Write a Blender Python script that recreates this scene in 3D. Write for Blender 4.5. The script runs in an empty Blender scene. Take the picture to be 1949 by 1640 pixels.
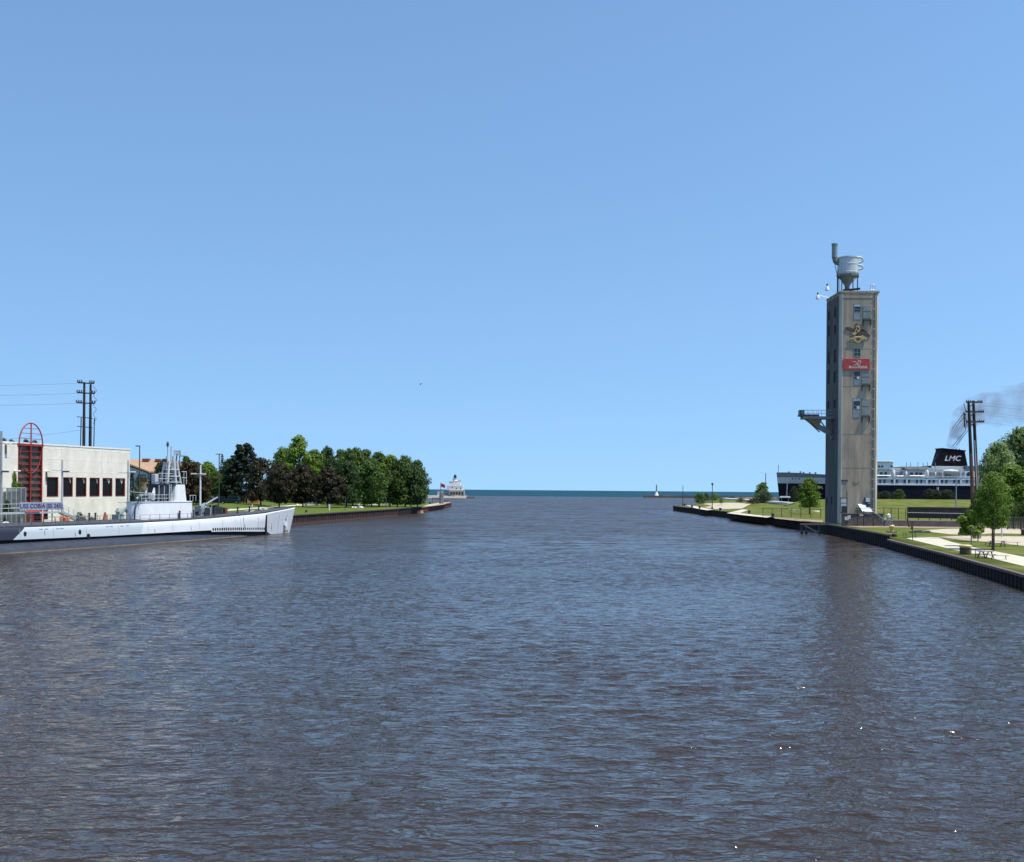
import bpy, bmesh, math, random
import numpy as np
from mathutils import Vector, Matrix, noise as mnoise
random.seed(7)
PI = math.pi
SC = bpy.context.scene
COL = SC.collection

# ------------------------------------------------------------------ camera
FPX, IW, IH = 2000.0, 1949.0, 1640.0          # focal length in photo pixels
HCAM, CX, CY, ROLL = 8.4, 974.5, 929.0, 0.0081
cam_d = bpy.data.cameras.new('camera')
cam = bpy.data.objects.new('camera', cam_d)
COL.objects.link(cam)
SC.camera = cam
cam_d.sensor_width = 36.0
cam_d.lens = 36.0 * FPX / IW
cam_d.shift_y = (CY - IH / 2) / IW
cam_d.clip_start = 0.5
cam_d.clip_end = 60000
_r = Vector((1, 0, ROLL)).normalized()
_u = Vector((-ROLL, 0, 1)).normalized()
_v = Vector((0, 1, 0))
cam.matrix_world = Matrix(((_r.x, _u.x, -_v.x, 0), (_r.y, _u.y, -_v.y, 0), (_r.z, _u.z, -_v.z, HCAM), (0, 0, 0, 1)))

# ------------------------------------------------------------------ world, sun, exposure
SUN_EL, SUN_AZ = math.radians(66), math.radians(-19)      # azimuth measured from +X towards +Y
SUN_DIR = Vector((math.cos(SUN_EL) * math.cos(SUN_AZ), math.cos(SUN_EL) * math.sin(SUN_AZ), math.sin(SUN_EL)))
world = bpy.data.worlds.new('World')
SC.world = world
world.use_nodes = True
wt = world.node_tree
wt.nodes.clear()
w_out = wt.nodes.new('ShaderNodeOutputWorld')
w_bg = wt.nodes.new('ShaderNodeBackground')
w_sky = wt.nodes.new('ShaderNodeTexSky')
w_sky.sky_type = 'NISHITA'
w_sky.sun_disc = False
w_sky.sun_elevation = SUN_EL
w_sky.sun_rotation = math.atan2(SUN_DIR.x, SUN_DIR.y)
w_sky.altitude = 0
w_sky.air_density = 1.0
w_sky.dust_density = 0.35
w_sky.ozone_density = 2.0
w_geo = wt.nodes.new('ShaderNodeTexCoord')
w_map = wt.nodes.new('ShaderNodeVectorMath'); w_map.operation = 'MULTIPLY_ADD'; w_map.inputs[1].default_value = (1, 1, 0.66); w_map.inputs[2].default_value = (0, 0, 0.20)
w_nrm = wt.nodes.new('ShaderNodeVectorMath'); w_nrm.operation = 'NORMALIZE'
wt.links.new(w_geo.outputs['Generated'], w_map.inputs[0])
wt.links.new(w_map.outputs[0], w_nrm.inputs[0])
wt.links.new(w_nrm.outputs[0], w_sky.inputs['Vector'])
w_hsv = wt.nodes.new('ShaderNodeHueSaturation')
w_hsv.inputs['Saturation'].default_value = 1.03
w_tint = wt.nodes.new('ShaderNodeMix'); w_tint.data_type = 'RGBA'; w_tint.blend_type = 'MULTIPLY'; w_tint.inputs[0].default_value = 1.0; w_tint.inputs[7].default_value = (0.97, 1.10, 1.13, 1)
wt.links.new(w_sky.outputs[0], w_hsv.inputs['Color'])
wt.links.new(w_hsv.outputs[0], w_tint.inputs[6])
wt.links.new(w_tint.outputs[2], w_bg.inputs['Color'])
w_bg.inputs['Strength'].default_value = 0.139
wt.links.new(w_bg.outputs[0], w_out.inputs['Surface'])
sun_d = bpy.data.lights.new('sun', 'SUN')
sun_d.energy = 4.4
sun_d.angle = math.radians(0.53)
sun_d.color = (1.0, 0.93, 0.81)
sun = bpy.data.objects.new('sun', sun_d)
COL.objects.link(sun)
sun.rotation_euler = (-SUN_DIR).to_track_quat('-Z', 'Y').to_euler()
SC.view_settings.view_transform = 'Standard'
SC.view_settings.look = 'None'
SC.view_settings.exposure = 0.33
SC.view_settings.gamma = 1.0
SC.view_settings.use_curve_mapping = False
SC.cycles.volume_bounces = 1
SC.cycles.volume_max_steps = 128
SC.cycles.volume_step_rate = 1.0
SC.cycles.transparent_max_bounces = 12

# ------------------------------------------------------------------ measuring: a pixel of the photograph to a point of the place
def ray(px, py):
    return Vector((0, 1, 0)) + Vector((1, 0, ROLL)) * ((px - CX) / FPX) - Vector((-ROLL, 0, 1)) * ((py - CY) / FPX)
def at(px, py, z):
    d = ray(px, py); t = (z - HCAM) / d.z
    return Vector((d.x * t, d.y * t, z))
def atY(px, py, Y):
    d = ray(px, py); t = Y / d.y
    return Vector((d.x * t, Y, HCAM + d.z * t))
def S(a, b, x):
    t = min(1, max(0, (x - a) / (b - a))); return t * t * (3 - 2 * t)
def gz(x, y):
    if x < 0:
        return 2.2 + 0.8 * S(72, 84, -x) * S(265, 300, y) - 0.42 * S(330, 350, y) * S(-60, -38, x)
    b = 1.20 + 0.67 * S(150, 172, y) + 0.35 * S(100, 140, x) * S(170, 200, y)
    a = 2.7 * S(330, 440, y) * S(72, 88, x)
    c = 3.4 * S(285, 360, y) * S(90, 110, x)
    return b + max(a, c)
def ag(px, py):
    d = ray(px, py); t = 60.0
    while t < 700:
        if HCAM + d.z * t < gz(d.x * t, t): break
        t += 0.5
    for i in range(12):
        u = t - 0.5 / 2 ** i
        if HCAM + d.z * u < gz(d.x * u, u): t = u
    return Vector((d.x * t, d.y * t, gz(d.x * t, t)))

# ------------------------------------------------------------------ materials
MATS = {}
def mat(name, col, rough=0.7, var=0.12, scale=1.0, metal=0.0, stretch=(1, 1, 1), bump=0.0, col2=None, thr=None, spec=0.5, coat=0.0, world_co=False):
    if name in MATS: return MATS[name]
    m = bpy.data.materials.new(name); m.use_nodes = True
    nt = m.node_tree; b = nt.nodes['Principled BSDF']
    b.inputs['Roughness'].default_value = rough
    b.inputs['Metallic'].default_value = metal
    b.inputs['Specular IOR Level'].default_value = spec
    tc = nt.nodes.new('ShaderNodeTexCoord')
    mp = nt.nodes.new('ShaderNodeMapping'); mp.inputs['Scale'].default_value = stretch
    if world_co:
        g = nt.nodes.new('ShaderNodeNewGeometry'); nt.links.new(g.outputs['Position'], mp.inputs['Vector'])
    else:
        nt.links.new(tc.outputs['Object'], mp.inputs['Vector'])
    nz = nt.nodes.new('ShaderNodeTexNoise'); nz.inputs['Scale'].default_value = scale
    nz.inputs['Detail'].default_value = 6; nz.inputs['Roughness'].default_value = 0.62
    nt.links.new(mp.outputs[0], nz.inputs['Vector'])
    rp = nt.nodes.new('ShaderNodeValToRGB')
    c = Vector(col); d = Vector(col2) if col2 else c * (1 - 2.2 * var)
    l = c * (1 + var) if not col2 else c
    e = rp.color_ramp.elements
    e[0].position, e[1].position = thr if thr else (0.30, 0.66)
    e[0].color = (*[max(0, v) for v in d], 1); e[1].color = (*[min(1, v) for v in l], 1)
    nt.links.new(nz.outputs[0], rp.inputs[0]); nt.links.new(rp.outputs[0], b.inputs['Base Color'])
    if bump:
        bp = nt.nodes.new('ShaderNodeBump'); bp.inputs['Strength'].default_value = 1.0; bp.inputs['Distance'].default_value = bump
        nt.links.new(nz.outputs[0], bp.inputs['Height']); nt.links.new(bp.outputs[0], b.inputs['Normal'])
    if coat: b.inputs['Coat Weight'].default_value = coat
    MATS[name] = m
    return m

def leafmat(name, c1, c2):
    m = bpy.data.materials.new(name); m.use_nodes = True
    nt = m.node_tree; nt.nodes.clear()
    out = nt.nodes.new('ShaderNodeOutputMaterial')
    g = nt.nodes.new('ShaderNodeNewGeometry'); oi = nt.nodes.new('ShaderNodeObjectInfo')
    nz = nt.nodes.new('ShaderNodeTexNoise'); nz.inputs['Scale'].default_value = 0.9; nz.inputs['Detail'].default_value = 3
    tc = nt.nodes.new('ShaderNodeTexCoord'); nt.links.new(tc.outputs['Object'], nz.inputs['Vector'])
    ma = nt.nodes.new('ShaderNodeMath'); ma.operation = 'MULTIPLY_ADD'
    nt.links.new(g.outputs['Random Per Island'], ma.inputs[0]); ma.inputs[1].default_value = 0.55
    nt.links.new(nz.outputs[0], ma.inputs[2])
    mr = nt.nodes.new('ShaderNodeMapRange'); mr.inputs[1].default_value = 0.35; mr.inputs[2].default_value = 1.15
    nt.links.new(ma.outputs[0], mr.inputs[0])
    mx = nt.nodes.new('ShaderNodeMix'); mx.data_type = 'RGBA'
    mx.inputs[6].default_value = (*c1, 1); mx.inputs[7].default_value = (*c2, 1)
    nt.links.new(mr.outputs[0], mx.inputs[0])
    hv = nt.nodes.new('ShaderNodeHueSaturation')
    m2 = nt.nodes.new('ShaderNodeMapRange'); m2.inputs[3].default_value = 0.82; m2.inputs[4].default_value = 1.2
    nt.links.new(oi.outputs['Random'], m2.inputs[0]); nt.links.new(m2.outputs[0], hv.inputs['Value'])
    nt.links.new(mx.outputs[2], hv.inputs['Color'])
    df = nt.nodes.new('ShaderNodeBsdfPrincipled'); df.inputs['Roughness'].default_value = 0.55; df.inputs['Specular IOR Level'].default_value = 0.3
    tr = nt.nodes.new('ShaderNodeBsdfTranslucent')
    nt.links.new(hv.outputs[0], df.inputs['Base Color']); nt.links.new(hv.outputs[0], tr.inputs['Color'])
    ms = nt.nodes.new('ShaderNodeMixShader'); ms.inputs[0].default_value = 0.38
    nt.links.new(df.outputs[0], ms.inputs[1]); nt.links.new(tr.outputs[0], ms.inputs[2]); nt.links.new(ms.outputs[0], out.inputs['Surface'])
    MATS[name] = m
    return m

# ------------------------------------------------------------------ mesh builder
class MB:
    def __init__(s): s.v = []; s.f = []
    def add(s, vs, fs):
        o = len(s.v); s.v += [tuple(v) for v in vs]; s.f += [tuple(i + o for i in f) for f in fs]; return s
    def box(s, a, b):
        x0, y0, z0 = [min(a[i], b[i]) for i in range(3)]; x1, y1, z1 = [max(a[i], b[i]) for i in range(3)]
        return s.add([(x0, y0, z0), (x1, y0, z0), (x1, y1, z0), (x0, y1, z0), (x0, y0, z1), (x1, y0, z1), (x1, y1, z1), (x0, y1, z1)],
                     [(0, 3, 2, 1), (4, 5, 6, 7), (0, 1, 5, 4), (1, 2, 6, 5), (2, 3, 7, 6), (3, 0, 4, 7)])
    def bar(s, p, q, w, h=None, up=(0, 0, 1)):
        p, q = Vector(p), Vector(q); h = h or w; d = (q - p).normalized(); u = Vector(up)
        if abs(d.dot(u)) > 0.99: u = Vector((0, 1, 0))
        r = d.cross(u).normalized(); u = r.cross(d).normalized()
        vs = [e + r * a * w / 2 + u * b * h / 2 for e in (p, q) for a, b in ((-1, -1), (1, -1), (1, 1), (-1, 1))]
        return s.add(vs, [(0, 1, 2, 3), (7, 6, 5, 4), (0, 4, 5, 1), (1, 5, 6, 2), (2, 6, 7, 3), (3, 7, 4, 0)])
    def tube(s, pts, r, n=6, r2=None):
        pts = [Vector(p) for p in pts]; m = len(pts); rs = r if isinstance(r, (list, tuple)) else [r + ((r2 if r2 is not None else r) - r) * i / (m - 1) for i in range(m)]
        vs = []; prev = None
        for i, p in enumerate(pts):
            d = (pts[min(i + 1, m - 1)] - pts[max(i - 1, 0)]).normalized()
            if prev is None:
                a = Vector((0, 0, 1)) if abs(d.z) < 0.9 else Vector((1, 0, 0)); u = d.cross(a).normalized()
            else: u = (prev - d * prev.dot(d)).normalized()
            prev = u; w = d.cross(u)
            vs += [p + (u * math.cos(2 * PI * k / n) + w * math.sin(2 * PI * k / n)) * rs[i] for k in range(n)]
        fs = [(i * n + k, i * n + (k + 1) % n, (i + 1) * n + (k + 1) % n, (i + 1) * n + k) for i in range(m - 1) for k in range(n)]
        fs += [tuple(range(n))[::-1], tuple((m - 1) * n + k for k in range(n))]
        return s.add(vs, fs)
    def lathe(s, prof, c=(0, 0, 0), n=16):
        vs = []; m = len(prof)
        for r, z in prof: vs += [(c[0] + r * math.cos(2 * PI * k / n), c[1] + r * math.sin(2 * PI * k / n), c[2] + z) for k in range(n)]
        fs = [(i * n + k, i * n + (k + 1) % n, (i + 1) * n + (k + 1) % n, (i + 1) * n + k) for i in range(m - 1) for k in range(n)]
        if prof[0][0] > 1e-4: fs.append(tuple(range(n))[::-1])
        if prof[-1][0] > 1e-4: fs.append(tuple((m - 1) * n + k for k in range(n)))
        return s.add(vs, fs)
    def prism(s, poly, z0, z1, axis='z', top=None):
        """poly: 2D outline; extruded along the axis; top: a second outline at z1"""
        n = len(poly); top = top or poly
        def P(a, b, c): return (a, b, c) if axis == 'z' else ((a, c, b) if axis == 'y' else (c, a, b))
        vs = [P(a, b, z0) for a, b in poly] + [P(a, b, z1) for a, b in top]
        return s.add(vs, [tuple(range(n))[::-1], tuple(range(n, 2 * n))] + [(k, (k + 1) % n, n + (k + 1) % n, n + k) for k in range(n)])
    def loft(s, rings, close=True, caps=True):
        n = len(rings[0]); vs = [p for r in rings for p in r]
        fs = [(i * n + k, i * n + (k + 1) % n, (i + 1) * n + (k + 1) % n, (i + 1) * n + k) for i in range(len(rings) - 1) for k in range(n if close else n - 1)]
        if caps: fs += [tuple(range(n))[::-1], tuple((len(rings) - 1) * n + k for k in range(n))]
        return s.add(vs, fs)
    def build(s, name, m, parent=None, smooth=None, bevel=0.0, loc=None, link=True):
        me = bpy.data.meshes.new(name); me.from_pydata([tuple(v) for v in s.v], [], s.f); me.update()
        bm = bmesh.new(); bm.from_mesh(me)
        bmesh.ops.recalc_face_normals(bm, faces=bm.faces)
        if bevel:
            bmesh.ops.bevel(bm, geom=[e for e in bm.edges if len(e.link_faces) == 2 and e.calc_face_angle(0) > 0.5], offset=bevel, segments=1, affect='EDGES', clamp_overlap=True)
        bm.to_mesh(me); bm.free()
        if m: me.materials.append(m)
        if smooth is not None:
            me.shade_smooth() if smooth >= PI else me.shade_smooth()
            if smooth < PI: me.set_sharp_from_angle(angle=smooth)
        o = bpy.data.objects.new(name, me); COL.objects.link(o)
        if parent: o.parent = parent
        if loc: o.location = loc
        return o

def tag(o, label=None, cat=None, group=None, kind=None):
    if label: o['label'] = label
    if cat: o['category'] = cat
    if group: o['group'] = group
    if kind: o['kind'] = kind
    return o
def thing(name, label, cat, loc=(0, 0, 0), rotz=0.0, group=None):
    o = bpy.data.objects.new(name, None); COL.objects.link(o); o.empty_display_size = 0.3
    o.location = loc; o.rotation_euler = (0, 0, rotz)
    return tag(o, label, cat, group)
def copy_tree(o, parent=None, **kw):
    c = o.copy(); COL.objects.link(c); c.parent = parent
    for ch in list(o.children): copy_tree(ch, c)
    if 'loc' in kw: c.location = kw['loc']
    if 'rotz' in kw: c.rotation_euler = (0, 0, kw['rotz'])
    if 'scale' in kw: c.scale = kw['scale']
    if 'label' in kw: c['label'] = kw['label']
    return c
def text_mesh(body, size, depth=0.02, shear=0.0, sx=1.0, align='CENTER', offset=0.0):
    cu = bpy.data.curves.new('lettering', 'FONT'); cu.body = body; cu.size = size; cu.extrude = depth; cu.shear = shear
    cu.align_x = align; cu.align_y = 'CENTER'; cu.offset = offset; cu.resolution_u = 3
    ob = bpy.data.objects.new('lettering_curve', cu); COL.objects.link(ob)
    dg = bpy.context.evaluated_depsgraph_get()
    me = bpy.data.meshes.new_from_object(ob.evaluated_get(dg)); bpy.data.objects.remove(ob)
    if sx != 1.0:
        for v in me.vertices: v.co.x *= sx
    return me
def lettering(name, body, size, m, parent, M, **kw):
    me = text_mesh(body, size, **kw); me.transform(M); me.materials.clear(); me.materials.append(m)
    o = bpy.data.objects.new(name, me); COL.objects.link(o); o.parent = parent
    return o
STAND = Matrix.Rotation(PI / 2, 4, 'X')   # lettering upright, facing -Y

def ground_sheet(name, pts, m, step, dz=0.0, zf=gz, skirt=0.0):
    bm = bmesh.new()
    f = bm.faces.new([bm.verts.new((p[0], p[1], 0)) for p in pts])
    xs = [p[0] for p in pts]; ys = [p[1] for p in pts]
    for ax, lo, hi in ((0, min(xs), max(xs)), (1, min(ys), max(ys))):
        k = math.floor(lo / step) * step
        while k < hi:
            co = [0, 0, 0]; co[ax] = k; no = [0, 0, 0]; no[ax] = 1
            bmesh.ops.bisect_plane(bm, geom=bm.verts[:] + bm.edges[:] + bm.faces[:], dist=1e-5, plane_co=co, plane_no=no)
            k += step
    bmesh.ops.triangulate(bm, faces=bm.faces)
    for v in bm.verts: v.co.z = zf(v.co.x, v.co.y) + dz
    bmesh.ops.recalc_face_normals(bm, faces=bm.faces)
    if sum(f.normal.z for f in bm.faces) < 0: bmesh.ops.reverse_faces(bm, faces=bm.faces)
    if skirt:
        be = [e for e in bm.edges if len(e.link_faces) == 1]
        r = bmesh.ops.extrude_edge_only(bm, edges=be)
        for g in r['geom']:
            if isinstance(g, bmesh.types.BMVert): g.co.z = -skirt
    me = bpy.data.meshes.new(name); bm.to_mesh(me); bm.free(); me.materials.append(m)
    for p in me.polygons: p.use_smooth = abs(p.normal.z) > 0.5
    o = bpy.data.objects.new(name, me); COL.objects.link(o); o['kind'] = 'structure'
    return o
FARR = 0.30
# ------------------------------------------------------------------ water
def water_material(name, deep, amp_small, amp_big, rough=0.06, river=True):
    m = bpy.data.materials.new(name); m.use_nodes = True
    nt = m.node_tree; b = nt.nodes['Principled BSDF']; N = nt.nodes.new; L = nt.links.new
    b.inputs['Roughness'].default_value = rough; b.inputs['IOR'].default_value = 1.33
    g = N('ShaderNodeNewGeometry')
    def vm(op, a, c=None, sc=None):
        n = N('ShaderNodeVectorMath'); n.operation = op
        L(a, n.inputs[0])
        if isinstance(c, (tuple, list)): n.inputs[1].default_value = c
        elif c is not None: L(c, n.inputs[1])
        if sc is not None:
            if isinstance(sc, float): n.inputs['Scale'].default_value = sc
            else: L(sc, n.inputs['Scale'])
        return n.outputs[0]
    def mth(op, a, c=None, d=None, clamp=False):
        n = N('ShaderNodeMath'); n.operation = op; n.use_clamp = clamp
        for i, x in enumerate((a, c, d)):
            if x is None: continue
            if isinstance(x, (int, float)): n.inputs[i].default_value = x
            else: L(x, n.inputs[i])
        return n.outputs[0]
    def noise(scale, stretch, detail, rough_=0.55, rz=0.12):
        mp = N('ShaderNodeMapping'); mp.inputs['Scale'].default_value = stretch; mp.inputs['Rotation'].default_value = (0, 0, rz)
        L(g.outputs['Position'], mp.inputs['Vector'])
        n = N('ShaderNodeTexNoise'); n.inputs['Scale'].default_value = scale; n.inputs['Detail'].default_value = detail; n.inputs['Roughness'].default_value = rough_
        L(mp.outputs[0], n.inputs['Vector']); return n
    sep = N('ShaderNodeSeparateXYZ'); L(g.outputs['Position'], sep.inputs[0])
    n1 = noise(5.5, (0.5, 1, 1), 2.0); n2 = noise(1.7, (0.42, 1, 1), 2.5, rz=-0.15); n3 = noise(0.55, (0.4, 1, 1), 2.0)
    r1 = noise(1.15, (0.50, 1, 1), 3.5, 0.6, rz=0.22); r2 = noise(3.2, (0.55, 1, 1), 2.5, 0.6, rz=-0.2)
    patch = noise(0.035, (0.5, 1, 1), 3.0)
    pm = N('ShaderNodeMapRange'); pm.inputs[1].default_value = 0.35; pm.inputs[2].default_value = 0.65; pm.inputs[3].default_value = 0.78; pm.inputs[4].default_value = 1.18
    L(patch.outputs[0], pm.inputs[0]); amp = pm.outputs[0]
    if river:
        xw = mth('MINIMUM', mth('MULTIPLY_ADD', sep.outputs[1], 0.155, 30.7), 64.5)
        d = mth('SUBTRACT', xw, sep.outputs[0])
        lee = N('ShaderNodeMapRange'); lee.interpolation_type = 'SMOOTHSTEP'; lee.inputs[1].default_value = 1; lee.inputs[2].default_value = 17; lee.inputs[3].default_value = 0.55; lee.inputs[4].default_value = 1.0
        L(d, lee.inputs[0]); opn = N('ShaderNodeMapRange'); opn.inputs[1].default_value = 330; opn.inputs[2].default_value = 420; L(sep.outputs[1], opn.inputs[0])
        leev = mth('MAXIMUM', lee.outputs[0], opn.outputs[0]); amp = mth('MULTIPLY', amp, leev)
        far = N('ShaderNodeMapRange'); far.interpolation_type = 'SMOOTHSTEP'; far.inputs[1].default_value = 95; far.inputs[2].default_value = 185; far.inputs[3].default_value = 0.0; far.inputs[4].default_value = 1.0
        L(sep.outputs[1], far.inputs[0]); big = mth('MULTIPLY', amp, far.outputs[0])
        rr = N('ShaderNodeMapRange'); rr.interpolation_type = 'SMOOTHSTEP'; rr.inputs[1].default_value = 60; rr.inputs[2].default_value = 230; rr.inputs[3].default_value = rough; rr.inputs[4].default_value = FARR
        L(sep.outputs[1], rr.inputs[0]); L(mth('MULTIPLY', rr.outputs[0], leev), b.inputs['Roughness'])
    else: big = amp; b.inputs['Roughness'].default_value = 0.5; b.inputs['Specular IOR Level'].default_value = 0.22
    def slope(n, k, a): return vm('SCALE', vm('MULTIPLY', vm('SUBTRACT', n.outputs['Color'], (0.5, 0.5, 0.5)), (k * 0.55, k, 0)), sc=a)
    v = vm('ADD', slope(n1, amp_small, amp), slope(n2, amp_small * 0.8, amp))
    n4 = noise(0.20, (0.30, 1, 1), 4.0, 0.65)
    v = vm('ADD', v, slope(n4, 1.5, big)); v = vm('ADD', v, slope(n3, amp_big, big)); v = vm('ADD', v, slope(n2, amp_big, big))
    hgt = mth('MULTIPLY', mth('ADD', mth('MULTIPLY', r1.outputs[0], 0.27), mth('MULTIPLY', r2.outputs[0], 0.125)), amp)
    bp = N('ShaderNodeBump'); bp.inputs['Strength'].default_value = 1.0; bp.inputs['Distance'].default_value = 1.0; L(hgt, bp.inputs['Height'])
    nn = vm('NORMALIZE', vm('ADD', bp.outputs['Normal'], v)); L(nn, b.inputs['Normal'])
    mx = N('ShaderNodeMix'); mx.data_type = 'RGBA'; mx.inputs[6].default_value = (*[c * 0.8 for c in deep], 1); mx.inputs[7].default_value = (*[c * 1.25 for c in deep], 1)
    cl = noise(0.012, (0.4, 1, 1), 4.0); L(cl.outputs[0], mx.inputs[0]); L(mx.outputs[2], b.inputs['Base Color'])
    return m
river_m = water_material('river water', (0.037, 0.028, 0.022), 0.75, 2.2)
lake_m = water_material('lake water', (0.004, 0.048, 0.070), 0.5, 2.6, river=False)

def curved(y, x): return -(x * x + y * y) / (2 * 6.371e6)
def near_waves():
    rng = np.random.default_rng(11)
    X0, X1, Y0, Y1, nx, ny = -84.0, 84.0, 14.0, 190.0, 600, 980
    kx = np.fft.fftfreq(nx, (X1 - X0) / nx) * 2 * PI; ky = np.fft.rfftfreq(ny, (Y1 - Y0) / ny) * 2 * PI
    KX, KY = np.meshgrid(kx, ky, indexing='ij'); K = np.hypot(KX, KY) + 1e-9
    th = np.arctan2(KX, KY)
    kp = 2 * PI / 1.45
    spec = np.exp(-0.75 * (kp / K) ** 3) * K ** -2.35 * (np.cos(th - 0.10) ** 2 + 0.06) * np.exp(-(K / (2 * PI / 0.5)) ** 4)
    spec[0, 0] = 0
    H = spec * np.exp(1j * rng.uniform(0, 2 * PI, K.shape)) * rng.rayleigh(1, K.shape)
    h = np.fft.irfft2(H, s=(nx, ny)); sl = np.fft.irfft2(1j * KY * H, s=(nx, ny))
    k = 0.088 / sl.std(); h = h * k
    dx = np.fft.irfft2(-1j * KX / K * H, s=(nx, ny)) * k; dy = np.fft.irfft2(-1j * KY / K * H, s=(nx, ny)) * k
    xs = np.linspace(X0, X1, nx); ys = np.linspace(Y0, Y1, ny)
    XX, YY = np.meshgrid(xs, ys, indexing='ij')
    sm = lambda a, b, t: (lambda u: u * u * (3 - 2 * u))(np.clip((t - a) / (b - a), 0, 1))
    xw = np.minimum(30.7 + .155 * YY, 64.5)
    fade = (1 - sm(95, 185, YY)) * sm(14, 18, YY) * (1 - sm(78, 84, np.abs(XX))) * (0.25 + 0.75 * sm(1, 17, xw - XX))
    gust = np.fft.irfft2(np.exp(-(K / 0.25) ** 2) * np.exp(1j * rng.uniform(0, 2 * PI, K.shape)), s=(nx, ny)); gust = 1 + 0.22 * gust / gust.std()
    fade = fade * np.clip(gust, 0.45, 1.6)
    co = np.empty((nx * ny, 3), np.float32)
    co[:, 0] = (XX + 0.9 * dx * fade).ravel(); co[:, 1] = (YY + 0.9 * dy * fade).ravel(); co[:, 2] = (h * fade).ravel()
    idx = np.arange(nx * ny).reshape(nx, ny)
    q = np.stack([idx[:-1, :-1], idx[1:, :-1], idx[1:, 1:], idx[:-1, 1:]], -1).reshape(-1, 4).astype(np.int32)
    me = bpy.data.meshes.new('river_water'); me.vertices.add(len(co)); me.vertices.foreach_set('co', co.ravel())
    me.loops.add(q.size); me.loops.foreach_set('vertex_index', q.ravel()); me.polygons.add(len(q))
    me.polygons.foreach_set('loop_start', np.arange(0, q.size, 4, dtype=np.int32)); me.update(calc_edges=True); me.shade_smooth()
    me.materials.append(river_m)
    o = bpy.data.objects.new('river_water', me); COL.objects.link(o); o['kind'] = 'structure'
near_waves()
def flat_water(name, cells, m):
    mb = MB()
    for x0, x1, y0, y1 in cells:
        nx = max(1, int((x1 - x0) / 400)); ny = max(1, int((y1 - y0) / 400))
        nx, ny = min(nx, 40), min(ny, 40)
        vs = []; 
        for i in range(nx + 1):
            for j in range(ny + 1):
                x = x0 + (x1 - x0) * i / nx; y = y0 + (y1 - y0) * j / ny
                vs.append((x, y, curved(y, x) if y > 800 else 0.0))
        mb.add(vs, [(i * (ny + 1) + j, (i + 1) * (ny + 1) + j, (i + 1) * (ny + 1) + j + 1, i * (ny + 1) + j + 1) for i in range(nx) for j in range(ny)])
    o = mb.build(name, m); o['kind'] = 'structure'; o.data.shade_smooth(); return o
flat_water('river_water', [(-84, 84, 190, 800), (-1500, -84, -300, 800), (84, 1500, -300, 800), (-84, 84, -300, 14), (-1500, 1500, 800, 1125)], river_m)
flat_water('lake_water', [(-16000, 16000, 1125, 17000), (-16000, -1500, -300, 1125), (1500, 16000, -300, 1125)], lake_m)

# ------------------------------------------------------------------ land
grass = mat('mown grass', (0.115, 0.150, 0.034), 0.9, scale=0.35, col2=(0.070, 0.110, 0.022), bump=0.03, spec=0.04, world_co=True)
drygrass = mat('patchy dry grass', (0.165, 0.160, 0.050), 0.95, scale=0.16, col2=(0.070, 0.115, 0.020), bump=0.03, spec=0.04, thr=(0.38, 0.62), world_co=True)
gravel = mat('pale gravel', (0.50, 0.44, 0.34), 0.95, scale=1.3, var=0.12, bump=0.01, spec=0.2, world_co=True)
concrete_path = mat('path concrete', (0.56, 0.52, 0.42), 0.85, scale=0.7, var=0.08, spec=0.3, world_co=True)
dirt = mat('bare dirt', (0.32, 0.25, 0.17), 0.95, scale=0.9, var=0.15, spec=0.2, world_co=True)

RW = [(30, 20), (45, 92.3), (50.6, 122.3), (55.6, 153.1), (56.6, 157.3), (61, 195), (62.6, 215), (64.3, 244), (65.4, 308), (65.0, 364), (64.6, 410), (65.2, 424), (67.5, 432), (73, 437), (84, 441)]
LB = [(-95, 60), (-78.5, 111), (-47.6, 196), (-47.7, 228.9), (-38.2, 279), (-33.6, 306.7), (-34.6, 312), (-31.5, 343), (-30.2, 347), (-26.9, 462), (-28.5, 470)]
ins = 0.25
land_r = [(x + ins, y) for x, y in RW] + [(99, 455), (101, 382), (420, 380), (420, 20)]
land_l = [(x - ins, y) for x, y in LB] + [(-45, 476), (-75, 455), (-700, 560), (-700, 60)]
o = ground_sheet('lawn', land_r, drygrass, 6.0, skirt=1.0)
o = ground_sheet('lawn', land_l, grass, 8.0, skirt=1.0)
def patch(name, px, m, dz, step=6.0):
    pts = [ag(*p) for p in px]; return ground_sheet(name, [(p.x, p.y) for p in pts], m, step, dz)
patch('footpath', [(1725, 1024.5), (1747.5, 1022), (1787, 1023), (1821.6, 1034), (1860, 1043), (1949, 1060), (2060, 1082), (2060, 1104), (1949, 1078), (1857, 1055), (1808, 1044.8), (1749, 1030.5)], concrete_path, 0.035)
patch('gravel_area', [(1761, 1009), (1800, 1006.5), (1830, 1006), (1949, 1004.5), (2060, 1004.5), (2060, 1018), (1949, 1016), (1890, 1015), (1850, 1018), (1810, 1017), (1775, 1013)], gravel, 0.03)
patch('gravel_area', [(1787, 1021.8), (1830, 1020), (1880, 1020.5), (1949, 1021), (2060, 1022), (2060, 1050), (1949, 1039), (1900, 1033.5), (1860, 1029.5), (1830, 1027.5)], gravel, 0.03)
patch('dirt_strip', [(1605, 1000.3), (1660, 1000.8), (1740, 1000.5), (1850, 1001.5), (1949, 1001.5), (1949, 1003.3), (1850, 1004.5), (1760, 1005), (1700, 1003.5), (1640, 1004)], dirt, 0.025)
patch('gravel_area', [(1333, 960), (1345, 958), (1370, 957), (1407, 957), (1430, 959), (1420, 963.5), (1412, 967.5), (1360, 968.5), (1340, 965)], gravel, 0.04)
patch('footpath', [(1306, 961.5), (1322, 961), (1337, 966), (1358, 970), (1345, 971), (1325, 967.5)], concrete_path, 0.045)
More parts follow.
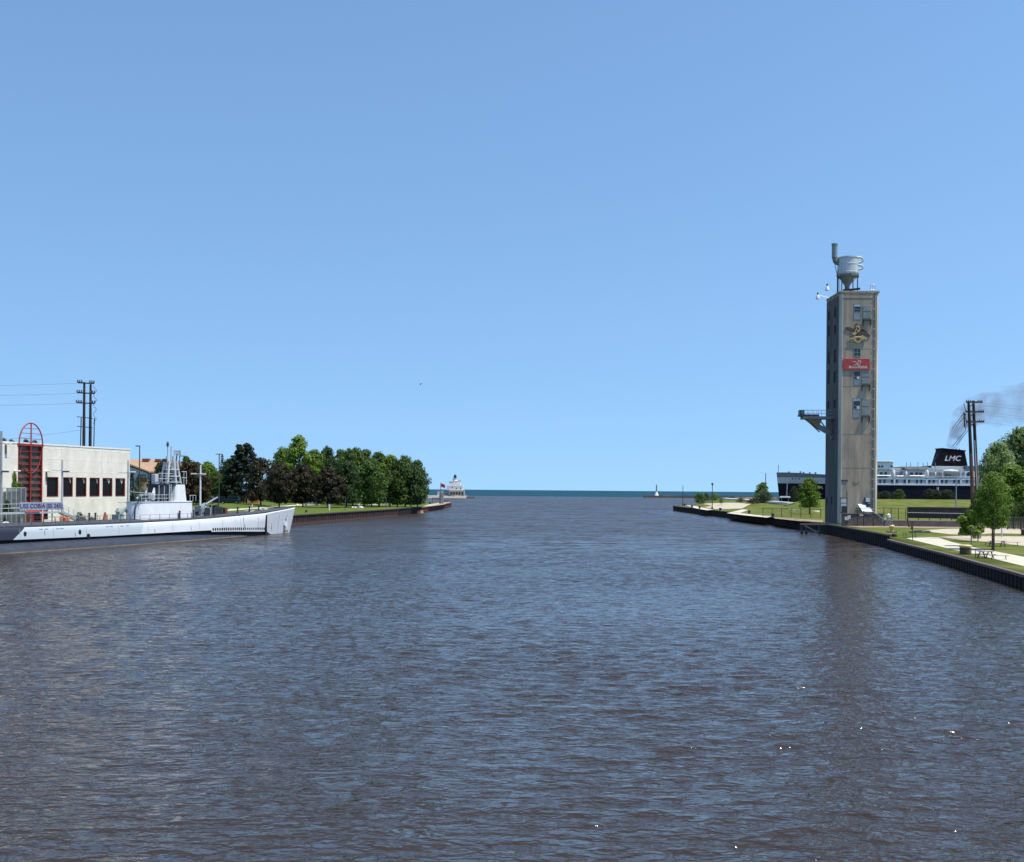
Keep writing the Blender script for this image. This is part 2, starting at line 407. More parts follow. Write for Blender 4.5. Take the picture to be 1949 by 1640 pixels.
patch('footpath', [(1412, 969.3), (1424, 970.2), (1409, 976), (1440, 979.5), (1472, 982.5), (1460, 985), (1420, 981), (1383, 976.5)], concrete_path, 0.04)
patch('dirt_strip', [(1474, 983.5), (1530, 988.2), (1566, 990.5), (1566, 994), (1520, 991.5), (1474, 986.5)], dirt, 0.035)
patch('footpath', [(1560, 972), (1530, 971), (1505, 969), (1505, 970.5), (1530, 973), (1560, 975)], concrete_path, 0.05)
patch('footpath', [(430, 969), (500, 964), (560, 960.5), (610, 958.5), (610, 960.3), (560, 963), (500, 967), (430, 972.5)], concrete_path, 0.04)
patch('footpath', [(700, 959.2), (760, 957.6), (806, 956.8), (806, 958.2), (760, 959.4), (700, 961)], concrete_path, 0.04)
patch('gravel_area', [(805, 963.5), (817, 959.5), (838, 956.4), (855, 955), (857, 955.8), (845, 960), (818, 963.8)], gravel, 0.04)

# ------------------------------------------------------------------ quay walls
def sheet_wall(name, label, pts, z0, z1, m, capm, period=1.2, depth=0.35, side=1, capw=0.55, caph=0.25, cat='wall'):
    t = thing(name, label, cat, (pts[0][0], pts[0][1], 0))
    ox, oy = pts[0]
    line = []
    for (ax, ay), (bx, by) in zip(pts[:-1], pts[1:]):
        L_ = math.hypot(bx - ax, by - ay); dx, dy = (bx - ax) / L_, (by - ay) / L_; nx, ny = -dy * side, dx * side
        n = max(1, int(L_ / period))
        for i in range(n):
            a = i / n * L_; p = L_ / n
            for f, d in ((0, 0), (0.30, 0), (0.45, depth), (0.85, depth)):
                s_ = a + f * p; line.append((ax + dx * s_ + nx * d - ox, ay + dy * s_ + ny * d - oy))
    line.append((pts[-1][0] - ox, pts[-1][1] - oy))
    mb = MB(); n = len(line)
    mb.add([(x, y, z0) for x, y in line] + [(x, y, z1) for x, y in line], [(i, i + 1, n + i + 1, n + i) for i in range(n - 1)])
    o = mb.build('sheet_piling', m, t); o['kind'] = 'stuff'
    cb = MB(); rings = []
    P = [Vector((x - ox, y - oy, 0)) for x, y in pts]
    for i, p in enumerate(P):
        d = (P[min(i + 1, len(P) - 1)] - P[max(i - 1, 0)]).normalized(); nrm = Vector((-d.y, d.x, 0)) * side
        a, b = p - nrm * (capw * 0.45), p + nrm * capw
        rings.append([(a.x, a.y, z1), (b.x, b.y, z1), (b.x, b.y, z1 + caph), (a.x, a.y, z1 + caph)])
    cb.loft(rings).build('cap_beam', capm, t)
    return t
def piling_mat(name, top, low, zsplit=0.35):
    m = mat(name, top, 0.75, scale=0.6, var=0.22, stretch=(1, 1, 0.25), spec=0.3)
    nt = m.node_tree; b = nt.nodes['Principled BSDF']; src = b.inputs['Base Color'].links[0].from_socket
    g = nt.nodes.new('ShaderNodeNewGeometry'); sp = nt.nodes.new('ShaderNodeSeparateXYZ'); nt.links.new(g.outputs['Position'], sp.inputs[0])
    mr = nt.nodes.new('ShaderNodeMapRange'); mr.inputs[1].default_value = zsplit - 0.12; mr.inputs[2].default_value = zsplit + 0.12; mr.inputs[3].default_value = 1; mr.inputs[4].default_value = 0
    nt.links.new(sp.outputs[2], mr.inputs[0])
    mx = nt.nodes.new('ShaderNodeMix'); mx.data_type = 'RGBA'; nt.links.new(src, mx.inputs[6]); mx.inputs[7].default_value = (*low, 1)
    nt.links.new(mr.outputs[0], mx.inputs[0]); nt.links.new(mx.outputs[2], b.inputs['Base Color'])
    return m
pil_r = piling_mat('dark rusty piling', (0.026, 0.017, 0.016), (0.020, 0.016, 0.014), 0.2)
pil_l = piling_mat('brown piling', (0.058, 0.034, 0.032), (0.110, 0.075, 0.055), 0.5)
pil_red = piling_mat('red brown piling', (0.130, 0.048, 0.038), (0.105, 0.055, 0.035), 0.25)
cap_r = mat('weathered cap beam', (0.14, 0.105, 0.095), 0.8, scale=1.5, var=0.15)
cap_l = mat('dark cap beam', (0.060, 0.045, 0.040), 0.8, scale=1.5, var=0.15)
i1 = RW.index((56.6, 157.3))
sheet_wall('quay_wall', 'low dark rusty sheet pile wall with weathered cap beside the picnic lawn', RW[:i1 + 1], -1.5, 1.02, pil_r, cap_r, depth=.16, capw=.4)
sheet_wall('quay_wall', 'higher dark sheet pile wall running from below the concrete tower to the harbour mouth', RW[i1:], -1.5, 1.66, pil_r, cap_l, depth=.16, capw=.4)
sheet_wall('quay_wall', 'dark sheet pile bank wall hidden behind the submarine', LB[:3], -1.5, 1.95, pil_l, cap_l, side=-1)
k = LB.index((-33.6, 306.7))
sheet_wall('quay_wall', 'brown ribbed sheet pile wall below the lawn beyond the submarine bow', LB[2:k + 1], -1.5, 2.0, pil_l, cap_l, side=-1)
sheet_wall('quay_wall', 'short recessed dark wall section with notch before the red wall', LB[k:k + 4], -1.5, 1.85, pil_r, cap_l, side=-1)
sheet_wall('quay_wall', 'red brown sheet pile wall of the point with flagpole', [(-30.2, 347), (-26.9, 462), (-28.5, 470), (-38, 478)], -1.5, 1.60, pil_red, mat('rusty cap', (0.16, 0.07, 0.05), 0.8), side=-1)
# pale block at the notch
nb = thing('concrete_block', 'tan concrete block at the waterline where the red wall begins', 'concrete block', (-29.9, 345, 0))
MB().prism([(-1.2, -2.2), (1.0, -1.6), (1.0, 2.0), (-1.2, 2.0)], -0.8, 0.9, top=[(-1.2, -1.2), (0.4, -0.9), (0.6, 1.6), (-1.2, 1.6)]).build('block', mat('tan concrete', (0.30, 0.20, 0.12), 0.9), nb, bevel=0.08)

# ------------------------------------------------------------------ concrete elevator tower
TX, TY, TZ = 63.8, 205.0, 1.85
conc = mat('weathered tower concrete', (0.44, 0.365, 0.280), 0.9, scale=0.55, stretch=(1.6, 1.6, 0.20), col2=(0.225, 0.195, 0.160), thr=(0.32, 0.68), bump=0.02, spec=0.25)
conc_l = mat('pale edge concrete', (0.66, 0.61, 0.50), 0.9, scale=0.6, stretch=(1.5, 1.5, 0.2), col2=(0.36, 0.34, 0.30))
conc_d = mat('shaded side concrete', (0.165, 0.150, 0.130), 0.9, scale=0.9, stretch=(1.6, 1.6, 0.10), col2=(0.065, 0.060, 0.055), thr=(0.3, 0.7))  # tower concrete darkened: shade of the side away from the sun
darkglass = mat('dark window glass', (0.02, 0.028, 0.035), 0.12, var=0.1)
bluegrey = mat('blue grey painted steel', (0.20, 0.25, 0.28), 0.55, scale=2, var=0.12)
steel = mat('galvanised steel', (0.42, 0.45, 0.47), 0.45, metal=0.3, scale=2, var=0.1)
darksteel = mat('dark steel', (0.05, 0.055, 0.06), 0.6, scale=2, var=0.15)
black = mat('black paint', (0.012, 0.012, 0.014), 0.5, var=0.1)
white = mat('white paint', (0.78, 0.78, 0.76), 0.5, scale=2, var=0.04)
tower = thing('elevator_tower', 'tall grey concrete grain elevator tower with red banner and gilt eagle', 'tower', (TX, TY, TZ))
TW, TD, TH, CH = 7.5, 9.0, 45.25, 0.36
def FP(px, py, dy=0.0):     # pixel on the front face to tower coordinates
    p = atY(px, py, TY + dy); return (p.x - TX, p.z - TZ)
MB().prism([(0, CH), (CH, 0), (TW - CH, 0), (TW, CH), (TW, TD), (0, TD)], 0, TH).build('shaft', conc, tower)
MB().box((-0.03, CH + 0.5, 0.2), (0.0 - 0.001, TD - 0.02, TH - 0.4)).build('side_shade_sheet', conc_d, tower)  # thin sheet that puts the side's shade into its colour
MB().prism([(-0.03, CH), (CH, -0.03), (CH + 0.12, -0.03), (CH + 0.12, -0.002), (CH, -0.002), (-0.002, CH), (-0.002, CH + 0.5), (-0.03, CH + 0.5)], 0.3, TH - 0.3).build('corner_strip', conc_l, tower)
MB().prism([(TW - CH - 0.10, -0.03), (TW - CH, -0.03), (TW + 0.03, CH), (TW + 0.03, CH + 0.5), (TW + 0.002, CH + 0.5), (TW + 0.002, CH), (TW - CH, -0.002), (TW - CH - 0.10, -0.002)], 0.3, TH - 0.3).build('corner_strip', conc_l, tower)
par = MB()
par.box((-0.08, -0.08, TH), (TW + 0.08, 0.3, TH + 0.35)); par.box((-0.08, TD - 0.3, TH), (TW + 0.08, TD + 0.08, TH + 0.35)); par.box((-0.08, 0.3, TH), (0.3, TD - 0.3, TH + 0.35)); par.box((TW - 0.3, 0.3, TH), (TW + 0.08, TD - 0.3, TH + 0.35))
par.build('parapet', conc, tower)
MB().box((0.35, -0.05, FP(1600, 567)[1] - 0.06), (TW - 0.5, -0.002, FP(1600, 567)[1] + 0.06)).build('string_course', mat('dark band line', (0.16, 0.15, 0.14), 0.9), tower)  # darker line below the roof edge
for py in (663, 735, 826, 890):
    MB().box((CH + 0.15, -0.02, FP(1600, py)[1] - 0.03), (TW - CH - 0.15, -0.002, FP(1600, py)[1] + 0.03)).build('pour_joint', mat('pour joint concrete', (0.24, 0.23, 0.21), 0.9), tower)
def front_window(x0, y0, x1, y1, panes, m=darkglass, frame=bluegrey):
    (a, zt), (b, zb) = FP(x0, y0), FP(x1, y1)
    fr = MB(); w = 0.10
    fr.box((a, -0.06, zb), (a + w, 0.03, zt)); fr.box((b - w, -0.06, zb), (b, 0.03, zt)); fr.box((a + w, -0.06, zt - w), (b - w, 0.03, zt)); fr.box((a + w, -0.06, zb), (b - w, 0.03, zb + w))
    for q in panes[1:-1]: fr.box((a + w, -0.05, zt + (zb - zt) * q - .04), (b - w, 0.03, zt + (zb - zt) * q + .04))
    f = fr.build('window', frame, tower)
    return f, a + w, b - w, zt, zb
pale = mat('pale sheet panel', (0.50, 0.54, 0.55), 0.6, var=0.06); greyp = mat('grey sheet panel', (0.24, 0.26, 0.27), 0.6, var=0.08)
def filler(f, a, b, zt, zb, q0, q1, m, name='pane', y=-0.02):
    MB().box((a, y, zt + (zb - zt) * q1), (b, y + 0.02, zt + (zb - zt) * q0)).build(name, m, f)
f, a, b, zt, zb = front_window(1625, 577.5, 1638.5, 608, [0, .18, .36, .53, 1])
for q0, q1, mm in ((0.02, .18, pale), (.18, .36, darkglass), (.36, .53, darkglass), (.53, .98, greyp)): filler(f, a, b, zt, zb, q0, q1, mm)
f, a, b, zt, zb = front_window(1625, 662.5, 1638, 678.5, [0, .5, 1])
for q0, q1 in ((0.03, .5), (.5, .97)): filler(f, a, b, zt, zb, q0, q1, darkglass)
MB().box(((a + b) / 2 - .04, -0.05, zb), ((a + b) / 2 + .04, 0, zt)).build('mullion', bluegrey, f)
f, a, b, zt, zb = front_window(1624.5, 705.5, 1637.5, 733, [0, .38, .58, 1])
for q0, q1, mm in ((.02, .38, darkglass), (.38, .58, darkglass), (.58, .98, bluegrey)): filler(f, a, b, zt, zb, q0, q1, mm)
MB().box(((a + b) / 2, -0.045, zt + (zb - zt) * .56), (b - .1, -0.025, zt + (zb - zt) * .38)).build('notice', pale, f)
f, a, b, zt, zb = front_window(1623.5, 757, 1637.5, 794.5, [0, .16, .40, .56, 1])
for q0, q1, mm in ((.02, .16, pale), (.16, .40, darkglass), (.40, .56, darkglass), (.56, .98, bluegrey)): filler(f, a, b, zt, zb, q0, q1, mm)
MB().box(((a + b) / 2, -0.045, zt + (zb - zt) * .55), (b - .1, -0.025, zt + (zb - zt) * .42)).build('notice', pale, f)
for x0, y0, x1, y1 in ((1642.5, 581, 1657.5, 606), (1640, 706, 1655.5, 730), (1640, 758.5, 1655, 790)):
    (a, zt), (b, zb) = FP(x0, y0), FP(x1, y1)
    h = MB().box((a, -0.09, zb), (b, -0.002, zt)).build('shutter', mat('faded green grey steel', (0.20, 0.235, 0.235), 0.6, var=0.12), tower, bevel=0.02)
    MB().box((a + .05, -0.11, zb + (zt - zb) * .52), (b - .05, -0.092, zb + (zt - zb) * .52 + .07)).build('rail', darksteel, h)
    d = MB(); z = FP(x0, y1 + 3)[1]
    d.box((a, -0.5, z), (b, -0.002, z + 0.10))
    d.bar((a + .06, -0.05, z - 1.1), (a + .06, -0.46, z - 0.03), 0.09); d.bar((b - .06, -0.05, z - 1.1), (b - .06, -0.46, z - 0.03), 0.09)
    d.bar((a + .06, -0.04, z - 1.2), (a + .06, -0.04, z), 0.08); d.bar((b - .06, -0.04, z - 1.2), (b - .06, -0.04, z), 0.08)
    d.build('balcony', darksteel, tower)
# left side windows
def side_slot(px, y0, y1, w=0.9):
    Y = TX / ((px - CX) / FPX); zt = atY(px, y0, Y).z - TZ; zb = atY(px, y1, Y).z - TZ; y = Y - TY
    f = MB(); f.box((-0.09, y - w / 2, zb), (-0.032, y - w / 2 + .08, zt)); f.box((-0.09, y + w / 2 - .08, zb), (-0.032, y + w / 2, zt)); f.box((-0.09, y - w / 2 + .08, zt - .08), (-0.032, y + w / 2 - .08, zt)); f.box((-0.06, y - w / 2 - .05, zb - .1), (-0.032, y + w / 2 + .05, zb))
    f = f.build('window', darksteel, tower)
    MB().box((-0.06, y - w / 2 + .08, zb), (-0.034, y + w / 2 - .08, zt - .08)).build('pane', mat('unlit opening', (0.012, 0.013, 0.015), 0.9), f)
for px in (1575.5, 1587.5):
    for y0, y1 in ((592, 610), (619, 640), (668, 692), (703, 730), (762, 778)) if px < 1580 else ((583, 604), (618, 634), (665, 690), (706, 728), (760, 776)):
        side_slot(px, y0, y1, 1.15)
side_slot(1574.5, 946, 960, 0.7); side_slot(1583.5, 945, 960, 0.7)
# eagle emblem: outline pieces of thick relief
gold = mat('gilt relief', (0.48, 0.34, 0.16), 0.45, scale=3, var=0.15, metal=0.25)
brownf = mat('brown relief', (0.085, 0.050, 0.032), 0.55, scale=3, var=0.2)
def EP(x, y):    # pixel in the enlarged emblem detail to the front face
    return FP(1595 + x / 14.91, 600 + y / 14.91)
em = thing('emblem', 'gilt and brown eagle emblem spreading its wings high on the concrete tower', 'emblem', (TX, TY, TZ))
def relief(pts, y0, y1, name, m, par_=em, bev=0.03): return MB().prism([EP(*p) for p in pts], -y1, -y0, axis='y').build(name, m, par_, bevel=bev)
relief([(200, 345), (260, 325), (330, 330), (390, 350), (440, 400), (470, 470), (440, 540), (400, 500), (350, 455), (290, 420), (230, 400)], 0.02, 0.14, 'wing', brownf)
relief([(620, 440), (670, 390), (730, 400), (800, 450), (860, 520), (915, 585), (880, 605), (820, 585), (740, 570), (690, 560), (650, 600), (560, 610), (500, 600), (560, 520)], 0.02, 0.16, 'wing', brownf)
relief([(470, 260), (500, 225), (545, 210), (590, 235), (620, 290), (640, 370), (620, 450), (570, 530), (500, 560), (450, 530), (440, 470), (480, 400), (455, 320)], 0.14, 0.24, 'body', brownf)
for pts in ([(480, 320), (540, 300), (600, 315), (625, 380), (600, 470), (570, 440), (585, 370), (540, 340), (500, 350)],
            [(500, 350), (530, 370), (500, 440), (480, 500), (440, 500), (470, 430)],
            [(530, 400), (590, 450), (570, 500), (530, 480)],
            [(350, 480), (400, 500), (470, 500), (530, 500), (500, 545), (450, 570), (400, 550)],
            [(520, 250), (560, 240), (575, 270), (540, 285)]):
    relief(pts, 0.22, 0.32, 'feather_relief', gold, bev=0.02)
relief([(310, 700), (330, 660), (380, 650), (410, 600), (450, 570), (440, 620), (460, 600), (640, 600), (670, 570), (730, 590), (760, 640), (800, 660), (790, 720), (740, 730), (640, 730), (600, 770), (550, 800), (500, 770), (460, 740), (320, 745)], 0.10, 0.26, 'scroll', gold)
relief([(490, 650), (560, 630), (630, 650), (620, 700), (560, 720), (510, 700)], 0.26, 0.29, 'shield', brownf, bev=0)
for pts in ([(330, 690), (440, 680), (440, 710), (330, 715)], [(660, 690), (770, 680), (770, 705), (660, 712)]): relief(pts, 0.26, 0.29, 'groove', brownf, bev=0)
# red banner
red = mat('red sign board', (0.40, 0.040, 0.045), 0.5, scale=1.0, var=0.10)
bn = thing('banner', 'red sign board with white script letter and wordmark on the tower front', 'sign', (TX, TY, TZ))
(a, zt), (b, zb) = FP(1604.2, 682.2), FP(1655, 704)
MB().box((a, -0.20, zb), (b, -0.06, zt)).build('board', red, bn, bevel=0.02)
lw = mat('sign lettering white', (0.72, 0.62, 0.58), 0.6, var=0.03)
cm = FP(1632, 698.8)
o = lettering('lettering', 'BUDWEISER', 0.62, lw, bn, Matrix.Translation((cm[0] + .05, -0.205, cm[1])) @ STAND, depth=0.01, sx=1.08, offset=0.008)
cm = FP(1631.5, 690)
cr = mat('sign lettering cream', (0.60, 0.44, 0.34), 0.6)
lettering('lettering', 'B', 1.25, cr, bn, Matrix.Translation((cm[0] + .15, -0.205, cm[1])) @ STAND, depth=0.01, shear=0.35, sx=1.15, offset=0.0)
sw = MB(); pts = [FP(1595 + x / 14.91, 600 + y / 14.91) for x, y in ((395, 1350), (420, 1325), (470, 1318), (520, 1335), (500, 1390), (460, 1440), (440, 1400), (500, 1380), (560, 1440), (600, 1420), (630, 1350), (600, 1310))]
sw.tube([(p[0], -0.215, p[1]) for p in pts], 0.045, 5).build('flourish', cr, bn)
# conduit, rungs and marks at the right edge
cd = MB(); x = FP(1663.5, 700)[0]; cd.tube([(x, -0.08, 1.2), (x, -0.08, TH)], 0.06, 6); cd.build('conduit', mat('dull conduit', (0.10, 0.11, 0.10), 0.6), tower)
for i in range(22):
    z = 3 + i * 1.95
    if z < TH - .5: MB().box((x - 0.30, -0.14, z), (x + 0.12, -0.02, z + 0.14)).build('bracket', steel if i % 2 else pale, tower)
(a, z), _ = FP(1601, 915), 0
MB().box((a, -0.12, z), (a + 1.3, -0.01, z + .22)).build('bracket', darksteel, tower)
MB().tube([(FP(1624, 912)[0] + i * .25, -0.06, FP(1624, 915)[1] - .35 * math.sin(i / 5 * PI)) for i in range(6)], 0.04, 5).build('cable_stub', darksteel, tower)
MB().box((FP(1619, 0)[0], -0.03, FP(0, 945)[1]), (FP(1619, 0)[0] + .12, -0.01, FP(0, 922)[1])).build('crack_patch', mat('dark crack', (0.12, 0.12, 0.11), 0.9), tower)
# lower window, control box, canopy
f, a, b, zt, zb = front_window(1599, 946.5, 1612.5, 976, [0, .35, 1], frame=darksteel)
filler(f, a, b, zt, zb, .03, .55, pale); filler(f, a, b, zt, zb, .55, .97, darkglass)
(a, zt), (b, zb) = FP(1645, 947), FP(1655.5, 955)
g = MB().box((a, -0.5, zb - .25), (b, -0.02, zt + .1)).build('control_cabinet', darksteel, tower, bevel=.03)
MB().box((a + .12, -0.53, zb), (b - .12, -0.502, zt)).build('cabinet_window', pale, g)
(a, zt), (b, zb) = FP(1632, 960), FP(1655, 974)
cn = MB(); cn.add([(a, -0.1, zt), (b - .5, -0.1, zt), (b, -2.0, zb), (a + .35, -2.0, zb), (a, -0.1, zt + .12), (b - .5, -0.1, zt + .12), (b, -2.0, zb + .12), (a + .35, -2.0, zb + .12)],
       [(0, 3, 2, 1), (4, 5, 6, 7), (0, 1, 5, 4), (1, 2, 6, 5), (2, 3, 7, 6), (3, 0, 4, 7)])
o = cn.build('canopy', mat('canopy sheet', (0.62, 0.68, 0.74), 0.4, var=0.05), tower)
MB().bar((a + .15, -1.2, (zt + zb) / 2 + .08), (b - .2, -1.2, (zt + zb) / 2 + .08), 0.10, 0.06).build('batten', darksteel, o)
MB().box((a + 1.6, -1.0, zt - .4), (b - .1, -0.05, zt + .3)).build('canopy_hood', mat('navy sheet', (0.02, 0.03, 0.06), 0.5), tower, bevel=0.05)

# roof plant: dust collector and stack
def RP(px, py, Y): p = atY(px, py, Y); return Vector((p.x - TX, p.y - TY, p.z - TZ))
YC = TY + 3.2
c0 = RP(1613.5, 523, YC); top = RP(1613.5, 490.5, YC).z; r = 1.98
dc = thing('dust_collector', 'round galvanised dust collector with hopper on the tower roof', 'dust collector', (TX, TY, TZ))
galv = mat('galvanised tank', (0.52, 0.56, 0.58), 0.45, scale=1.0, stretch=(2, 2, .4), var=0.10, metal=0.0)
MB().lathe([(r, c0.z), (r, c0.z + .2), (r + .06, c0.z + .25), (r + .06, c0.z + .4), (r, c0.z + .45), (r, c0.z + 1.85), (r + .05, c0.z + 1.9), (r + .05, c0.z + 2.0), (r, c0.z + 2.05), (r, top - .25), (r + .1, top - .2), (r + .1, top), (0, top + .35)], (c0.x, c0.y, 0), 28).build('drum', galv, dc, smooth=0.6)
MB().lathe([(r + .25, c0.z - .45), (r + .3, c0.z - .02), (r - .1, c0.z)], (c0.x, c0.y, 0), 8).build('support_ring', mat('green grey steel', (0.16, 0.18, 0.16), 0.6), dc)
MB().lathe([(0.35, RP(1613, 551, YC).z), (0.55, RP(1613, 543, YC).z), (1.55, c0.z - .45)], (c0.x - .1, c0.y, 0), 20).build('hopper', mat('shaded hopper steel', (0.20, 0.215, 0.20), 0.6), dc, smooth=0.6)
for dx, dy in ((-1.6, -1.4), (1.5, -1.4), (-1.6, 1.4), (1.5, 1.4)):
    MB().bar((c0.x + dx, c0.y + dy, TH - .05), (c0.x + dx, c0.y + dy, c0.z - .4), 0.16).build('leg', darksteel, dc)
MB().bar((c0.x - 1.6, c0.y - 1.4, TH + .3), (c0.x + 1.5, c0.y - 1.4, c0.z - .6), 0.08).build('brace', darksteel, dc)
for py, hh in ((497, 0.55), (511, 0.45)):
    z = RP(1630, py, YC).z; p = []
    for i in range(9):
        t_ = i / 8 * PI; p.append((c0.x + 1.6 + 1.15 * math.sin(t_), c0.y - .9, z + hh * math.cos(t_) + .1))
    MB().tube(p, 0.20, 8).build('duct', galv, dc, smooth=1)
st = thing('stack', 'grey green cylindrical vent stack beside the roof dust collector', 'stack', (TX, TY, TZ))
s0, s1 = RP(1588.5, 490, YC), RP(1588.5, 463.5, YC)
MB().lathe([(0.55, s0.z), (0.55, s1.z - .35), (0.62, s1.z - .3), (0.62, s1.z), (0.5, s1.z)], (s0.x, s0.y, 0), 18).build('cylinder', mat('stack steel', (0.22, 0.27, 0.26), 0.5, scale=1.5, var=.15), st, smooth=0.6)
MB().tube([(s0.x, s0.y, s0.z), (s0.x + .15, s0.y, s0.z - .7), (s0.x + .6, s0.y, s0.z - 1.1), (c0.x - 1.7, c0.y, s0.z - 1.1)], [.5, .5, .45, .42], 12).build('elbow', mat('elbow steel', (0.16, 0.18, 0.14), 0.6), st, smooth=1)
mt = RP(1595.5, 503, YC)
MB().tube([(mt.x, mt.y, TH - .02), (mt.x, mt.y, s0.z - 1.0)], .09, 6).build('mast', darksteel, st)
MB().bar((mt.x, mt.y, TH + 3.2), (s0.x, s0.y, s0.z - .8), 0.06).build('brace', darksteel, st)
MB().bar((mt.x, mt.y, TH + 3.2), (s0.x - .3, s0.y, s0.z - .3), 0.04).build('brace', darksteel, st)
mb = MB()
for i in range(12): mb.box((mt.x - .25, mt.y - .3, TH + .3 + i * .4), (mt.x + .25, mt.y - .25, TH + .34 + i * .4))
mb.box((mt.x - .28, mt.y - .32, TH), (mt.x - .24, mt.y - .24, TH + 5.1)); mb.box((mt.x + .24, mt.y - .32, TH), (mt.x + .28, mt.y - .24, TH + 5.1))
mb.build('ladder', darksteel, st)
bm_ = thing('roof_boom', 'short dark boom lying across the tower roof edge', 'boom', (TX, TY, TZ))
MB().bar(RP(1618, 551.5, TY + .6), RP(1637, 549, TY + .2), 0.5, 0.35).build('arm', black, bm_)
MB().bar(RP(1606, 552, TY + 1), RP(1617, 552, TY + 1), 0.9, 0.5).build('counterweight', black, bm_)
hp = thing('hatch_guard', 'thin tubular guard hoops at the right corner of the tower roof', 'guard rail', (TX, TY, TZ))
mb = MB()
for px in (1657, 1661, 1665.3): mb.tube([RP(px, 553.5, TY + 1.5), RP(px, 542, TY + 1.5)], .05, 5)
mb.tube([RP(1657, 542, TY + 1.5), RP(1661, 540.5, TY + 1.5), RP(1665.3, 542, TY + 1.5)], .05, 5); mb.tube([RP(1657, 551, TY + 1.5), RP(1665.3, 551, TY + 1.5)], .05, 5)
mb.build('rail', steel, hp)
for (px, py, Y, ax, lab) in ((1574.5, 548, TY + 2.0, 1594, 'upper white floodlight on a thin arm at the tower top'), (1556.5, 564.5, TY + 7, 1570, 'lower white floodlight on a thin arm left of the tower top')):
    fl = thing('floodlight', lab, 'floodlight', (TX, TY, TZ), group='floodlights at the tower top')
    p = RP(px, py, Y); q = RP(ax, py - 1, Y); q.x = max(q.x, 0.05); q.z = min(q.z, TH + 0.2)
    MB().tube([p + Vector((.3, 0, .3)), (q.x, q.y, q.z)], .035, 5).build('arm', steel, fl)
    MB().lathe([(.42, -.45), (.36, 0), (.15, .45)], p, 12).build('reflector', white, fl, smooth=.6)
    MB().lathe([(.17, .45), (.17, .8), (.05, .9)], p, 10).build('housing', darksteel, fl)

# cantilevered conveyor platform on the left face
YP = TY + 4.3
pf = thing('loading_platform', 'steel conveyor platform cantilevered from the left side of the tower', 'platform', (TX, TY, TZ))
def PP(px, py): return RP(px, py, YP)
a, b = PP(1526, 795), PP(1569, 795)
conc_s = mat('platform steel', (0.20, 0.21, 0.20), 0.7, scale=2, var=.12)
MB().box((a.x, a.y - 1.1, a.z - .28), (-0.035, a.y + 1.1, a.z + .28)).build('deck_beam', conc_s, pf)
MB().box((PP(1527, 0).x, a.y - 1.0, a.z + .28), (PP(1563, 0).x, a.y + 1.0, a.z + .65)).build('conveyor_bed', mat('navy conveyor', (0.02, 0.025, 0.05), 0.5), pf, bevel=.05)
mb = MB()
for s_ in (-1.05, 1.05):
    for px in (1531, 1540, 1549, 1558, 1567): p = PP(px, 0); mb.tube([(p.x, a.y + s_, a.z + .28), (p.x, a.y + s_, a.z + 1.5)], .035, 5)
    for h in (.9, 1.5): mb.tube([(PP(1531, 0).x, a.y + s_, a.z + h), (-0.04, a.y + s_, a.z + h)], .035, 5)
mb.build('railing', steel, pf)
p = PP(1525.5, 785.5); MB().box((p.x - .5, p.y - .6, p.z - .5), (p.x + .45, p.y + .6, p.z + .55)).build('drive_housing', mat('green machine paint', (0.05, 0.14, 0.11), 0.5), pf, bevel=.06)
q = [PP(1533, 798), PP(1563, 798), PP(1557, 811), PP(1551, 811)]
MB().prism([(v.x, v.z) for v in q], q[0].y - .7, q[0].y + .7, axis='y').build('hopper', mat('tan hopper', (0.20, 0.16, 0.11), 0.7), pf)
p0, p1 = PP(1553, 809), PP(1583, 846)
MB().bar(p0, Vector((-0.4, p1.y, p1.z + 2.2)), 0.9, 0.9).build('chute', conc_s, pf)
MB().bar(Vector((-0.45, p1.y, p1.z + 2.25)), Vector((-0.06, p1.y, p1.z + 1.2)), 0.9, 0.6).build('chute', conc_s, pf)
MB().bar(PP(1534, 798), PP(1560, 822), 0.22).build('brace', conc_s, pf)
v = PP(1561, 800); MB().bar(v, Vector((-0.1, v.y, v.z - 3.3)), 0.22).build('brace', conc_s, pf)

# steel dolphin frame in the water left of the tower
df = thing('mooring_frame', 'dark steel mooring frame standing in the water left of the tower', 'mooring frame', (61, 204, 0))
def DP(px, py, Y=204): p = atY(px, py, Y); return Vector((p.x - 61, p.y - 204, p.z))
for i, px in enumerate((1526, 1534.5, 1560)):
    v = DP(px, 1000); MB().bar((v.x, v.y, -1.2), (v.x, v.y, 1.75), 0.42).build('pile', mat('teal black steel', (0.03, 0.045, 0.05), 0.6), df)
a, b = DP(1523, 993.5), DP(1572, 993)
MB().box((a.x, -0.5, 1.75), (b.x, 0.5, 2.0)).build('walkway', cap_r, df)
MB().bar((DP(1523, 0).x, -.3, .55), (DP(1568, 0).x, -.3, .55), .25).build('waler', darksteel, df)
MB().bar((DP(1538, 0).x, -.35, 1.7), (DP(1562, 0).x, -.35, .35), .28).build('brace', cap_r, df)
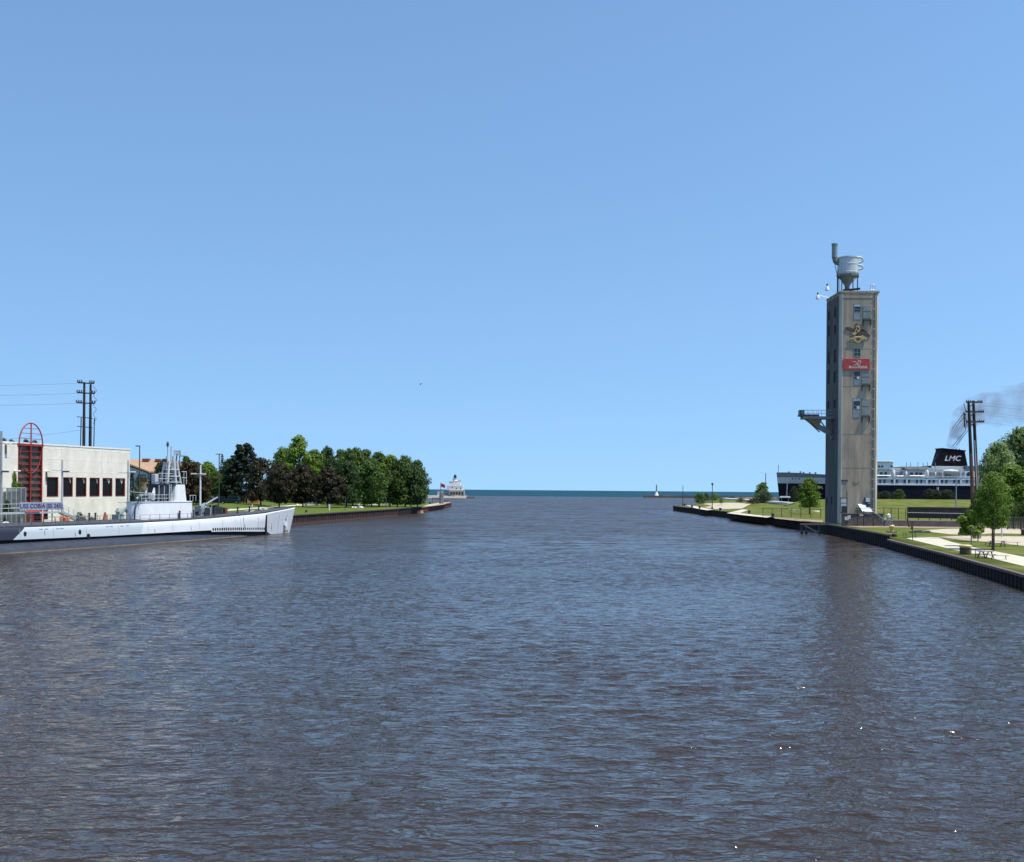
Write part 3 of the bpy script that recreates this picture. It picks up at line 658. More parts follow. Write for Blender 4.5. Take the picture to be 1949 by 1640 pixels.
# ------------------------------------------------------------------ submarine (local: +Y towards the bow, origin at the bow waterline, +X starboard)
SB = Vector((-40.0, 193.0, 0)); SD = Vector((.349, .937, 0)).normalized(); SN = Vector((SD.y, -SD.x, 0)); SROT = -math.atan2(SD.x, SD.y)
def sp(px, py, off):      # pixel on the vertical plane at starboard offset off -> local point
    d = ray(px, py); t = (off + SB.dot(SN)) / (d.x * SN.x + d.y * SN.y); p = Vector((d.x * t, d.y * t, HCAM + d.z * t))
    return Vector((off, (p - SB).dot(SD), p.z))
sub = thing('submarine', 'white and dark blue museum submarine moored at the left quay', 'submarine', SB, SROT)
def hullmat():
    m = mat('submarine hull paint', (0.64, 0.67, 0.69), 0.55, scale=0.5, stretch=(1, 1, 2), var=0.03, bump=0.02)
    nt = m.node_tree; b = nt.nodes['Principled BSDF']; src = b.inputs['Base Color'].links[0].from_socket
    tc = nt.nodes.new('ShaderNodeTexCoord'); sx = nt.nodes.new('ShaderNodeSeparateXYZ'); nt.links.new(tc.outputs['Object'], sx.inputs[0])
    def band(k, c0, w, col, src):
        ma = nt.nodes.new('ShaderNodeMath'); ma.operation = 'MULTIPLY_ADD'; nt.links.new(sx.outputs[2], ma.inputs[0]); ma.inputs[1].default_value = k; nt.links.new(sx.outputs[1], ma.inputs[2])
        mr = nt.nodes.new('ShaderNodeMapRange'); mr.inputs[1].default_value = c0 - w; mr.inputs[2].default_value = c0 + w; mr.inputs[3].default_value = 1; mr.inputs[4].default_value = 0
        nt.links.new(ma.outputs[0], mr.inputs[0]); mx = nt.nodes.new('ShaderNodeMix'); mx.data_type = 'RGBA'
        nt.links.new(mr.outputs[0], mx.inputs[0]); nt.links.new(src, mx.inputs[6]); mx.inputs[7].default_value = (*col, 1); return mx.outputs[2]
    s = band(-0.6, -45.5, .08, (0.47, 0.53, 0.57), src)
    s = band(-1.35, -69.6, .05, (0.022, 0.026, 0.045), s)
    nt.links.new(s, b.inputs['Base Color']); return m
hull_w = hullmat()
deck_m = mat('submarine deck', (0.055, 0.060, 0.075), 0.75, scale=1.5, stretch=(1, 1, 1), var=0.15)
tank_m = mat('submarine tank blue', (0.024, 0.033, 0.056), 0.6, scale=0.8, stretch=(1, 1, 3), var=0.2)
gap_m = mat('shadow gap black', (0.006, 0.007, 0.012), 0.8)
wl_m = mat('waterline grime', (0.115, 0.100, 0.078), 0.85, scale=1.5, stretch=(1, .4, 4), var=0.25)
subgrey = mat('submarine light grey', (0.50, 0.54, 0.56), 0.55, scale=1.2, var=0.06)
subdark = mat('submarine dark recess', (0.02, 0.025, 0.035), 0.6)
gungrey = mat('gun grey', (0.30, 0.34, 0.36), 0.5, scale=2, var=.15)
# stations: y, deck half width, deck z, side bottom half width, side bottom z
ST = [(0.2, .06, 4.55, .05, 4.4), (-0.6, .35, 4.5, .12, 2.6), (-2.0, .75, 4.42, .22, -.4), (-5, 1.15, 4.22, .55, -.4), (-8.5, 1.5, 3.98, .95, -.4), (-11.2, 1.7, 3.78, 1.35, -.4),
      (-11.3, 1.72, 3.75, 1.5, .55), (-16, 1.95, 3.58, 1.95, .75), (-22, 2.15, 3.4, 2.3, .98), (-28, 2.3, 3.22, 2.55, 1.15), (-28.1, 2.3, 3.22, 2.6, 1.40), (-36, 2.45, 3.08, 2.68, 1.42), (-44, 2.5, 3.02, 2.7, 1.42),
      (-52, 2.5, 3.0, 2.7, 1.42), (-60, 2.5, 3.02, 2.7, 1.5), (-70, 2.4, 3.05, 2.55, 1.6), (-80, 2.0, 2.95, 2.1, 1.6), (-90, 1.2, 2.6, 1.3, 1.2), (-95, .5, 2.3, .6, .5)]
for sgn in (1, -1):
    mb = MB(); rings = []
    for y, wd, zd, wb, zb in ST:
        c = min(.12, wd * .4)
        rings.append([(sgn * wb, y, zb), (sgn * (wb * .45 + wd * .55 + .04), y, zb * .45 + zd * .55), (sgn * (wd + .03), y, zd - c), (sgn * (wd - c * .3), y, zd - c * .3), (sgn * (wd - c), y, zd)])
    mb.loft(rings, close=False, caps=False)
    o = mb.build('casing_side', hull_w, sub, smooth=0.7)
mb = MB(); n = len(ST)
mb.add([(q * (w - min(.14, w * .4)), y, z + h * min(1, w / 1.6)) for q, h in ((-1, -.05), (-1, .22), (-.4, .48), (.4, .48), (1, .22), (1, -.05)) for y, w, z, _, _ in ST], [(j * n + i, (j + 1) * n + i, (j + 1) * n + i + 1, j * n + i + 1) for j in range(5) for i in range(n - 1)])
mb.build('deck', deck_m, sub)
# deck planking lines as thin raised strips along the deck
for xx in (-.5, .0, .5):
    mb = MB(); P = [(xx * w / 2.5, y, z + .49 * min(1, w / 1.6)) for y, w, z, _, _ in ST[3:17]]
    for p, q in zip(P[:-1], P[1:]): mb.bar(p, q, .12, .04)
    mb.build('deck_strip', mat('worn deck grey', (0.11, 0.11, 0.12), .7), sub)
# dark inner bow / recess behind the step
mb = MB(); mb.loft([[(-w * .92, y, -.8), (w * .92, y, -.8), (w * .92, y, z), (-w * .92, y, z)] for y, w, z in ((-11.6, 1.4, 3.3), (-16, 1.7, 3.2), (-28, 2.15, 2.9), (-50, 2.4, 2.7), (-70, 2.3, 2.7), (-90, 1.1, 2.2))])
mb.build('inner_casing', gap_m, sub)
v = sp(508, 978, 1.75)
MB().box((1.60, -11.75, .4), (1.80, -11.38, 3.45)).build('torpedo_shutter_gap', gap_m, sub)
MB().prism([(-11.7, -.6), (-8.4, -.6), (-11.0, .55), (-11.7, .62)], 1.02, 1.52, axis='x').build('bow_plane_recess', gap_m, sub)
# ballast tanks and pressure hull
mb = MB(); rings = []
TK = [(-12.2, .5, .35), (-15, 1.5, .6), (-20, 2.35, .80), (-28, 3.2, 1.05), (-38, 3.9, 1.3), (-48, 4.15, 1.38), (-62, 4.15, 1.42), (-72, 3.8, 1.4), (-82, 2.7, 1.0), (-92, 1.2, .4)]
for y, w, zt in TK:
    ring = []
    for k in range(17):
        a = PI * k / 16; ring.append((w * math.copysign(abs(math.cos(a)) ** .75, math.cos(a)), y, -1.2 + (zt + 1.2) * math.sin(a) ** .72))
    rings.append(ring)
mb.loft(rings, close=True); mb.build('ballast_tank', tank_m, sub, smooth=1)
for sgn in (1,):
    mb = MB(); rings = []
    for y, w, zt in TK:
        r2 = []
        for z in (-.3, .02, .17):
            s_ = ((z + 1.2) / (zt + 1.2)) ** (1 / .72); a = math.asin(min(1, max(0, s_))); r2.append((w * abs(math.cos(a)) ** .75 + .035, y, z))
        rings.append(r2)
    mb.loft(rings, close=False, caps=False); mb.build('waterline_band', wl_m, sub, smooth=1)
# free flood holes along the lower strip near the bow
def side_at(y, f):        # point on the starboard casing side at station y, fraction f from the bottom
    for (ya, wda, zda, wa, za), (yb, wdb, zdb, wb, zb) in zip(ST[:-1], ST[1:]):
        if yb <= y <= ya:
            u = (y - yb) / (ya - yb); wd, zd, w, z = wdb + (wda - wdb) * u, zdb + (zda - zdb) * u, wb + (wa - wb) * u, zb + (za - zb) * u
            if f <= .55: return Vector((w + (w * .45 + wd * .55 + .04 - w) * f / .55, y, z + (zd - z) * f))
            return Vector((w * .45 + wd * .55 + .04 + (wd + .03 - (w * .45 + wd * .55 + .04)) * (f - .55) / .35, y, z + (zd - z) * f))
hole = None
def side_disc(y, f, r, name='limber_hole', rz=1.35):
    p = side_at(y, f); q = side_at(y - .5, f); a = math.atan2(-(p.x - q.x), .5)
    mb = MB(); n = 10
    mb.add([(d, r * math.cos(2 * PI * k / n), r * rz * math.sin(2 * PI * k / n)) for d in (-.02, .03) for k in range(n)], [tuple(range(n))[::-1], tuple(range(n, 2 * n))] + [(k, (k + 1) % n, n + (k + 1) % n, n + k) for k in range(n)])
    o = mb.build(name, gap_m, sub); o.location = p; o.rotation_euler = (0, 0, a); return o
for i in range(26):
    side_disc(-27.5 + i * 15.5 / 25, .17, .20 if i < 14 else .15)
side_disc(-56.4, .42, .26, 'vent_opening'); side_disc(-54.9, .06, .32, 'vent_opening', 1.1); side_disc(-65.6, .45, .24, 'vent_opening')
for i in range(7): side_disc(-18.6 - .03 * i, .12 + .12 * i, .07, 'rivet_mark')
for i, y in enumerate((-47.2, -48.3, -50.4, -51.2, -59.5, -60.2, -62.1, -63.0)):
    p = side_at(y, .80); MB().box((p.x - .03, y - .28, p.z - .07), (p.x + .03, y + .28, p.z + .05)).build('slot', mat('slot shade', (0.30, 0.35, 0.38), .7), sub)
for y in (-6.8, -14.2, -19.6, -24.8, -31.0, -37.5, -43.0, -49.0, -55.2, -61.0, -66.4):
    mb = MB(); P = [side_at(y, f) + Vector((.02, 0, 0)) for f in (.12, .3, .5, .7, .88)]
    for p, q in zip(P[:-1], P[1:]): mb.bar(p, q, .035, .03)
    mb.build('weld_seam', mat('weld seam grey', (.46, .50, .52), .6), sub)
for i, (y, f0, f1) in enumerate(((-9.3, .55, .25), (-18.4, .45, .1), (-33.2, .5, .08), (-41.6, .4, .05), (-57.3, .42, .1), (-62.5, .7, .3), (-24.0, .3, .06))):
    p, q = side_at(y, f0) + Vector((.025, 0, 0)), side_at(y + .1, f1) + Vector((.025, 0, 0)); MB().bar(p, q, .09, .02).build('rust_streak', mat('rust streak', (.42, .31, .22), .8, scale=3, var=.3), sub)
# anchor, draught mark and rust patch on the bow
p = side_at(-4.2, .52); an = MB(); x = p.x + .10
an.prism([(-4.6, 2.2), (-4.35, 2.15), (-4.1, 1.7), (-4.0, 2.6), (-3.75, 3.0), (-3.8, 2.1), (-3.7, 1.4), (-4.2, 1.0), (-4.7, 1.5)], x - .05, x + .12, axis='x').build('anchor', mat('anchor paint', (0.72, .75, .76), .5), sub)
MB().prism([(-4.3, 2.5), (-3.75, 2.6), (-3.6, 3.3), (-3.9, 3.0)], x - .02, x + .05, axis='x').build('hawse_recess', mat('grey blue recess', (0.15, .20, .25), .6), sub)
a, b = side_at(-2.4, .12), side_at(-3.9, .12)
MB().add([(side_at(y, f).x + .03, y, side_at(y, f).z) for y, f in ((-2.5, .20), (-4.6, .19), (-4.6, .11), (-2.6, .12))], [(0, 1, 2, 3)]).build('rust_patch', mat('rust patch', (0.45, .27, .13), .8, scale=4, var=.25), sub)
MB().add([(side_at(y, f).x + .035, y, side_at(y, f).z) for y, f in ((-2.05, .04), (-6.5, .08), (-9.5, .10), (-10.8, .12), (-10.8, .06), (-9.5, .05), (-6.5, .02), (-2.1, .0))], [(0, 1, 6, 7), (1, 2, 5, 6), (2, 3, 4, 5)]).build('waterline_stain', mat('waterline stain', (0.42, .38, .27), .8, scale=3, var=.2), sub)

# fairwater
def oval(y0, y1, w, n=7, fwd=1.0, aft=1.0):
    pts = []
    for k in range(n + 1): a = -PI / 2 + PI * k / n; pts.append((w * math.sin(a) * -1, y1 - w * fwd + w * fwd * math.cos(a)))
    for k in range(n + 1): a = PI / 2 + PI * k / n; pts.append((w * math.sin(a) * -1, y0 + w * aft + w * aft * math.cos(a)))
    return pts
fwm = mat('fairwater white', (0.80, 0.82, 0.83), 0.5, scale=1.0, stretch=(1, 1, .5), var=0.04, bump=.015)
MB().prism(oval(-43.7, -30.4, 1.75), 3.0, 5.9, top=oval(-43.6, -30.6, 1.65)).build('fairwater', fwm, sub, smooth=.5)
MB().prism(oval(-43.7, -30.5, 1.72), 5.9, 6.0).build('fairwater_rim', fwm, sub, smooth=.5)
MB().prism(oval(-43.5, -36.4, 1.6), 6.0, 6.04).build('gun_deck', deck_m, sub)
MB().prism(oval(-35.9, -32.2, 1.68, fwd=.7, aft=.25), 5.9, 8.55, top=oval(-35.8, -32.6, 1.6, fwd=.7, aft=.25)).build('bridge_house', fwm, sub, smooth=.5)
MB().prism(oval(-35.6, -32.8, 1.5, fwd=.7, aft=.3), 8.55, 8.72).build('bridge_coaming', deck_m, sub, smooth=.5)
MB().prism(oval(-39.3, -35.95, 1.5), 6.04, 8.4).build('bridge_recess', subdark, sub, smooth=.5)  # solid box; shade of the open bridge interior is painted as its colour
MB().prism(oval(-39.5, -32.9, 1.55), 8.4, 8.66).build('bridge_platform', subdark, sub, smooth=.5)
mb = MB()
for y in (-39.2, -38.0, -36.8): mb.tube([(1.45, y, 6.0), (1.45, y, 8.45)], .06, 6)
mb.build('stanchion', subgrey, sub)
mb = MB(); mb.box((1.62, -37.2, 6.0), (1.70, -37.12, 8.6)); mb.box((1.62, -36.75, 6.0), (1.70, -36.67, 8.6))
for i in range(8): mb.box((1.63, -37.15, 6.15 + i * .32), (1.69, -36.7, 6.2 + i * .32))
mb.build('ladder', subgrey, sub)
# periscope shears: four tapered legs with platforms
sh = thing('periscope_shears', None, None); sh.parent = sub
mb = MB()
for y, x in ((-36.3, .7), (-36.3, -.7), (-33.2, .7), (-33.2, -.7), (-34.7, 1.0)):
    yt = -34.75 + (y + 34.75) * .55; mb.tube([(x, y, 8.6), (x * .6, yt, 12.1)], .17, 8)
for y in (-35.5, -34.1): mb.tube([(0, y, 8.6), (0, y, 12.9)], .30, 10, .22)
mb.build('shear_leg', subgrey, sh, smooth=1)
for z, a in ((9.75, 1.25), (10.75, 1.1), (8.85, 1.4)):
    MB().prism(oval(-34.75 - a * 1.35, -34.75 + a * 1.35, a * .8), z, z + .14).build('platform_ring', subgrey, sh)
mb = MB()
for a, b in (((.6, -35.4, 8.7), (.45, -33.9, 10.7)), ((.6, -33.6, 8.7), (.45, -35.1, 10.7)), ((.45, -35.1, 10.8), (.35, -34.2, 12.0)), ((.45, -34.0, 10.8), (.35, -35.0, 12.0))): mb.tube([a, b], .05, 5)
mb.build('cross_brace', subgrey, sh)
MB().tube([(0, -35.5, 12.6), (0, -35.5, 14.5)], .07, 8).build('periscope', mat('periscope steel', (.35, .4, .42), .4), sh)
MB().lathe([(.0, 0), (.17, .05), (.2, .4), (.12, .75), (0, .8)], (0, -35.5, 14.3), 10).build('periscope_head', darksteel, sh, smooth=1)
MB().tube([(0, -34.7, 12.0), (0, -34.7, 14.4)], .07, 8).build('periscope', mat('periscope steel', (.35, .4, .42), .4), sh)
MB().lathe([(.22, 0), (.26, .5), (.1, .6)], (0, -36.0, 11.9), 8).build('lookout_light', darksteel, sh); MB().tube([(0, -35.7, 10.8), (0, -36.0, 11.9)], .07, 6).build('light_post', subgrey, sh)
rd = MB()
for k in range(-4, 5):
    a = k * .28; rd.tube([(.10 * math.cos(a), -33.3 + .95 * math.sin(a), 13.0), (.25 * math.cos(a) - .1, -33.3 + .85 * math.sin(a), 13.85)], .05, 4)
rd.tube([(.05, -33.3 + .75 * math.sin(k * .28), 13.3) for k in range(-4, 5)], .05, 5); rd.tube([(.05, -33.3 + .75 * math.sin(k * .28), 13.65) for k in range(-4, 5)], .05, 5)
rd.build('radar_dish', mat('radar grey', (.36, .33, .30), .6), sh); MB().tube([(0, -33.5, 12), (0, -33.3, 13.3)], .10, 6).build('radar_mast', darksteel, sh)
mb = MB()
for y in (-38.9, -38.0, -37.2): mb.tube([(1.1, y, 8.6), (1.1, y, 10.2)], .04, 5)
mb.tube([(1.1, -38.9, 10.2), (1.1, -35.9, 10.2)], .045, 5); mb.tube([(1.1, -38.9, 9.4), (1.1, -35.9, 9.4)], .045, 5)
mb.build('railing', subgrey, sub); mb = MB()
for y in (-32.9, -32.3): mb.tube([(1.0, y, 8.6), (1.0, y, 10.6)], .05, 5)
mb.tube([(1.0, -33.4, 10.55), (1.0, -32.3, 10.55)], .05, 5); mb.tube([(1.0, -33.4, 9.6), (1.0, -32.3, 9.6)], .05, 5)
mb.build('railing', subgrey, sub)
MB().box((-.2, -38.9, 8.6), (.5, -38.2, 10.1)).build('chart_locker', subgrey, sub, bevel=.05)
# gun deck rails
mb = MB()
for i in range(9): mb.tube([(1.6, -43.2 + i * .9, 6.0), (1.6, -43.2 + i * .9, 7.0)], .035, 5)
for h in (6.5, 7.0): mb.tube([(1.6, -43.2, h), (1.6, -36.2, h)], .035, 5)
mb.build('railing', subgrey, sub)
mb = MB()
for y in (-32.0, -31.3, -30.6): mb.tube([(1.5, y, 6.0), (1.5, y, 6.9)], .035, 5)
mb.tube([(1.5, -32.2, 6.9), (1.5, -30.6, 6.9)], .035, 5); mb.build('railing', subgrey, sub)
# anti aircraft gun on the aft gun deck, barrels aft
ag_ = thing('deck_gun', None, None); ag_.parent = sub; ag_['label'] = 'small gun with pale conical shield behind the bridge'
MB().lathe([(.7, 6.04), (.5, 6.3), (.35, 6.9)], (0, -40.2, 0), 12).build('pedestal', gungrey, ag_)
mb = MB(); mb.tube([(.15, -40.0, 7.15), (.15, -43.6, 7.45)], .09, 8, .05); mb.tube([(-.15, -40.0, 7.15), (-.15, -43.6, 7.45)], .09, 8, .05); mb.tube([(.15, -43.6, 7.45), (.15, -43.9, 7.48)], .10, 8, .13)
mb.build('barrel', gungrey, ag_)
mb = MB(); mb.box((-.5, -41.2, 6.85), (.5, -39.6, 7.3)); mb.box((-.7, -40.6, 6.4), (-.45, -39.5, 7.3)); mb.box((.45, -40.6, 6.4), (.75, -39.5, 7.25)); mb.box((-.2, -42.0, 6.75), (.3, -41.0, 7.05))
mb.build('cradle', gungrey, ag_, bevel=.05)
MB().prism([(-39.9, 6.2), (-38.7, 6.3), (-38.9, 8.0), (-39.3, 8.05), (-39.7, 7.2)], .55, .68, axis='x').build('shield', fwm, ag_); MB().prism([(-39.9, 6.2), (-38.7, 6.3), (-38.9, 8.0), (-39.3, 8.05), (-39.7, 7.2)], -.68, -.55, axis='x').build('shield', fwm, ag_)
MB().tube([(.0, -41.3, 6.85), (-.1, -42.3, 6.4)], .2, 8).build('seat', gungrey, ag_)
# forward deck gun
fg = thing('deck_gun', None, None); fg.parent = sub; fg['label'] = 'grey deck gun forward of the bridge with raised barrel'
MB().lathe([(1.1, 3.1), (1.1, 3.35), (.7, 3.45), (.6, 4.5)], (0, -27.0, 0), 16).build('pedestal', gungrey, fg)
mb = MB(); mb.box((-.6, -28.1, 4.3), (.6, -26.6, 5.2)); mb.box((.6, -28.6, 3.4), (.95, -25.9, 4.9)); mb.box((-.95, -28.6, 3.4), (-.6, -25.9, 4.9)); mb.box((.95, -27.3, 3.2), (1.15, -26.5, 5.0))
for y in (-28.6, -25.9): mb.tube([(1.0, y, 3.1), (1.0, y, 5.4)], .07, 6)
for i in range(8):
    a = i * PI / 4; mb.tube([(1.1, -28.2, 4.7), (1.1, -28.2 + .45 * math.cos(a), 4.7 + .45 * math.sin(a))], .03, 4)
mb.tube([(1.1, -28.2 + .45 * math.cos(i * PI / 6), 4.7 + .45 * math.sin(i * PI / 6)) for i in range(13)], .045, 5)
mb.tube([(.4, -28.2, 5.2), (.5, -27.0, 5.6), (.3, -26.2, 5.3)], .12, 6)
mb.build('carriage', gungrey, fg)
MB().tube([(0, -27.5, 4.9), (0, -25.6, 5.6), (0, -23.0, 6.55)], .22, 10, .11).build('barrel', gungrey, fg, smooth=1)
MB().box((1.16, -27.9, 3.35), (1.22, -26.6, 4.9)).build('access_plate', subdark, fg)
# deck fittings
mb = MB(); mb.box((-.9, -24.9, 3.3), (.9, -22.8, 5.0)); mb.box((-.6, -24.5, 5.0), (.5, -23.2, 5.25)); mb.tube([(.6, -24.3, 5.0), (.6, -24.3, 5.35)], .2, 8); mb.tube([(.2, -23.3, 5.0), (.2, -23.3, 5.4)], .2, 8)
mb.build('hatch_shelter', mat('black hatch shelter', (.02, .022, .028), .6), sub, bevel=.05)
MB().box((.5, -22.3, 3.35), (1.0, -21.6, 4.9)).build('red_locker', mat('faded red locker', (.14, .05, .04), .6), sub, bevel=.06)
MB().lathe([(.25, 0), (.28, .5), (.2, .9), (.3, 1.1), (0, 1.3)], (.2, -21.0, 3.4), 10).build('capstan', darksteel, sub, smooth=.7)
for y, x in ((-26.0, 1.6), (-19.3, 1.3), (-15.5, 1.0), (-31.8, 1.95), (-35.1, 2.0), (-50.5, -1.2), (-49.3, -1.2), (-12.0, .5)):
    zz = 3.02 + (max(0, (y + 44)) ** 1.5) * .0035
    MB().lathe([(.22, 0), (.14, .1), (.12, 1.35), (.2, 1.45), (0, 1.5)], (x, y, zz), 8).build('post', darksteel, sub)
mb = MB(); mb.tube([(.1, -12.4, 3.8), (.3, -11.5, 4.5), (.2, -10.4, 4.1)], .18, 7); mb.tube([(-.4, -10.2, 4.0), (.3, -9.4, 4.35), (.5, -8.8, 4.1)], .2, 7); mb.tube([(0.1, -13.5, 3.7), (0.1, -13.4, 5.3)], .1, 6); mb.build('windlass', mat('pale windlass', (.55, .56, .5), .6), sub, smooth=1)
mb = MB(); mb.tube([(.8, -17.8, 3.75), (.8, -13.8, 4.2)], .07, 6); mb.tube([(-.4, -17.4, 3.75), (-.4, -14.0, 4.2)], .07, 6); mb.build('spare_gangway', mat('pale tan rail', (.50, .48, .38), .6), sub)
mb = MB()
for y in (-6.4, -5.4): mb.lathe([(.28, 0), (.16, .1), (.16, .4), (.3, .5), (0, .52)], (.15, y, 4.15), 8)
mb.build('bitts', darksteel, sub)
# lifeline with stanchions along the starboard and port deck edge
for x, y0, y1 in ((2.0, -70, -46), (2.05, -44, -29), (-2.0, -72, -44)):
    mb = MB(); n = int((y1 - y0) / 1.9)
    for i in range(n + 1):
        y = y0 + (y1 - y0) * i / n; mb.tube([(x, y, 3.02), (x, y, 4.15)], .035, 5)
    for h in (3.6, 4.12): mb.tube([(x, y0, h), (x, y1, h)], .016, 4)
    mb.build('lifeline', darksteel, sub)
# gear around the aft end of the fairwater
mb = MB(); mb.tube([(1.3, -44.3, 3.0), (1.3, -44.2, 5.0), (1.2, -43.8, 5.7), (1.0, -43.2, 5.95)], .12, 8); mb.build('vent_pipe', mat('navy pipe', (.02, .03, .06), .5), sub, smooth=1)
mb = MB(); mb.lathe([(.5, 0), (.45, 1.5), (.6, 1.6), (.3, 2.1)], (-.3, -45.6, 3.0), 12); mb.box((-.9, -46.4, 3.0), (.3, -45.2, 4.2)); mb.tube([(.2, -46.0, 4.2), (.5, -45.2, 5.1), (.2, -44.6, 4.6)], .22, 8); mb.build('ventilator', mat('green grey ventilator', (.28, .34, .33), .6), sub, smooth=.7)
# life rings and coloured gear on the deck
orr = mat('orange life ring', (.75, .16, .04), .5)
for y in (-54.6,):
    mb = MB(); mb.tube([(-2.05, y + .38 * math.cos(k * PI / 6), 3.75 + .38 * math.sin(k * PI / 6)) for k in range(13)], .10, 6); mb.build('life_ring', orr, sub, smooth=1)
MB().box((-1.7, -55.0, 3.04), (-1.1, -54.1, 4.0)).build('gear_bag', mat('orange gear', (.60, .18, .07), .7), sub, bevel=.1)
MB().lathe([(.55, 0), (.3, .7), (.12, 1.5), (0, 1.55)], (-1.0, -47.6, 3.02), 8).build('red_cover', mat('rust red canvas', (.30, .09, .06), .8), sub)
for y in (-50.0, -51.6, -52.4): MB().lathe([(.42, 0), (.5, .35), (.3, .8), (0, .95)], (-1.2, y, 3.02), 9).build('canvas_cover', mat('dark canvas', (.035, .04, .045), .8), sub, smooth=1)
MB().lathe([(.5, 0), (.55, .3), (.35, .6), (0, .7)], (-1.2, -65.0, 3.02), 9).build('canvas_cover', mat('pale canvas', (.55, .58, .56), .8), sub, smooth=1)
MB().box((-2.2, -58.5, 3.02), (-.2, -52.8, 3.25)).build('deck_grating', mat('worn deck brown', (.10, .075, .07), .8), sub)

# gangway with name board between the quay and the submarine
gw = thing('gangway', 'grey boarding gangway with stairs down to the submarine deck', 'gangway', SB, SROT)
def gp(px, py, off=-5.2): return sp(px, py, off)
a, b = gp(-20, 975), gp(106, 973); z = b.z
alu = mat('gangway aluminium', (.42, .46, .47), .5, scale=2, var=.1)
MB().box((-5.9, a.y, z - .22), (-4.6, b.y, z)).build('walkway', alu, gw)
mb = MB()
n = 9
for i in range(n + 1):
    y = a.y + (b.y - a.y) * i / n
    for x in (-5.9, -4.6): mb.tube([(x, y, z), (x, y, z + 1.1)], .035, 5)
for x in (-5.9, -4.6):
    for h in (.55, 1.1): mb.tube([(x, a.y, z + h), (x, b.y, z + h)], .03, 5)
mb.build('handrail', steel, gw)
for y in (gp(46, 0).y, gp(64, 0).y, gp(104, 0).y): MB().tube([(-4.9, y, -1.0 if y < -66 else 1.6), (-4.9, y, z - .2)], .09, 8).build('support_post', steel, gw)
c = gp(150, 990, -3.2)
MB().bar((-3.9, b.y, z - .1), (-2.2, c.y, 3.2), .15, .25).build('stair_stringer', alu, gw); MB().bar((-4.8, b.y, z - .1), (-3.1, c.y, 3.2), .15, .25).build('stair_stringer', alu, gw)
mb = MB()
for i in range(9):
    t = (i + .5) / 9; mb.box((-4.8 + 1.7 * t, b.y + (c.y - b.y) * t - .14, z - .1 + (3.2 - z) * t - .02), (-3.9 + 1.7 * t, b.y + (c.y - b.y) * t + .14, z - .1 + (3.2 - z) * t + .03))
mb.build('tread', alu, gw)
for x0 in (-3.9, -4.8):
    mb = MB(); mb.tube([(x0, b.y, z + .95), (x0 + 1.7, c.y, 4.2)], .035, 5); mb.tube([(x0, b.y, z + .45), (x0 + 1.7, c.y, 3.7)], .03, 5)
    for i in range(5): t = i / 4; mb.tube([(x0 + 1.7 * t, b.y + (c.y - b.y) * t, z + (3.2 - z) * t), (x0 + 1.7 * t, b.y + (c.y - b.y) * t, z + .95 + (3.25 - z) * t)], .03, 5)
    mb.build('handrail', steel, gw)
sg = thing('name_board', 'long grey blue name board hung on the gangway rail', 'sign', SB, SROT)
a, b = gp(37, 955, -4.5), gp(119.5, 970.5, -4.5)
zt, zb = gp(78, 955.5, -4.5).z, gp(78, 970.5, -4.5).z
MB().box((-4.56, a.y, zb), (-4.48, b.y, zt)).build('board', mat('grey blue board', (.30, .33, .42), .6, scale=1.2, var=.12), sg, bevel=.01)
M = Matrix.Translation((-4.47, (a.y + b.y) / 2, (zb + zt) / 2)) @ Matrix.Rotation(PI / 2, 4, 'Z') @ STAND
lettering('lettering', 'USS COBIA (SS 245)', 0.84, mat('navy lettering', (.03, .04, .13), .6), sg, M, depth=.012, offset=.018, sx=1.04)
rb = thing('red_board', 'small red board hanging under the gangway name board', 'sign', SB, SROT)
a, b = gp(48, 971, -4.5), gp(77, 974, -4.5)
MB().box((-4.54, a.y, b.z), (-4.50, b.y, zb - .02)).build('board', mat('warm red board', (.60, .10, .06), .6), rb)
# ------------------------------------------------------------------ cream building on the left quay
BR = Vector((-65.5, 180, 2.2)); BL = Vector((-74.0, 152.4, 2.2)); BD = (BR - BL).normalized(); BN = Vector((BD.y, -BD.x, 0)); BROT = math.atan2(BD.y, BD.x)
# local frame: +X along the facade to the right, +Y into the building, origin right corner
bld = thing('museum_building', 'long cream building with dark windows and a red lattice stair window', 'building', BR, BROT)
def bp(px, py, out=0.0):
    o = BR + BN * out; d = ray(px, py); t = o.dot(BN) / d.dot(Vector((BN.x, BN.y, 0)))
    p = Vector((d.x * t, d.y * t, HCAM + d.z * t)); return ((p - o).dot(BD), p.z - 2.2)
cream = mat('cream precast wall', (0.80, 0.74, 0.64), 0.8, scale=0.5, stretch=(1, 1, .5), var=.08, bump=.01)
creamtop = mat('cream coping', (0.80, 0.78, 0.72), 0.7, var=.03)
bred = mat('red painted steel', (0.31, 0.040, 0.030), 0.55, scale=2, var=.15)
bglass = mat('dark tinted glass', (0.010, 0.010, 0.012), 0.15, var=.1, spec=.15)
BH = bp(246, 855)[1]; LX = -48.0
wins = [(89, 111), (120, 138.5), (144.3, 164.5), (170.3, 189.5), (195, 213.8), (219.5, 238)]
lat0, lat1 = bp(34.3, 850)[0], bp(81, 850)[0]
wz0, wz1 = bp(160, 944.5)[1], bp(160, 908.5)[1]
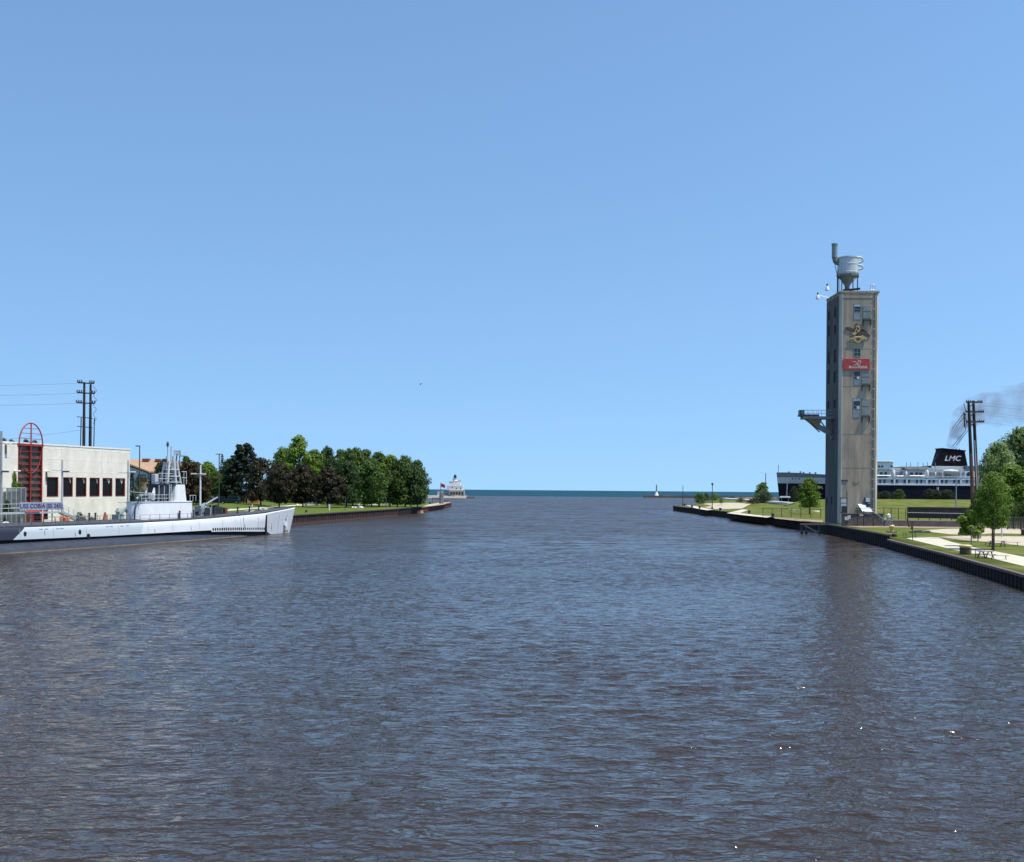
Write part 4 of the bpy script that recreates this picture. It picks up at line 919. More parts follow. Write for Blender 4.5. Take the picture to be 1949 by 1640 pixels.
# wall as panels between openings: horizontal courses are separate proud panels
openings = [(bp(a, 925)[0], bp(b, 925)[0], wz0, wz1) for a, b in wins] + [(lat0, lat1, 0.0, bp(55, 847)[1])]
xs = sorted({LX, 0.0} | {o[0] for o in openings} | {o[1] for o in openings})
wall = MB()
for x0, x1 in zip(xs[:-1], xs[1:]):
    op = [o for o in openings if o[0] - .01 <= x0 and x1 <= o[1] + .01]
    zz = [0.0, BH]
    if op: zz = [0.0, op[0][2], op[0][3], BH]
    for k in range(0, len(zz), 2):
        if zz[k + 1] - zz[k] > .02: wall.box((x0, 0, zz[k]), (x1, .4, zz[k + 1]))
wall.box((LX, .4, 0), (0, 30, BH - .3))
wall.build('wall', cream, bld)
for q in (0.30, .47, .645, .80, .93):
    z = BH * q + .3
    for x0, x1 in ((LX, lat0), (lat1, 0)):
        if wz0 < z < wz1: continue
        MB().box((x0, -.012, z - .05), (x1, -.001, z + .05)).build('wall_joint', mat('pale joint', (.90, .86, .78), .8), bld)  # joints slightly paler than the wall
for z in (BH * .955,): MB().box((LX, -.06, BH - .12), (.06, .5, BH + .12)).build('coping', creamtop, bld)
for px in (117, 194):
    x = bp(px, 870)[0]; MB().box((x - .03, -.011, wz1 + .3), (x + .03, -.001, BH - .15)).build('wall_seam', mat('seam grey', (.50, .48, .44), .8), bld)
drape = mat('pale drape', (.45, .43, .38), .8)
for i, (a, b, z0, z1) in enumerate(openings[:6]):
    f = MB(); w = .10
    f.box((a, -.02, z0), (a + w * .6, .25, z1)); f.box((b - w * 1.4, -.02, z0), (b, .25, z1)); f.box((a + w * .6, -.02, z1 - w * .7), (b - w * 1.4, .25, z1)); f.box((a + w * .6, -.04, z0), (b - w * 1.4, .25, z0 + w * .7))
    f = f.build('window', bred, bld)
    MB().box((a + w * .6, .20, z0 + .05), (b - w * 1.4, .24, z1 - .05)).build('pane', bglass, f)
    if i: MB().prism([(b - .75 - (i > 3) * .5, z1 - .12), (b - .22, z1 - .12), (b - .3 - (i > 3) * .3, z1 - .12 - .9)], .185, .198, axis='y').build('drape', drape, f)
# lattice stair window
zl = openings[6][3]
lt = thing('lattice_window', None, None); lt.parent = bld; lt['label'] = 'tall red lattice window topped by a red arch'
MB().box((lat0, .30, 0), (lat1, .36, zl)).build('pane', mat('brown glass', (.115, .085, .065), .4, var=.3), lt)
f = MB(); xm = (lat0 + lat1) / 2
f.box((lat0, -.05, 0), (lat0 + .08, .30, zl)); f.box((lat1 - .20, -.05, 0), (lat1, .30, zl)); f.box((lat0 - .15, -.12, zl - .12), (lat1 + .12, .30, zl + .22)); f.box((xm - .08, -.1, 0), (xm + .08, .28, zl - .12))
f.build('frame', bred, lt)
for k in range(15):
    z = zl - .95 * (k + 1)
    if z > .3: MB().box((lat0 + .08, .05, z - .045), (lat1 - .20, .22, z + .045)).build('glazing_bar', bred, lt)
az = bp(57, 805)[1]; hw = (lat1 - lat0) / 2 - .1
arch = [(xm + hw * math.cos(a), -.1, zl + .2 + (az - zl - .2) * math.sin(a)) for a in [PI * k / 20 for k in range(21)]]
MB().tube(arch, .10, 8).build('arch', bred, lt, smooth=1)
MB().tube([(xm, -.1, zl + .2), (xm, -.1, az)], .10, 8).build('arch_mullion', bred, lt)
for q in (.25, .50, .74):
    z = zl + .2 + (az - zl - .2) * q; x = hw * math.sqrt(1 - q * q); MB().tube([(xm - x, -.1, z), (xm + x, -.1, z)], .05, 6).build('arch_bar', bred, lt)
MB().tube([(xm + (hw - .3) * math.cos(a), .0, zl - 1.2 - 3.0 * math.sin(a)) for a in [PI * k / 20 for k in range(21)]], .07, 6).build('lower_arch', bred, lt, smooth=1)
MB().tube([(xm - hw + .3, 0, zl - 1.2), (xm - hw + .7, 0, zl - .3)], .05, 5).build('lower_arch', bred, lt)
# wall lamps on the facade, ground floor doors, plants
for px, py in ((27, 897), (87.5, 898), (10, 846)):
    x, z = bp(px, py)
    w = thing('wall_lamp', None, None); w.parent = bld; w.location = (x, 0, z)
    MB().box((-.12, -.14, -1.3), (.12, -.002, .05)).build('bracket', mat('bronze bracket', (.20, .15, .12), .6), w); MB().box((-.1, -.9, 0), (.35, -.14, .16)).build('lamp_head', creamtop, w, bevel=.04)
for px0, px1, y0, y1 in ((31, 45, 980, 992), (63, 78, 980, 992), (82, 91, 979, 988)):
    a, zb = bp(px0, y1); b, zt = bp(px1, y0); f = MB().box((a, -.04, zb), (b, -.003, zt + .8)).build('door', bred, bld); MB().box((a + .12, -.06, zb + .1), (b - .12, -.042, zt + .6)).build('pane', bglass, f)
cy = thing('red_column', 'short red column under the gangway in front of the cream building', 'column', BR, BROT)
x, z = bp(55.5, 990, 1.5); MB().box((x - .3, -1.9, 0), (x + .3, -1.3, z + 2.4)).build('shaft', bred, cy, bevel=.03)

# wire cage with climbing plant
cg = thing('mesh_enclosure', 'grey wire mesh enclosure standing before the cream building', 'enclosure', BR, BROT)
a, zb = bp(12, 985, 4); b, zt = bp(49, 928.5, 4)
mb = MB()
for i in range(5): x = a + (b - a) * i / 4; mb.tube([(x, -4, 0), (x, -4, zt)], .07, 6); mb.tube([(x, -1.6, 0), (x, -1.6, zt)], .07, 6)
for z in (.1, zt / 2, zt): mb.tube([(a, -4, z), (b, -4, z)], .06, 6); mb.tube([(a, -4, z), (a, -1.6, z)], .06, 6); mb.tube([(b, -4, z), (b, -1.6, z)], .06, 6)
mb.build('frame', steel, cg)
mb = MB(); n = 34
for i in range(n): x = a + (b - a) * (i + .5) / n; mb.bar((x, -4, .1), (x, -4, zt), .035)
for i in range(40): z = .1 + (zt - .1) * (i + .5) / 40; mb.bar((a, -4.03, z), (b, -4.03, z), .03)
o = mb.build('wire_mesh', mat('wire grey', (.20, .23, .22), .6), cg); o['kind'] = 'stuff'
MB().box((a + 1.6, -3.2, 0), (b - .5, -1.9, zt - .5)).build('cabinet', mat('grey green cabinet', (.17, .20, .19), .6, var=.1), cg, bevel=.05)

# ------------------------------------------------------------------ quay light poles
def quay(px, off):
    y = sp(px, 975, off).y; p = SB + SD * y + SN * off; return Vector((p.x, p.y, 2.2)), y
def mast(name, label, px, off, ytop, arms, m, r=.14, group=None, cat='light pole', loc=None):
    if loc is None: loc, _ = quay(px, off)
    t = thing(name, label, cat, loc, 0, group)
    h = atY(px, ytop, loc.y).z - loc.z; k = loc.y / FPX
    MB().tube([(0, 0, 0), (0, 0, h)], r, 8, r * .65).build('pole', m, t); MB().box((-.3, -.3, 0), (.3, .3, .12)).build('base_plate', m, t)
    for (dx, py, lamp) in arms:
        z = atY(px, py, loc.y).z - loc.z; x = dx * k
        MB().tube([(0, 0, z - .05), (x, 0, z)], .05, 6).build('arm', m, t)
        if lamp: MB().box((x - .45, -.18, z - .12), (x + .45, .18, z + .10)).build('lamp_head', lamp, t, bevel=.04)
    return t
gp_m = mat('pole light grey', (.45, .49, .51), .5, var=.06); wp_m = mat('pole white', (.74, .76, .76), .5, var=.04); dk = mat('pole dark bronze', (.06, .06, .065), .5)
lampw = mat('lamp head pale', (.68, .68, .62), .5); lampd = mat('lamp head dark', (.07, .07, .07), .5)
mast('light_pole', 'grey pole with crossarm and lamp standing before the second window from the left', 118, -7.2, 874, [(-22, 895, None), (7, 897, lampd)], gp_m, .17, 'grey light poles on the left quay')
mast('light_pole', 'grey pole with two thin arms at the right corner of the cream building', 243.5, -7.2, 876, [(-20, 899, None), (8, 898, lampw), (-20, 956, None)], gp_m, .2, 'grey light poles on the left quay')
mast('light_pole', 'white pole with a pale lamp arm between the bridge and the dark pine', 381, -7.2, 885, [(-13, 901.5, lampw), (5, 902, lampw)], wp_m, .19, 'grey light poles on the left quay')
mast('light_pole', 'thick grey pole cut off by the left edge of the picture', 1.5, -7.6, 820, [(8, 897, lampd)], mat('pole dull grey', (.30, .32, .34), .5), .22, 'grey light poles on the left quay')
p = at(265, 985, 2.2); p.y = 215; p.x = atY(265, 900, 215).x
mast('light_pole', 'tall dark pole with one short arm just right of the cream building', 266, 0, 848, [(-3.5, 848.5, lampd)], dk, .16, 'dark lamp poles behind the submarine', loc=Vector((atY(265.5, 900, 215).x, 215, 2.2)))
mast('light_pole', 'dark lamp pole just right of the periscope shears', 341.5, 0, 867, [(4.5, 867.5, lampd)], dk, .16, 'dark lamp poles behind the submarine', loc=Vector((atY(341.5, 900, 260).x, 260, 2.2)))
mast('light_pole', 'dark pole with a twin lamp head left of the pine', 417.5, 0, 863, [(-3.5, 864, lampd), (3, 864, lampd)], dk, .2, 'dark lamp poles behind the submarine', loc=Vector((atY(417, 900, 300).x, 300, 2.2)))

# ------------------------------------------------------------------ transmission poles
def power_poles(name, label, Y, x1, x2, y1, y2, gzv, levels, m, mtop, r=.34, lean=0):
    P1, P2 = atY(x1, y1, Y), atY(x2, y2, Y + 1.5)
    t = thing(name, label, 'power pole', (P1.x, Y, gzv)); O = Vector((P1.x, Y, gzv))
    for P in (P1, P2):
        q = P - O; b = Vector((q.x + lean, q.y, 0)); mid = b.lerp(q, .62)
        MB().tube([b, mid], r, 10, r * .85).build('pole', m, t, smooth=1); MB().tube([mid, q], r * .84, 10, r * .62).build('pole_top', mtop, t, smooth=1)
    return t, O, P1 - O, P2 - O
wood = mat('brown pole', (.16, .085, .06), .85, scale=1, stretch=(3, 3, .3), var=.25); woodd = mat('dark pole top', (.022, .022, .022), .8, var=.2)
insul = mat('insulator grey', (.06, .055, .055), .4)
wire_m = mat('power line', (.10, .11, .13), .5)
def crossarm(t, c, dirv, L, m=woodd, k=1.0):
    d = Vector(dirv).normalized()
    a = MB().bar(c - d * L, c + d * L, .2, .24).build('crossarm', m, t)
    for s_ in (-1, -.75, -.5, .5, .75, 1): MB().lathe([(.16 * k, -.1), (.2 * k, 0), (.1 * k, .1 * k), (.2 * k, .2 * k), (.1 * k, .32 * k), (.16 * k, .42 * k), (0, .5 * k)], c + d * L * s_ + Vector((0, 0, .15 * k)), 8).build('insulator', insul, a)
t, O, a, b = power_poles('power_pole', 'pair of dark transmission poles rising behind the cream building', 222, 160.5, 172.5, 727, 731, 2.2, None, woodd, woodd, .36)
Lp = O.copy()
for py, L in ((729, 1.6), (748, 1.7), (767, 1.8)):
    z = atY(166, py, 222).z - O.z; crossarm(t, Vector(((a.x + b.x) / 2, -.1, z)), (1, .25, -.02), L)
for py in (793, 811): z = atY(166, py, 222).z - O.z; MB().bar((a.x - 1.4, -.2, z), (b.x + .9, .6, z - .3), .14).build('brace', woodd, t)
for dx in (-.9, 1.9): MB().tube([(a.x + dx + .3, 0, atY(166, 795, 222).z - O.z), (a.x + dx, 0, 0)], .10, 6).build('conduit', woodd, t)
mb = MB()
for i in range(4): mb.tube([(b.x + 1.2, 0, atY(180, 735 + i * 18, 222).z - O.z), (b.x + 1.9, 0, atY(180, 743 + i * 18, 222).z - O.z), (b.x + 1.2, 0, atY(180, 752 + i * 18, 222).z - O.z)], .05, 5)
mb.build('jumper', woodd, t)
lines = []
for py in (729, 748, 767):
    p = atY(150, py, 222)
    lines.append((p, atY(-320, py - 3, 235), .7))
lines.append((atY(155, 818, 222), atY(-300, 850, 232), 1.0))
for i, (p, q, sag) in enumerate(lines):
    w = thing('power_line', ['topmost thin power line running left from the dark poles', 'second thin power line running left from the dark poles', 'third thin power line running left from the dark poles', 'faint low cable sloping left behind the red arch'][i], 'cable', p, group='power lines left of the dark poles')
    MB().tube([(q - p) * (k / 14) + Vector((0, 0, -4 * sag * (k / 14) * (1 - k / 14))) for k in range(15)], .020, 4).build('cable', wire_m, w)
t, O, a, b = power_poles('power_pole', 'pair of tall brown transmission poles in front of the ferry funnel', 156, 1843.5, 1852.5, 764, 762, 1.5, None, wood, woodd, .30, lean=1.05)
for py, L in ((764.5, 1.15), (783, 1.3), (802, 1.3)):
    z = atY(1848, py, 156).z - O.z; crossarm(t, Vector(((a.x + b.x) / 2 + .35 + (py - 764) * .004, .4, z)), (1, .35, 0.03), L * 1.25, k=.5)
for k in range(3): z = atY(1850, 775 + 19 * k, 156).z - O.z; MB().bar((a.x + .1, 0, z), (b.x + .1, 1, z + .9), .1).build('brace', woodd, t)
MB().tube([((a.x + b.x) / 2 + 1.0, -.3, 0), ((a.x + b.x) / 2 + .2, -.1, 14.6)], .07, 6).build('conduit', steel, t)
MB().tube([(a.x - .75, -.2, atY(1848, 785, 156).z - O.z), (a.x - .65, -.2, atY(1848, 813, 156).z - O.z)], .09, 6).build('cable_termination', woodd, t)
for k in range(3): MB().tube([(a.x - .8 + .2 * k, -.2, atY(1848, 768 + 18 * k, 156).z - O.z), (a.x - .5, -.2, atY(1848, 782 + 18 * k, 156).z - O.z)], .05, 5).build('jumper', woodd, t)
for i, (x0, y0, x1, y1) in enumerate(((1868, 766, 2150, 776), (1872, 784, 2150, 801), (1876, 803, 2150, 825), (1864, 770, 2150, 786), (1868, 788, 2150, 806))):
    p, q = atY(x0, y0, 157), atY(x1, y1, 190)
    w = thing('power_line', ['topmost faint line', 'third faint line', 'lowest faint line', 'second faint line', 'fourth faint line'][i] + ' running right from the brown poles through the smoke', 'cable', p, group='power lines right of the brown poles')
    MB().tube([(q - p) * (k / 10) + Vector((0, 0, -2 * (k / 10) * (1 - k / 10))) for k in range(11)], .014, 4).build('cable', wire_m, w)
for i, (x0, y0, x1, y1) in enumerate(((1836, 784, 1812, 816), (1839, 788, 1819, 813), (1838, 819, 1813, 849), (1845, 816, 1820, 847))):
    p = atY(x0, y0, 156.5); q = atY(x1, y1, 170)
    w = thing('guy_strap', ['upper left', 'upper right', 'lower left', 'lower right'][i] + ' one of four dark slanting rods left of the brown poles', 'rod', p, group='slanting rods beside the brown poles')
    MB().tube([Vector((0, 0, 0)), q - p], .045, 5).build('rod', woodd, w)

# ------------------------------------------------------------------ car ferry
FY = 405.0; FX = atY(1486, 900, FY).x
fer = thing('car_ferry', 'long black hulled passenger ferry with white decks and black funnel', 'ferry', (FX, FY, 0))
def fp(px, py, Y=396.5): p = atY(px, py, Y); return (p.x - FX, p.z)
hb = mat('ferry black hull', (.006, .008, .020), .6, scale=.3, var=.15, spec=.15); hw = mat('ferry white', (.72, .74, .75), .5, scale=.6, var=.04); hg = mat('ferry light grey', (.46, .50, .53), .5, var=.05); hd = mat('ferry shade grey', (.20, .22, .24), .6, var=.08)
fblack = mat('funnel black', (.010, .008, .010), .7, scale=.6, var=.2, spec=.15)
FS = [(-1.6, .3, .2), (1, 2.2, .5), (5, 4.6, 1.8), (11, 7.0, 4.2), (20, 8.7, 7.2), (32, 9.1, 8.7), (60, 9.1, 9.0), (100, 9.1, 8.8), (122, 7.5, 6.0)]
def zd(x): return fp(1486, 907)[1] - 1.2 * S(0, 18, x) * .8
def hullband(z0f, z1f, m, name, f0, f1, thick=0):
    rings = []
    for x, wt_, wb_ in FS:
        z0, z1 = z0f(x), z1f(x); w = lambda f: wb_ + (wt_ - wb_) * f
        sh_ = 1.9 * max(0, (1 - x / 12)) if x < 12 else 0
        X = lambda z: x + (1.9 - 3.4 * z / 15.5 * 0 - 0) * 0 + (15.5 - z) * .10 * max(0, 1 - x / 20)
        rings.append([(X(z0), -w(f0), z0), (X(z1), -w(f1), z1), (X(z1), w(f1), z1), (X(z0), w(f0), z0)])
    return MB().loft(rings).build(name, m, fer)
zA = lambda x: 11.15 - .25 * S(0, 40, x)
zB = lambda x: 13.45 - .4 * S(0, 40, x)
zC = lambda x: 15.35 - 1.0 * S(0, 20, x) 
hullband(lambda x: -1.5, zA, hb, 'hull', 0, .72)
hullband(zA, zB, hg, 'hull_band', .73, .90)
r = [s_ for s_ in FS if s_[0] <= 32]
FSs = FS; FS = r
hullband(zB, zC, mat('ferry bulwark grey', (.16, .175, .185), .6, var=.08), 'bow_bulwark', .905, 1.0)
FS = FSs
Yn = 396.5 - FY
def fbox(x0, y0, x1, y1, m, name, d0=-8.6, d1=8.6, bev=.05):
    a, zt = fp(x0, y0); b, zb = fp(x1, y1); return MB().box((a, d0, zb), (b, d1, zt)).build(name, m, fer, bevel=bev)
MB().box((fp(1640, 0)[0], -9.25, 10.75), (118, -9.0, 11.15)).build('rubbing_strake', hw, fer)
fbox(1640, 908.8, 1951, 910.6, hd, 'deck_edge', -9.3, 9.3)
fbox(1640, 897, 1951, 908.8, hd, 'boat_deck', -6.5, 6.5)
win_m = mat('ferry window', (.01, .015, .03), .15)
wx = [1640, 1650, 1675.4, 1683.8, 1698, 1707.2, 1722, 1730.3, 1745.7, 1754, 1769.3, 1777.5, 1793.4, 1801.6, 1816.5, 1824.7, 1840.4, 1849, 1863, 1872, 1886]
for px in wx:
    a, z = fp(px, 915.5, 395.8); MB().box((a - .36, -9.14, z - .62), (a + .36, -8.3, z + .62)).build('window', win_m, fer)
for px in (1664, 1702.5, 1726, 1764, 1788, 1829): a, z = fp(px, 915.5, 395.8); MB().box((a - .25, -9.22, 11.15), (a + .25, -8.6, 13.2)).build('frame_rib', hw, fer)
# superstructure blocks
fbox(1640, 878.5, 1701, 893.5, hw, 'bridge_deck', -8.0, 8.0); fbox(1640, 876.8, 1702, 878.5, mat('ferry bright white', (.80, .82, .83), .5), 'bridge_roof', -8.6, 8.6)
fbox(1640, 893.5, 1700, 908.5, hg, 'deck_house', -6.6, 6.6)
for px in (1673.2, 1679, 1697): a, z = fp(px, 887.5, 397); MB().box((a - .4, -8.06, z - .35), (a + .4, -7.5, z + .35)).build('window', win_m, fer)
for px in (1678, 1686.5): a, z = fp(px, 901.5, 398); MB().box((a - .5, -6.7, z - .8), (a + .5, -6.3, z + .6)).build('window', win_m, fer)
fbox(1702, 890.5, 1722, 908.5, hg, 'deck_house', -6.0, 6.0)
for px in (1713, 1720): a, z = fp(px, 902, 398); MB().box((a - .8, -6.1, z - .9), (a + .8, -5.8, z + .7)).build('window', win_m, fer)
fbox(1722, 893.5, 1766, 908.5, hg, 'deck_house', -6.6, 6.6)
a, zt = fp(1721, 887.5); b, zb = fp(1768, 893.5)
MB().prism([(a, zt), (b, zt), (b - .7, zb), (a + 1.2, zb)], -8.3, 8.3, axis='y').build('upper_house', mat('ferry warm grey', (.40, .41, .42), .6), fer)
for px in (1735.5, 1745.5, 1753): a, z = fp(px, 902, 398); MB().box((a - .5, -6.7, z - .7), (a + .5, -6.3, z + .6)).build('window', win_m, fer)
fbox(1766, 890, 1784, 908.5, hg, 'deck_house', -6.4, 6.4); fbox(1779, 885.5, 1785, 890, fblack, 'vent_house', -4, 4)
fbox(1781, 886.5, 1842, 892, hg, 'funnel_base', -5.0, 5.0); fbox(1786, 892, 1842, 908.5, mat('ferry pale blue grey', (.42, .48, .50), .5), 'funnel_house', -6.0, 6.0)
fbox(1842, 886, 1880, 897, mat('ferry steel blue', (.10, .14, .18), .6), 'aft_house', -6.2, 6.2); fbox(1840, 897, 1925, 908.5, hw, 'deck_house', -6.8, 6.8); fbox(1880, 889, 1935, 897, hg, 'deck_house', -6.0, 6.0)
for px in (1843, 1867, 1880): a, z = fp(px, 901.5, 398); MB().box((a - .6, -6.9, z - .9), (a + .6, -6.6, z + .7)).build('window', win_m, fer)
bright = MATS['ferry bright white']
for x0, x1, py in ((1668, 1696, 905), (1706, 1720, 906), (1731, 1760, 905.5)): fbox(x0, py - 1.3, x1, py + 1.2, bright, 'boat_cover', -8.9, -6.8, .2)
for px, w in ((1701.5, 1.9), (1725.5, 1.3), (1765.5, 1.8), (1781, 1.0)):
    a, z = fp(px, 902.3, 396); MB().lathe([(.0, -1.25 * w / 1.3), (.22 * w, -.9 * w / 1.3), (.30 * w, 0), (.22 * w, .9 * w / 1.3), (0, 1.25 * w / 1.3)], (a, -8.7, z), 12).build('ventilator', bright, fer, smooth=1)
# lifeboat below the funnel
a, z = fp(1796, 899); b, _ = fp(1826, 899)
rings = []
for k in range(9):
    u = k / 8; w = 1.25 * math.sin(PI * (.06 + .88 * u)) ** .6; h = 1.25 * math.sin(PI * (.08 + .84 * u)) ** .7
    rings.append([(a + (b - a) * u, -7.9 + w * math.cos(t_), z + .6 + (h * 1.2 if math.sin(t_) < 0 else h * .5) * math.sin(t_)) for t_ in [2 * PI * j / 12 for j in range(12)]])
MB().loft(rings).build('lifeboat', mat('lifeboat grey white', (.55, .60, .60), .5), fer, smooth=1)
for px in (1794, 1828.5): v, zz = fp(px, 908); MB().bar((v, -8.6, zz), (v, -8.6, zz + 3.4), .3).build('davit', hw, fer)
for k in range(4): v, zz = fp(1799 + 7 * k, 906.5); MB().lathe([(0, -.5), (.6, -.3), (.6, .3), (0, .5)], (v, -7.0, zz), 10).build('raft_canister', mat('raft pinkish', (.5, .42, .42), .6), fer)
MB().bar((fp(1832, 907)[0], -8.7, fp(1832, 907)[1]), (fp(1841, 898)[0], -8.7, fp(1841, 898)[1]), .25).build('stair', hg, fer)
# funnel
q = [fp(x, y, 402) for x, y in ((1783.5, 887.5), (1842, 887.5), (1836.5, 858.5), (1793.5, 854))]
MB().prism(q, -3.2, 3.2, axis='y').build('funnel', fblack, fer, bevel=.25)
MB().prism([(q[3][0] - .25, q[3][1] - .1), (q[2][0] + .25, q[2][1] - .1), (q[2][0] + .2, q[2][1] + .35), (q[3][0] - .2, q[3][1] + .35)], -3.35, 3.35, axis='y').build('funnel_lip', fblack, fer)
for px in (1800, 1806, 1813, 1819, 1826, 1832): v, zz = fp(px, 857, 402); MB().tube([(v, 0, zz - .3), (v, 0, zz + .75)], .22, 8).build('exhaust_pipe', fblack, fer)
cx_, cz_ = fp(1814.5, 872.5, 401.8)
n = 28; MB().prism([(cx_ + 2.1 * math.cos(2 * PI * k / n), cz_ + .3 + 2.3 * math.sin(2 * PI * k / n)) for k in range(n)], -3.24, -3.205, axis='y').build('red_disc', mat('dark red disc', (.055, .004, .008), .7, spec=.15), fer)
lettering('lettering', 'LMC', 2.75, mat('funnel letter white', (.80, .80, .80), .5), fer, Matrix.Translation((cx_ - .45, -3.28, cz_)) @ STAND, depth=.02, shear=.28, sx=1.12, offset=.055)
MB().bar((q[0][0] - 1.0, 0, q[0][1] - .3), (q[3][0] - .4, 0, q[3][1] - 1.5), .15).build('stay', hd, fer)
# small gear on the ferry
for px, y0, y1 in ((1486.5, 884, 898), (1507, 896.5, 900), (1529, 896.5, 901), (1535, 897.5, 901), (1547, 898, 902), (1558, 898, 903), (1725.5, 880, 888), (1733, 880, 888), (1747, 879, 888), (1757, 880, 888), (1765, 879.5, 888), (1780, 880, 886)):
    v, z0 = fp(px, y1, 400); _, z1 = fp(px, y0, 400); MB().tube([(v, -1 if px < 1600 else -5, z0 - .8), (v, -1 if px < 1600 else -5, z1)], .12 if px > 1600 or px < 1490 else .35, 6).build('mast', hd, fer)
mb = MB()
for k in range(40): v = 38 + k * 2.1; mb.tube([(v, -9.2, zB(v)), (v, -9.2, zB(v) + 1.1)], .045, 4)
for h in (.55, 1.1): mb.tube([(38, -9.2, 13.05 + h), (118, -9.2, 13.05 + h)], .04, 4)
mb.build('railing', hg, fer)
a, z = fp(1500, 920); MB().tube([(fp(1502.5, 919)[0], -5.2, fp(0 + 1502.5, 919)[1]), (fp(1501, 945)[0], -5.6, fp(1501, 945)[1])], .22, 6).build('anchor_chain', mat('chain grey', (.25, .25, .26), .6), fer)
MB().tube([(fp(1783, 927)[0], -9.2, fp(1783, 927)[1]), (fp(1783, 935)[0], -9.2, fp(1783, 935)[1])], .45, 8).build('side_vent', hg, fer)
for k in range(3): v, z = fp(1508 + 6 * k, 911, 399); MB().lathe([(.001, 0), (.3, 0), (.3, .05), (0, .05)], (0, 0, 0), 8).build('porthole', win_m, fer).matrix_local = Matrix.Translation((v, -6.2 - k * .25, z)) @ Matrix.Rotation(PI / 2, 4, 'X')

# smoke from the funnel
def smoke():
    P = [((1813, 853), 2.0), ((1817, 838), 2.6), ((1824, 818), 3.4), ((1836, 798), 4.6), ((1856, 785), 5.6), ((1885, 775), 6.6), ((1920, 770), 7.6), ((1960, 765), 8.6), ((2040, 758), 11.0)]
    rings = []; n = 20; pts = [(atY(x, y, 403), r) for (x, y), r in P]
    Q = []
    for i in range(len(pts) - 1):
        for k in range(4): t = k / 4; Q.append((pts[i][0].lerp(pts[i + 1][0], t), pts[i][1] * (1 - t) + pts[i + 1][1] * t))
    Q.append(pts[-1]); O = Q[0][0]
    for i, (p, r) in enumerate(Q):
        d = (Q[min(i + 1, len(Q) - 1)][0] - Q[max(i - 1, 0)][0]).normalized(); u = Vector((0, 1, 0)); w = d.cross(u).normalized()
        ring = []
        for k in range(n):
            a = 2 * PI * k / n; v = u * math.cos(a) + w * math.sin(a); rr = r * (1 + .35 * mnoise.noise(p * .18 + v * 1.3)); ring.append(p + v * rr - O)
        rings.append(ring)
    o = MB().loft(rings).build('smoke', None, None, smooth=1); o.location = O
    m = bpy.data.materials.new('funnel smoke'); m.use_nodes = True; nt = m.node_tree; nt.nodes.clear()
    out = nt.nodes.new('ShaderNodeOutputMaterial'); pv = nt.nodes.new('ShaderNodeVolumePrincipled'); pv.inputs['Color'].default_value = (.33, .32, .35, 1)
    g = nt.nodes.new('ShaderNodeNewGeometry'); nz = nt.nodes.new('ShaderNodeTexNoise'); nz.inputs['Scale'].default_value = .22; nz.inputs['Detail'].default_value = 3
    nt.links.new(g.outputs['Position'], nz.inputs['Vector'])
    sx = nt.nodes.new('ShaderNodeSeparateXYZ'); nt.links.new(g.outputs['Position'], sx.inputs[0])
    fall = nt.nodes.new('ShaderNodeMapRange'); fall.inputs[1].default_value = O.x; fall.inputs[2].default_value = O.x + 18; fall.inputs[3].default_value = .22; fall.inputs[4].default_value = .042
    nt.links.new(sx.outputs[0], fall.inputs[0])
    mr = nt.nodes.new('ShaderNodeMapRange'); mr.inputs[1].default_value = .36; mr.inputs[2].default_value = .70; mr.inputs[3].default_value = 0; mr.inputs[4].default_value = 1.4
    nt.links.new(nz.outputs[0], mr.inputs[0]); mu = nt.nodes.new('ShaderNodeMath'); mu.operation = 'MULTIPLY'; nt.links.new(mr.outputs[0], mu.inputs[0]); nt.links.new(fall.outputs[0], mu.inputs[1])
    nt.links.new(mu.outputs[0], pv.inputs['Density']); nt.links.new(pv.outputs[0], out.inputs['Volume'])
    o.data.materials.append(m); tag(o, 'thin grey smoke drifting right from the ferry funnel', 'smoke', kind='stuff')
smoke()
# ------------------------------------------------------------------ trees
L_green = leafmat('leaf mid green', (.036, .074, .014), (.110, .185, .034))
L_bright = leafmat('leaf bright green', (.060, .125, .014), (.195, .300, .038))
L_dark = leafmat('leaf deep green', (.020, .050, .015), (.060, .110, .028))
L_pine = leafmat('needle dark', (.010, .022, .014), (.026, .046, .024))
L_crim = leafmat('leaf dark crimson', (.015, .015, .011), (.085, .078, .036))
L_rust = leafmat('leaf rusty brown', (.045, .030, .014), (.085, .065, .025))
L_pale = leafmat('leaf pale green', (.110, .175, .055), (.290, .370, .135))
L_lime = leafmat('leaf lime green', (.075, .145, .014), (.210, .320, .040))
L_grey = leafmat('leaf grey green', (.050, .075, .045), (.120, .160, .095))
L_shrub = leafmat('leaf olive shrub', (.025, .040, .018), (.060, .080, .035))
bark = mat('tree bark', (.085, .065, .050), .95, scale=4, stretch=(2, 2, .4), var=.2)
bark_p = mat('pale birch bark', (.42, .38, .32), .9, scale=4, var=.15)
PROTO = {}
